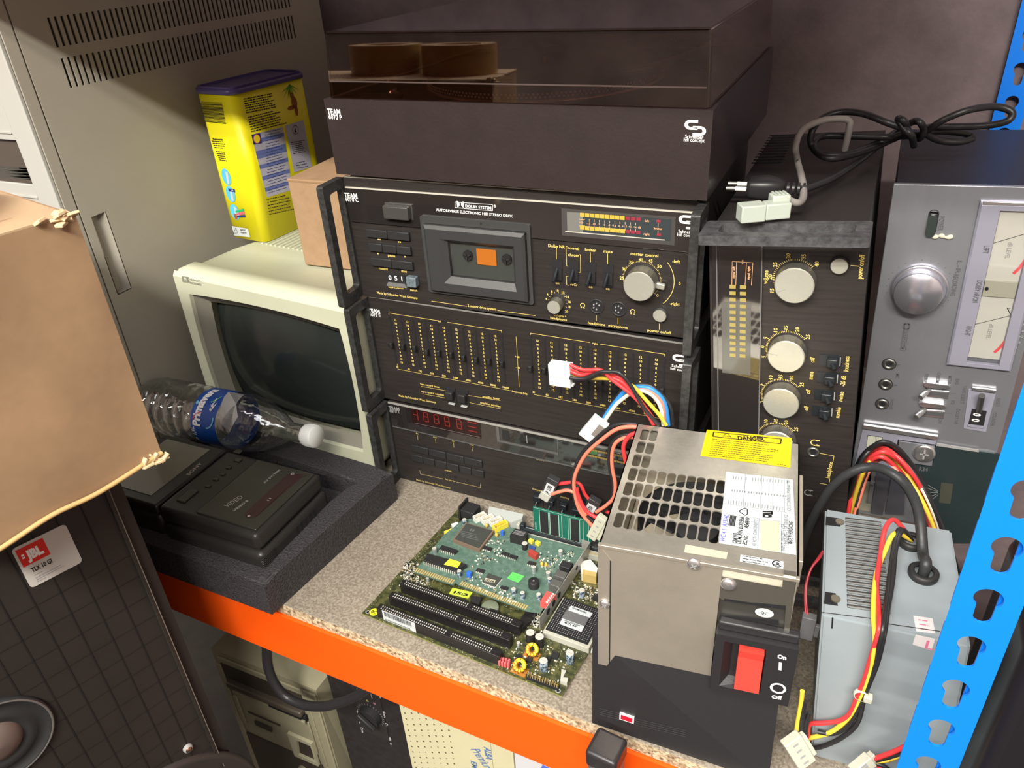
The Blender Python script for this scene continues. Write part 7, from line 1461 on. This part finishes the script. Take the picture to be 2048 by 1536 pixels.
b = MB(); g_ = P(GF, KKc, ((640, 925), (732, 935), (725, 990), (637, 975))); top_ = g_[0][1]; x0, x1 = g_[0][0], g_[1][0]; b.prism([(x0, g_[3][1]), (x1, g_[3][1] - .002), (x1, GH), (x0, GH)], .0002, .0006)
b.mi = 1; b.line((x0 + .010, GH - .003), (x0 + .010, GH - .012), .002, .0008); b.line((x0 + .018, GH - .003), (x0 + .018, GH - .012), .002, .0008); b.line((x0 + .010, GH - .012), (x0 + .018, GH - .012), .001, .0008)
b.build('sticker', [stk, pkM], root, GF)
b = MB(); g_ = P(GT, KKc, ((628, 845), (716, 858), (728, 925), (642, 915))); b.prism(g_, 0, .0004); q = Pan(GT); q.b = b; scribble(q, KKc, ((650, 865), (700, 872)), ((660, 905), (712, 912)), 3, 2, 1, .0012, z=.0006); b.build('sticker', [stk, pkM], root, GT)
# wires
def wm(n, c): return mat('wire_' + n, c, .38)
RED, BLK, YEL, BLU, WHT, ORG, BRN = wm('red', (.72, .045, .05)), wm('black', (.02, .02, .022)), wm('yellow', (.85, .6, .06)), wm('blue', (.03, .22, .6)), wm('white', (.8, .76, .6)), wm('orange', (.75, .2, .13)), wm('brown', (.2, .08, .04))
def wire(root, pts, r, m_, name='wire'): b = MB(); b.tube(pts, r, n=8, sub=6); return b.build(name, m_, root, WORLD)
gr1 = GT.W(*GT.uv(KKc(675, 645), .006), .006); gr2 = GT.W(*GT.uv(KKc(620, 500), .006), .006)
top = Y3(KKc, (672, 560, -.13), (662, 430, -.11), (640, 330, -.09), (590, 245, -.07), (520, 190, -.06), (440, 168, -.05), (350, 190, -.05), (262, 255, -.05), (200, 345, -.05), (150, 450, -.05), (115, 560, -.05), (95, 680, -.06))
wire(GR, [gr1 - V((0, 0, .01)), gr1 + V((0, 0, .01))] + top, .0048, mat('mains_cable', (.03, .032, .034), .42, bump=.2, bscale=150), 'mains_cable')
rw = random.Random(11)
arch = ((330, 500), (335, 380), (360, 260), (400, 150), (450, 100), (500, 90), (560, 130), (620, 200), (670, 280), (710, 370), (745, 470), (785, 590), (820, 700), (840, 820))
for k, (m_, off) in enumerate(((BLK, -14), (BLK, -8), (RED, -2), (RED, 4), (YEL, 10), (ORG, 22), (RED, 15), (WHT, -5), (BLK, 26), (BLU, 30))):
    pts = []
    for i, (x, y) in enumerate(arch):
        dx, dy = (x - 500) * .0, 0; ctr = (500, 420); vx, vy = x - ctr[0], y - ctr[1]; l = math.hypot(vx, vy); kk = 1 - off / 130 * (1 + .25 * sin(i * 1.3 + k)); pts.append((ctr[0] + vx * kk, ctr[1] + vy * kk, .03 + .012 * sin(k * 2.1 + i)))
    if m_ is WHT: pts = pts[5:]
    if m_ is BLU: pts = pts[5:11]
    wire(GR, Y3(KKc, *pts), .0024, m_)
front = (((600, 420), (545, 410), (500, 450), (480, 560), (462, 700), (470, 800), (473, 900), (440, 1020), (405, 1140), (375, 1210), (340, 1290), (290, 1322), (220, 1332), (165, 1335), (150, 1360), (150, 1440), (152, 1490)), ((590, 440), (545, 470), (500, 550), (465, 640), (450, 740), (448, 850), (455, 960), (435, 1080), (395, 1200), (340, 1300), (260, 1370), (180, 1395), (90, 1412)), ((600, 440), (570, 450), (545, 510), (525, 640), (510, 760), (490, 900), (455, 1060), (420, 1170), (370, 1280), (330, 1345), (260, 1380), (195, 1372)), ((605, 450), (580, 455), (550, 530), (535, 680), (515, 800), (497, 920), (465, 1060), (410, 1200), (375, 1330), (300, 1400), (210, 1440), (150, 1447)))
for (pts, m_) in zip(front, (RED, YEL, BLK, BLK)):
    P3_ = []
    for i, (x, y) in enumerate(pts):
        if y < 860:
            zt_ = .187 + .02 * max(0, 1 - abs(y - 420) / 200); P3_.append(onplane(*KKc(x, y), V((0, 0, 1)), zt_))
        else: P3_.append(onplane(*KKc(x, y), V((0, 1, 0)), fl.y - .012))
    wire(GR, [gr2] + P3_[1:], .0022, m_)
ty = onplane(*KKc(392, 1205), V((0, 1, 0)), fl.y - .013); b = MB(); f = Fr(ty, (1, 0, 0), (0, 0, 1)); b.lathe(0, 0, [(.006, -.002), (.0065, 0), (.006, .002), (.005, .002)], 16); b.box(.002, .009, -.004, .003, -.003, .004, b=.001); b.build('cable_tie', mat('milky_nylon', (.5, .5, .42), .35), root, f)
milkM = mat('milky_nylon', (.5, .5, .42), .35)
def molex(root, p0, p1, w, t, mm, name='plug_connector', nrm=(0, -.5, .85), pins=4):
    d = (p1 - p0); L_ = d.length; f = Fr(p0, d, V(nrm).cross(d)); b = MB(); b.box(0, L_, -w / 2, w / 2, -t / 2, t / 2, b=.0008); b.box(L_ * .12, L_ * .88, w / 2 - .001, w / 2 + .004, -t * .35, t * .35, b=.0006); b.mi = 1
    for k in range(pins): x = L_ * (k + .7) / (pins + .4); b.rect(x - .001, x + .001, -w * .15, w * .15, t / 2 + .0003)
    return b.build(name, [mm, greyM], root, f)
m0, m1 = Y3(Z6, (140, 790, -.262), (350, 1130, -.262)); molex(GR, m0, m1, .018, .010, milkM)
m0, m1 = Y3(Z6, (1080, 1110, -.262), (1160, 1230, -.262)); molex(GR, m0, m1, .02, .010, milkM)
for pts, m_ in ((((1120, 1125), (1330, 1060), (1550, 980), (1760, 880), (1900, 800)), RED), (((1130, 1140), (1300, 1110), (1500, 1080), (1780, 960), (1900, 900)), YEL), (((1140, 1130), (1350, 1090), (1600, 1020), (1800, 950), (1900, 880)), BLK), (((1150, 1150), (1300, 1150), (1450, 1230), (1500, 1290)), RED), (((1180, 1130), (1380, 1160), (1500, 1240)), BLK)): wire(GR, Y3(Z6, *[(x, y, -.255) for x, y in pts]), .0022, m_)
for pts, m_ in ((((305, 150), (285, 330), (245, 560), (210, 790)), YEL), (((350, 290), (320, 400), (290, 560), (285, 770)), BLK), (((410, 440), (370, 560), (350, 700), (350, 900)), BLK), (((330, 440), (310, 600), (300, 760)), BLK)): wire(GR, Y3(Z6, *[(x, y, -.25) for x, y in pts]), .0021, m_)
# thin red lead with small grey plug between the two supplies
c0 = Y3(J, (1570, 450, -.20), (1575, 590, -.20)); PGf = Fr(c0[1], (1, 0, 0), (0, 0, 1)); root = thing('fan_lead', 'small grey two-pin plug on thin red wires hanging between the power supplies', 'cable plug', PGf)
b = MB(); b.box(-.006, .006, 0, .027, -.004, .004, b=.0006); b.box(.006, .010, .004, .018, -.002, .002, b=.0005); b.build('plug', mat('slate_plug', (.13, .13, .14), .4), root, PGf)
for k in (0, 1): wire(root, Y3(J, (1578 + k * 12, 455, -.20), (1570 + k * 8, 350, -.19), (1575 + k * 5, 240, -.18), (1610, 130, -.17), (1660 + k * 8, 55, -.16), (1690, 10, -.15)), .0011, wm('dark_red', (.3, .02, .03)))
# ================================================================ HARNESS OF THE FRONT POWER SUPPLY
X5 = crop(1130, 690, 8.084); YH = -.072
def hw_(cr, pts, m_, r=.0021, Y=YH, wob_=0): wire(PSU1, Y3(cr, *[(x, y, Y + wob_ * sin(i * 1.1)) for i, (x, y) in enumerate(pts)]), r, m_)
hw_(X5, ((80, 315), (250, 390), (400, 402), (520, 395), (640, 440), (760, 560), (1000, 740), (1200, 920), (1330, 1100), (1430, 1290)), RED, Y=-.078)
hw_(X5, ((80, 370), (250, 435), (420, 430), (650, 450), (850, 510), (950, 600), (1100, 760), (1250, 950), (1400, 1150), (1480, 1300)), RED)
hw_(X5, ((80, 420), (230, 480), (330, 470), (500, 400), (600, 420), (720, 510), (870, 570), (980, 650), (1130, 830), (1300, 1060), (1440, 1300)), RED, Y=-.075)
hw_(X5, ((80, 475), (280, 520), (450, 535), (780, 548), (1000, 620), (1130, 690), (1300, 880), (1500, 1100), (1640, 1300)), YEL, Y=-.068)
hw_(X5, ((80, 530), (300, 545), (450, 490), (580, 435), (700, 430), (850, 440), (960, 520), (1080, 680), (1180, 860), (1300, 1050), (1520, 1300)), BLK, Y=-.082)
hw_(X5, ((80, 580), (300, 575), (450, 515), (580, 455), (700, 440), (880, 470), (1000, 590), (1100, 760), (1230, 950), (1400, 1180), (1500, 1300)), BLK, Y=-.070)
hw_(X5, ((600, 1260), (700, 1080), (850, 880), (960, 760), (1100, 685), (1250, 680), (1400, 715), (1550, 840), (1630, 1000), (1670, 1300)), BLU, .0026, -.060)
hw_(X5, ((560, 1240), (700, 1030), (850, 830), (950, 720), (1100, 655), (1250, 640), (1400, 670), (1550, 790), (1650, 900), (1720, 1050), (1745, 1300)), BLK, .0022, -.057)
hw_(X5, ((620, 1260), (800, 1000), (900, 900), (1050, 790), (1200, 735), (1350, 770), (1480, 880), (1560, 1050), (1590, 1300)), WHT, .0022, -.063)
hw_(X5, ((1180, 715), (1300, 720), (1400, 760), (1520, 860), (1590, 1000), (1615, 1300)), ORG, .0019, -.062)
hw_(X5, ((1550, 800), (1620, 940), (1640, 1100), (1650, 1300)), BLK, .0024, -.056)
q0, q1 = Y3(X5, (40, 270, YH), (60, 630, YH)); 
wp = mat('white_nylon_plug', (.72, .72, .72), .4)
def box_between(p0, p1, w, t, m_, name, root, nrm=(0, -1, 0)):
    d = p1 - p0; f = Fr(p0, d, V(nrm).cross(d)); b = MB(); b.box(0, d.length, -w / 2, w / 2, -t / 2, t / 2, b=.0007); return b, f
c1, c2 = Y3(E, (1232, 428, YH), (1240, 552, YH)); b, f = box_between(c1, c2, .025, .012, wp, 'p', None); Lq = (c2 - c1).length
for x in (.001, Lq - .003): b.box(x, x + .002, .0125, .0145, -.003, .003)
for x in (.4, .48): b.box(Lq * x, Lq * x + .0012, -.008, .013, .006, .0072)
if f.v.x > 0: pass
b.build('white_plug', wp, PSU1, f)
c1, c2 = Y3(X5, (560, 1215, -.066), (340, 1470, -.066)); b, f = box_between(c1, c2, .017, .012, wp, 'p', None); b.build('white_plug', wp, PSU1, f)
c1, c2 = Y3(X5, (640, 1260, -.07), (450, 1490, -.07)); b, f = box_between(c1, c2, .011, .010, wp, 'p', None); b.mi = 1; b.box(.002, .02, -.004, .004, .005, .0056); b.build('plug_latch', [wp, mat('taupe_shadow', (.2, .18, .16), .5)], PSU1, f)
hw_(E, ((1720, 808), (1640, 800), (1560, 815), (1480, 870), (1390, 950), (1340, 1030), (1312, 1110), (1318, 1200), (1345, 1290), (1400, 1360), (1440, 1400)), ORG, .0023, -.082)
hw_(E, ((1720, 795), (1620, 782), (1530, 800), (1450, 860), (1370, 940), (1325, 1020), (1303, 1110), (1310, 1200), (1340, 1280), (1390, 1345), (1440, 1385)), BLK, .0022, -.078)
hw_(E, ((1700, 830), (1640, 850), (1605, 900), (1602, 950), (1622, 1030)), RED, .0024, -.085)
hw_(E, ((1690, 865), (1620, 862), (1560, 890), (1535, 950), (1535, 1040), (1552, 1130), (1545, 1210), (1500, 1260), (1440, 1300)), ORG, .0022, -.082)
hw_(E, ((1690, 850), (1600, 850), (1540, 885), (1515, 950), (1520, 1040), (1540, 1120), (1538, 1200), (1500, 1275), (1445, 1320)), BLK, .0022, -.078)
hw_(S1, ((640, 392), (800, 372), (960, 350), (1060, 360), (1150, 425), (1230, 600), (1350, 745)), RED, .0022, -.068)
hw_(S1, ((1450, 850), (1600, 930), (1750, 980)), RED, .0022, -.070)
hw_(S1, ((540, 603), (700, 550), (850, 520), (970, 545), (1060, 600), (1110, 740), (1180, 920), (1240, 1010), (1330, 1200), (1400, 1290)), ORG, .0022, -.080)
hw_(S1, ((600, 455), (800, 430), (960, 410), (1080, 430), (1150, 540), (1220, 680), (1330, 800)), BLK, .0022, -.064)
hw_(S1, ((590, 520), (780, 480), (960, 455), (1060, 500), (1140, 620), (1200, 760), (1300, 870)), BLK, .0022, -.066)
hw_(S1, ((1060, 480), (1080, 580), (1130, 720), (1200, 860), (1300, 980), (1500, 1095)), RED, .0024, -.084)
hw_(S1, ((1030, 500), (1050, 700), (1130, 880), (1260, 1040), (1420, 1180)), BLK, .0022, -.080)
sleeve = mat('sleeve_black', (.03, .03, .032), .35)
for a, c, t, la, lc, tip in (((600, 265), (470, 590), 'P 10B', (560, 360), (490, 500), 1), ((1450, 700), (1300, 960), 'P 10A', (1410, 830), (1315, 950), 0)):
    p0, p1 = Y3(S1, (*a, -.07), (*c, -.07)); b, f = box_between(p0, p1, .015, .009, sleeve, 's', None); Ls = (p1 - p0).length; b.mi = 1; b.box(Ls * .28, Ls * .85, -.0055, .0055, .0044, .0050); b.mi = 0
    if f.n.y > 0: pass
    b.text(t, (Ls * .80, .0022), (Ls * .34, .0022), .0052, .0054, .03); b.build('wire_sleeve', [sleeve, whiteP], PSU1, f)
p0, p1 = Y3(S1, (455, 560, -.072), (385, 680, -.072)); b, f = box_between(p0, p1, .013, .008, palG, 's', None); b.build('sleeve_tip', mat('tip_grey', (.4, .4, .36), .4), PSU1, f)
m0, m1 = Y3(S1, (1600, 1060, -.092), (1370, 1480, -.092)); molex(PSU1, m0, m1, .012, .008, mat('ivory_molex', (.5, .5, .4), .4), nrm=(0, -.9, .4))
# ================================================================ TAPE ROLLS on the large box (the dust cover mirrors them)
TPm = mat('brown_packing_tape', (.36, .22, .08), .3); coreM = mat('tape_core', (.45, .36, .22), .8)
for x, y, lab in ((-.200, -.450, 'left roll of brown packing tape mirrored in the dust cover'), (-.068, -.462, 'right roll of brown packing tape mirrored in the dust cover')):
    f = Fr((x, y, .5315), (1, 0, 0), (0, 1, 0)); root = thing('tape_roll', lab, 'tape roll', f, 'rolls of brown packing tape')
    MB().lathe(0, 0, [(.041, 0), (.062, 0), (.062, .045), (.041, .045), (.041, 0)], 48, sm=False).build('tape', TPm, root, f); MB().lathe(0, 0, [(.038, 0), (.041, 0), (.041, .045), (.038, .045), (.038, 0)], 48, sm=False).build('core', coreM, root, f)
# dark cabinet beyond the blue post
DC = Fr((.724, -.275, -.94), (1, 0, 0), (0, 0, 1)); root = thing('dark_cabinet', 'near-black cabinet side standing beyond the front blue post', 'cabinet', DC)
dcm = mat('near_black_cabinet', (.012, .011, .014), .35, bump=.05, bscale=20)
MB().box(0, .42, 0, 1.19, -.13, 0, b=.012, seg=4).build('body', dcm, root, DC); MB().box(.03, .39, .04, 1.15, 0, .006, b=.003).build('front_grille', matteM, root, DC)
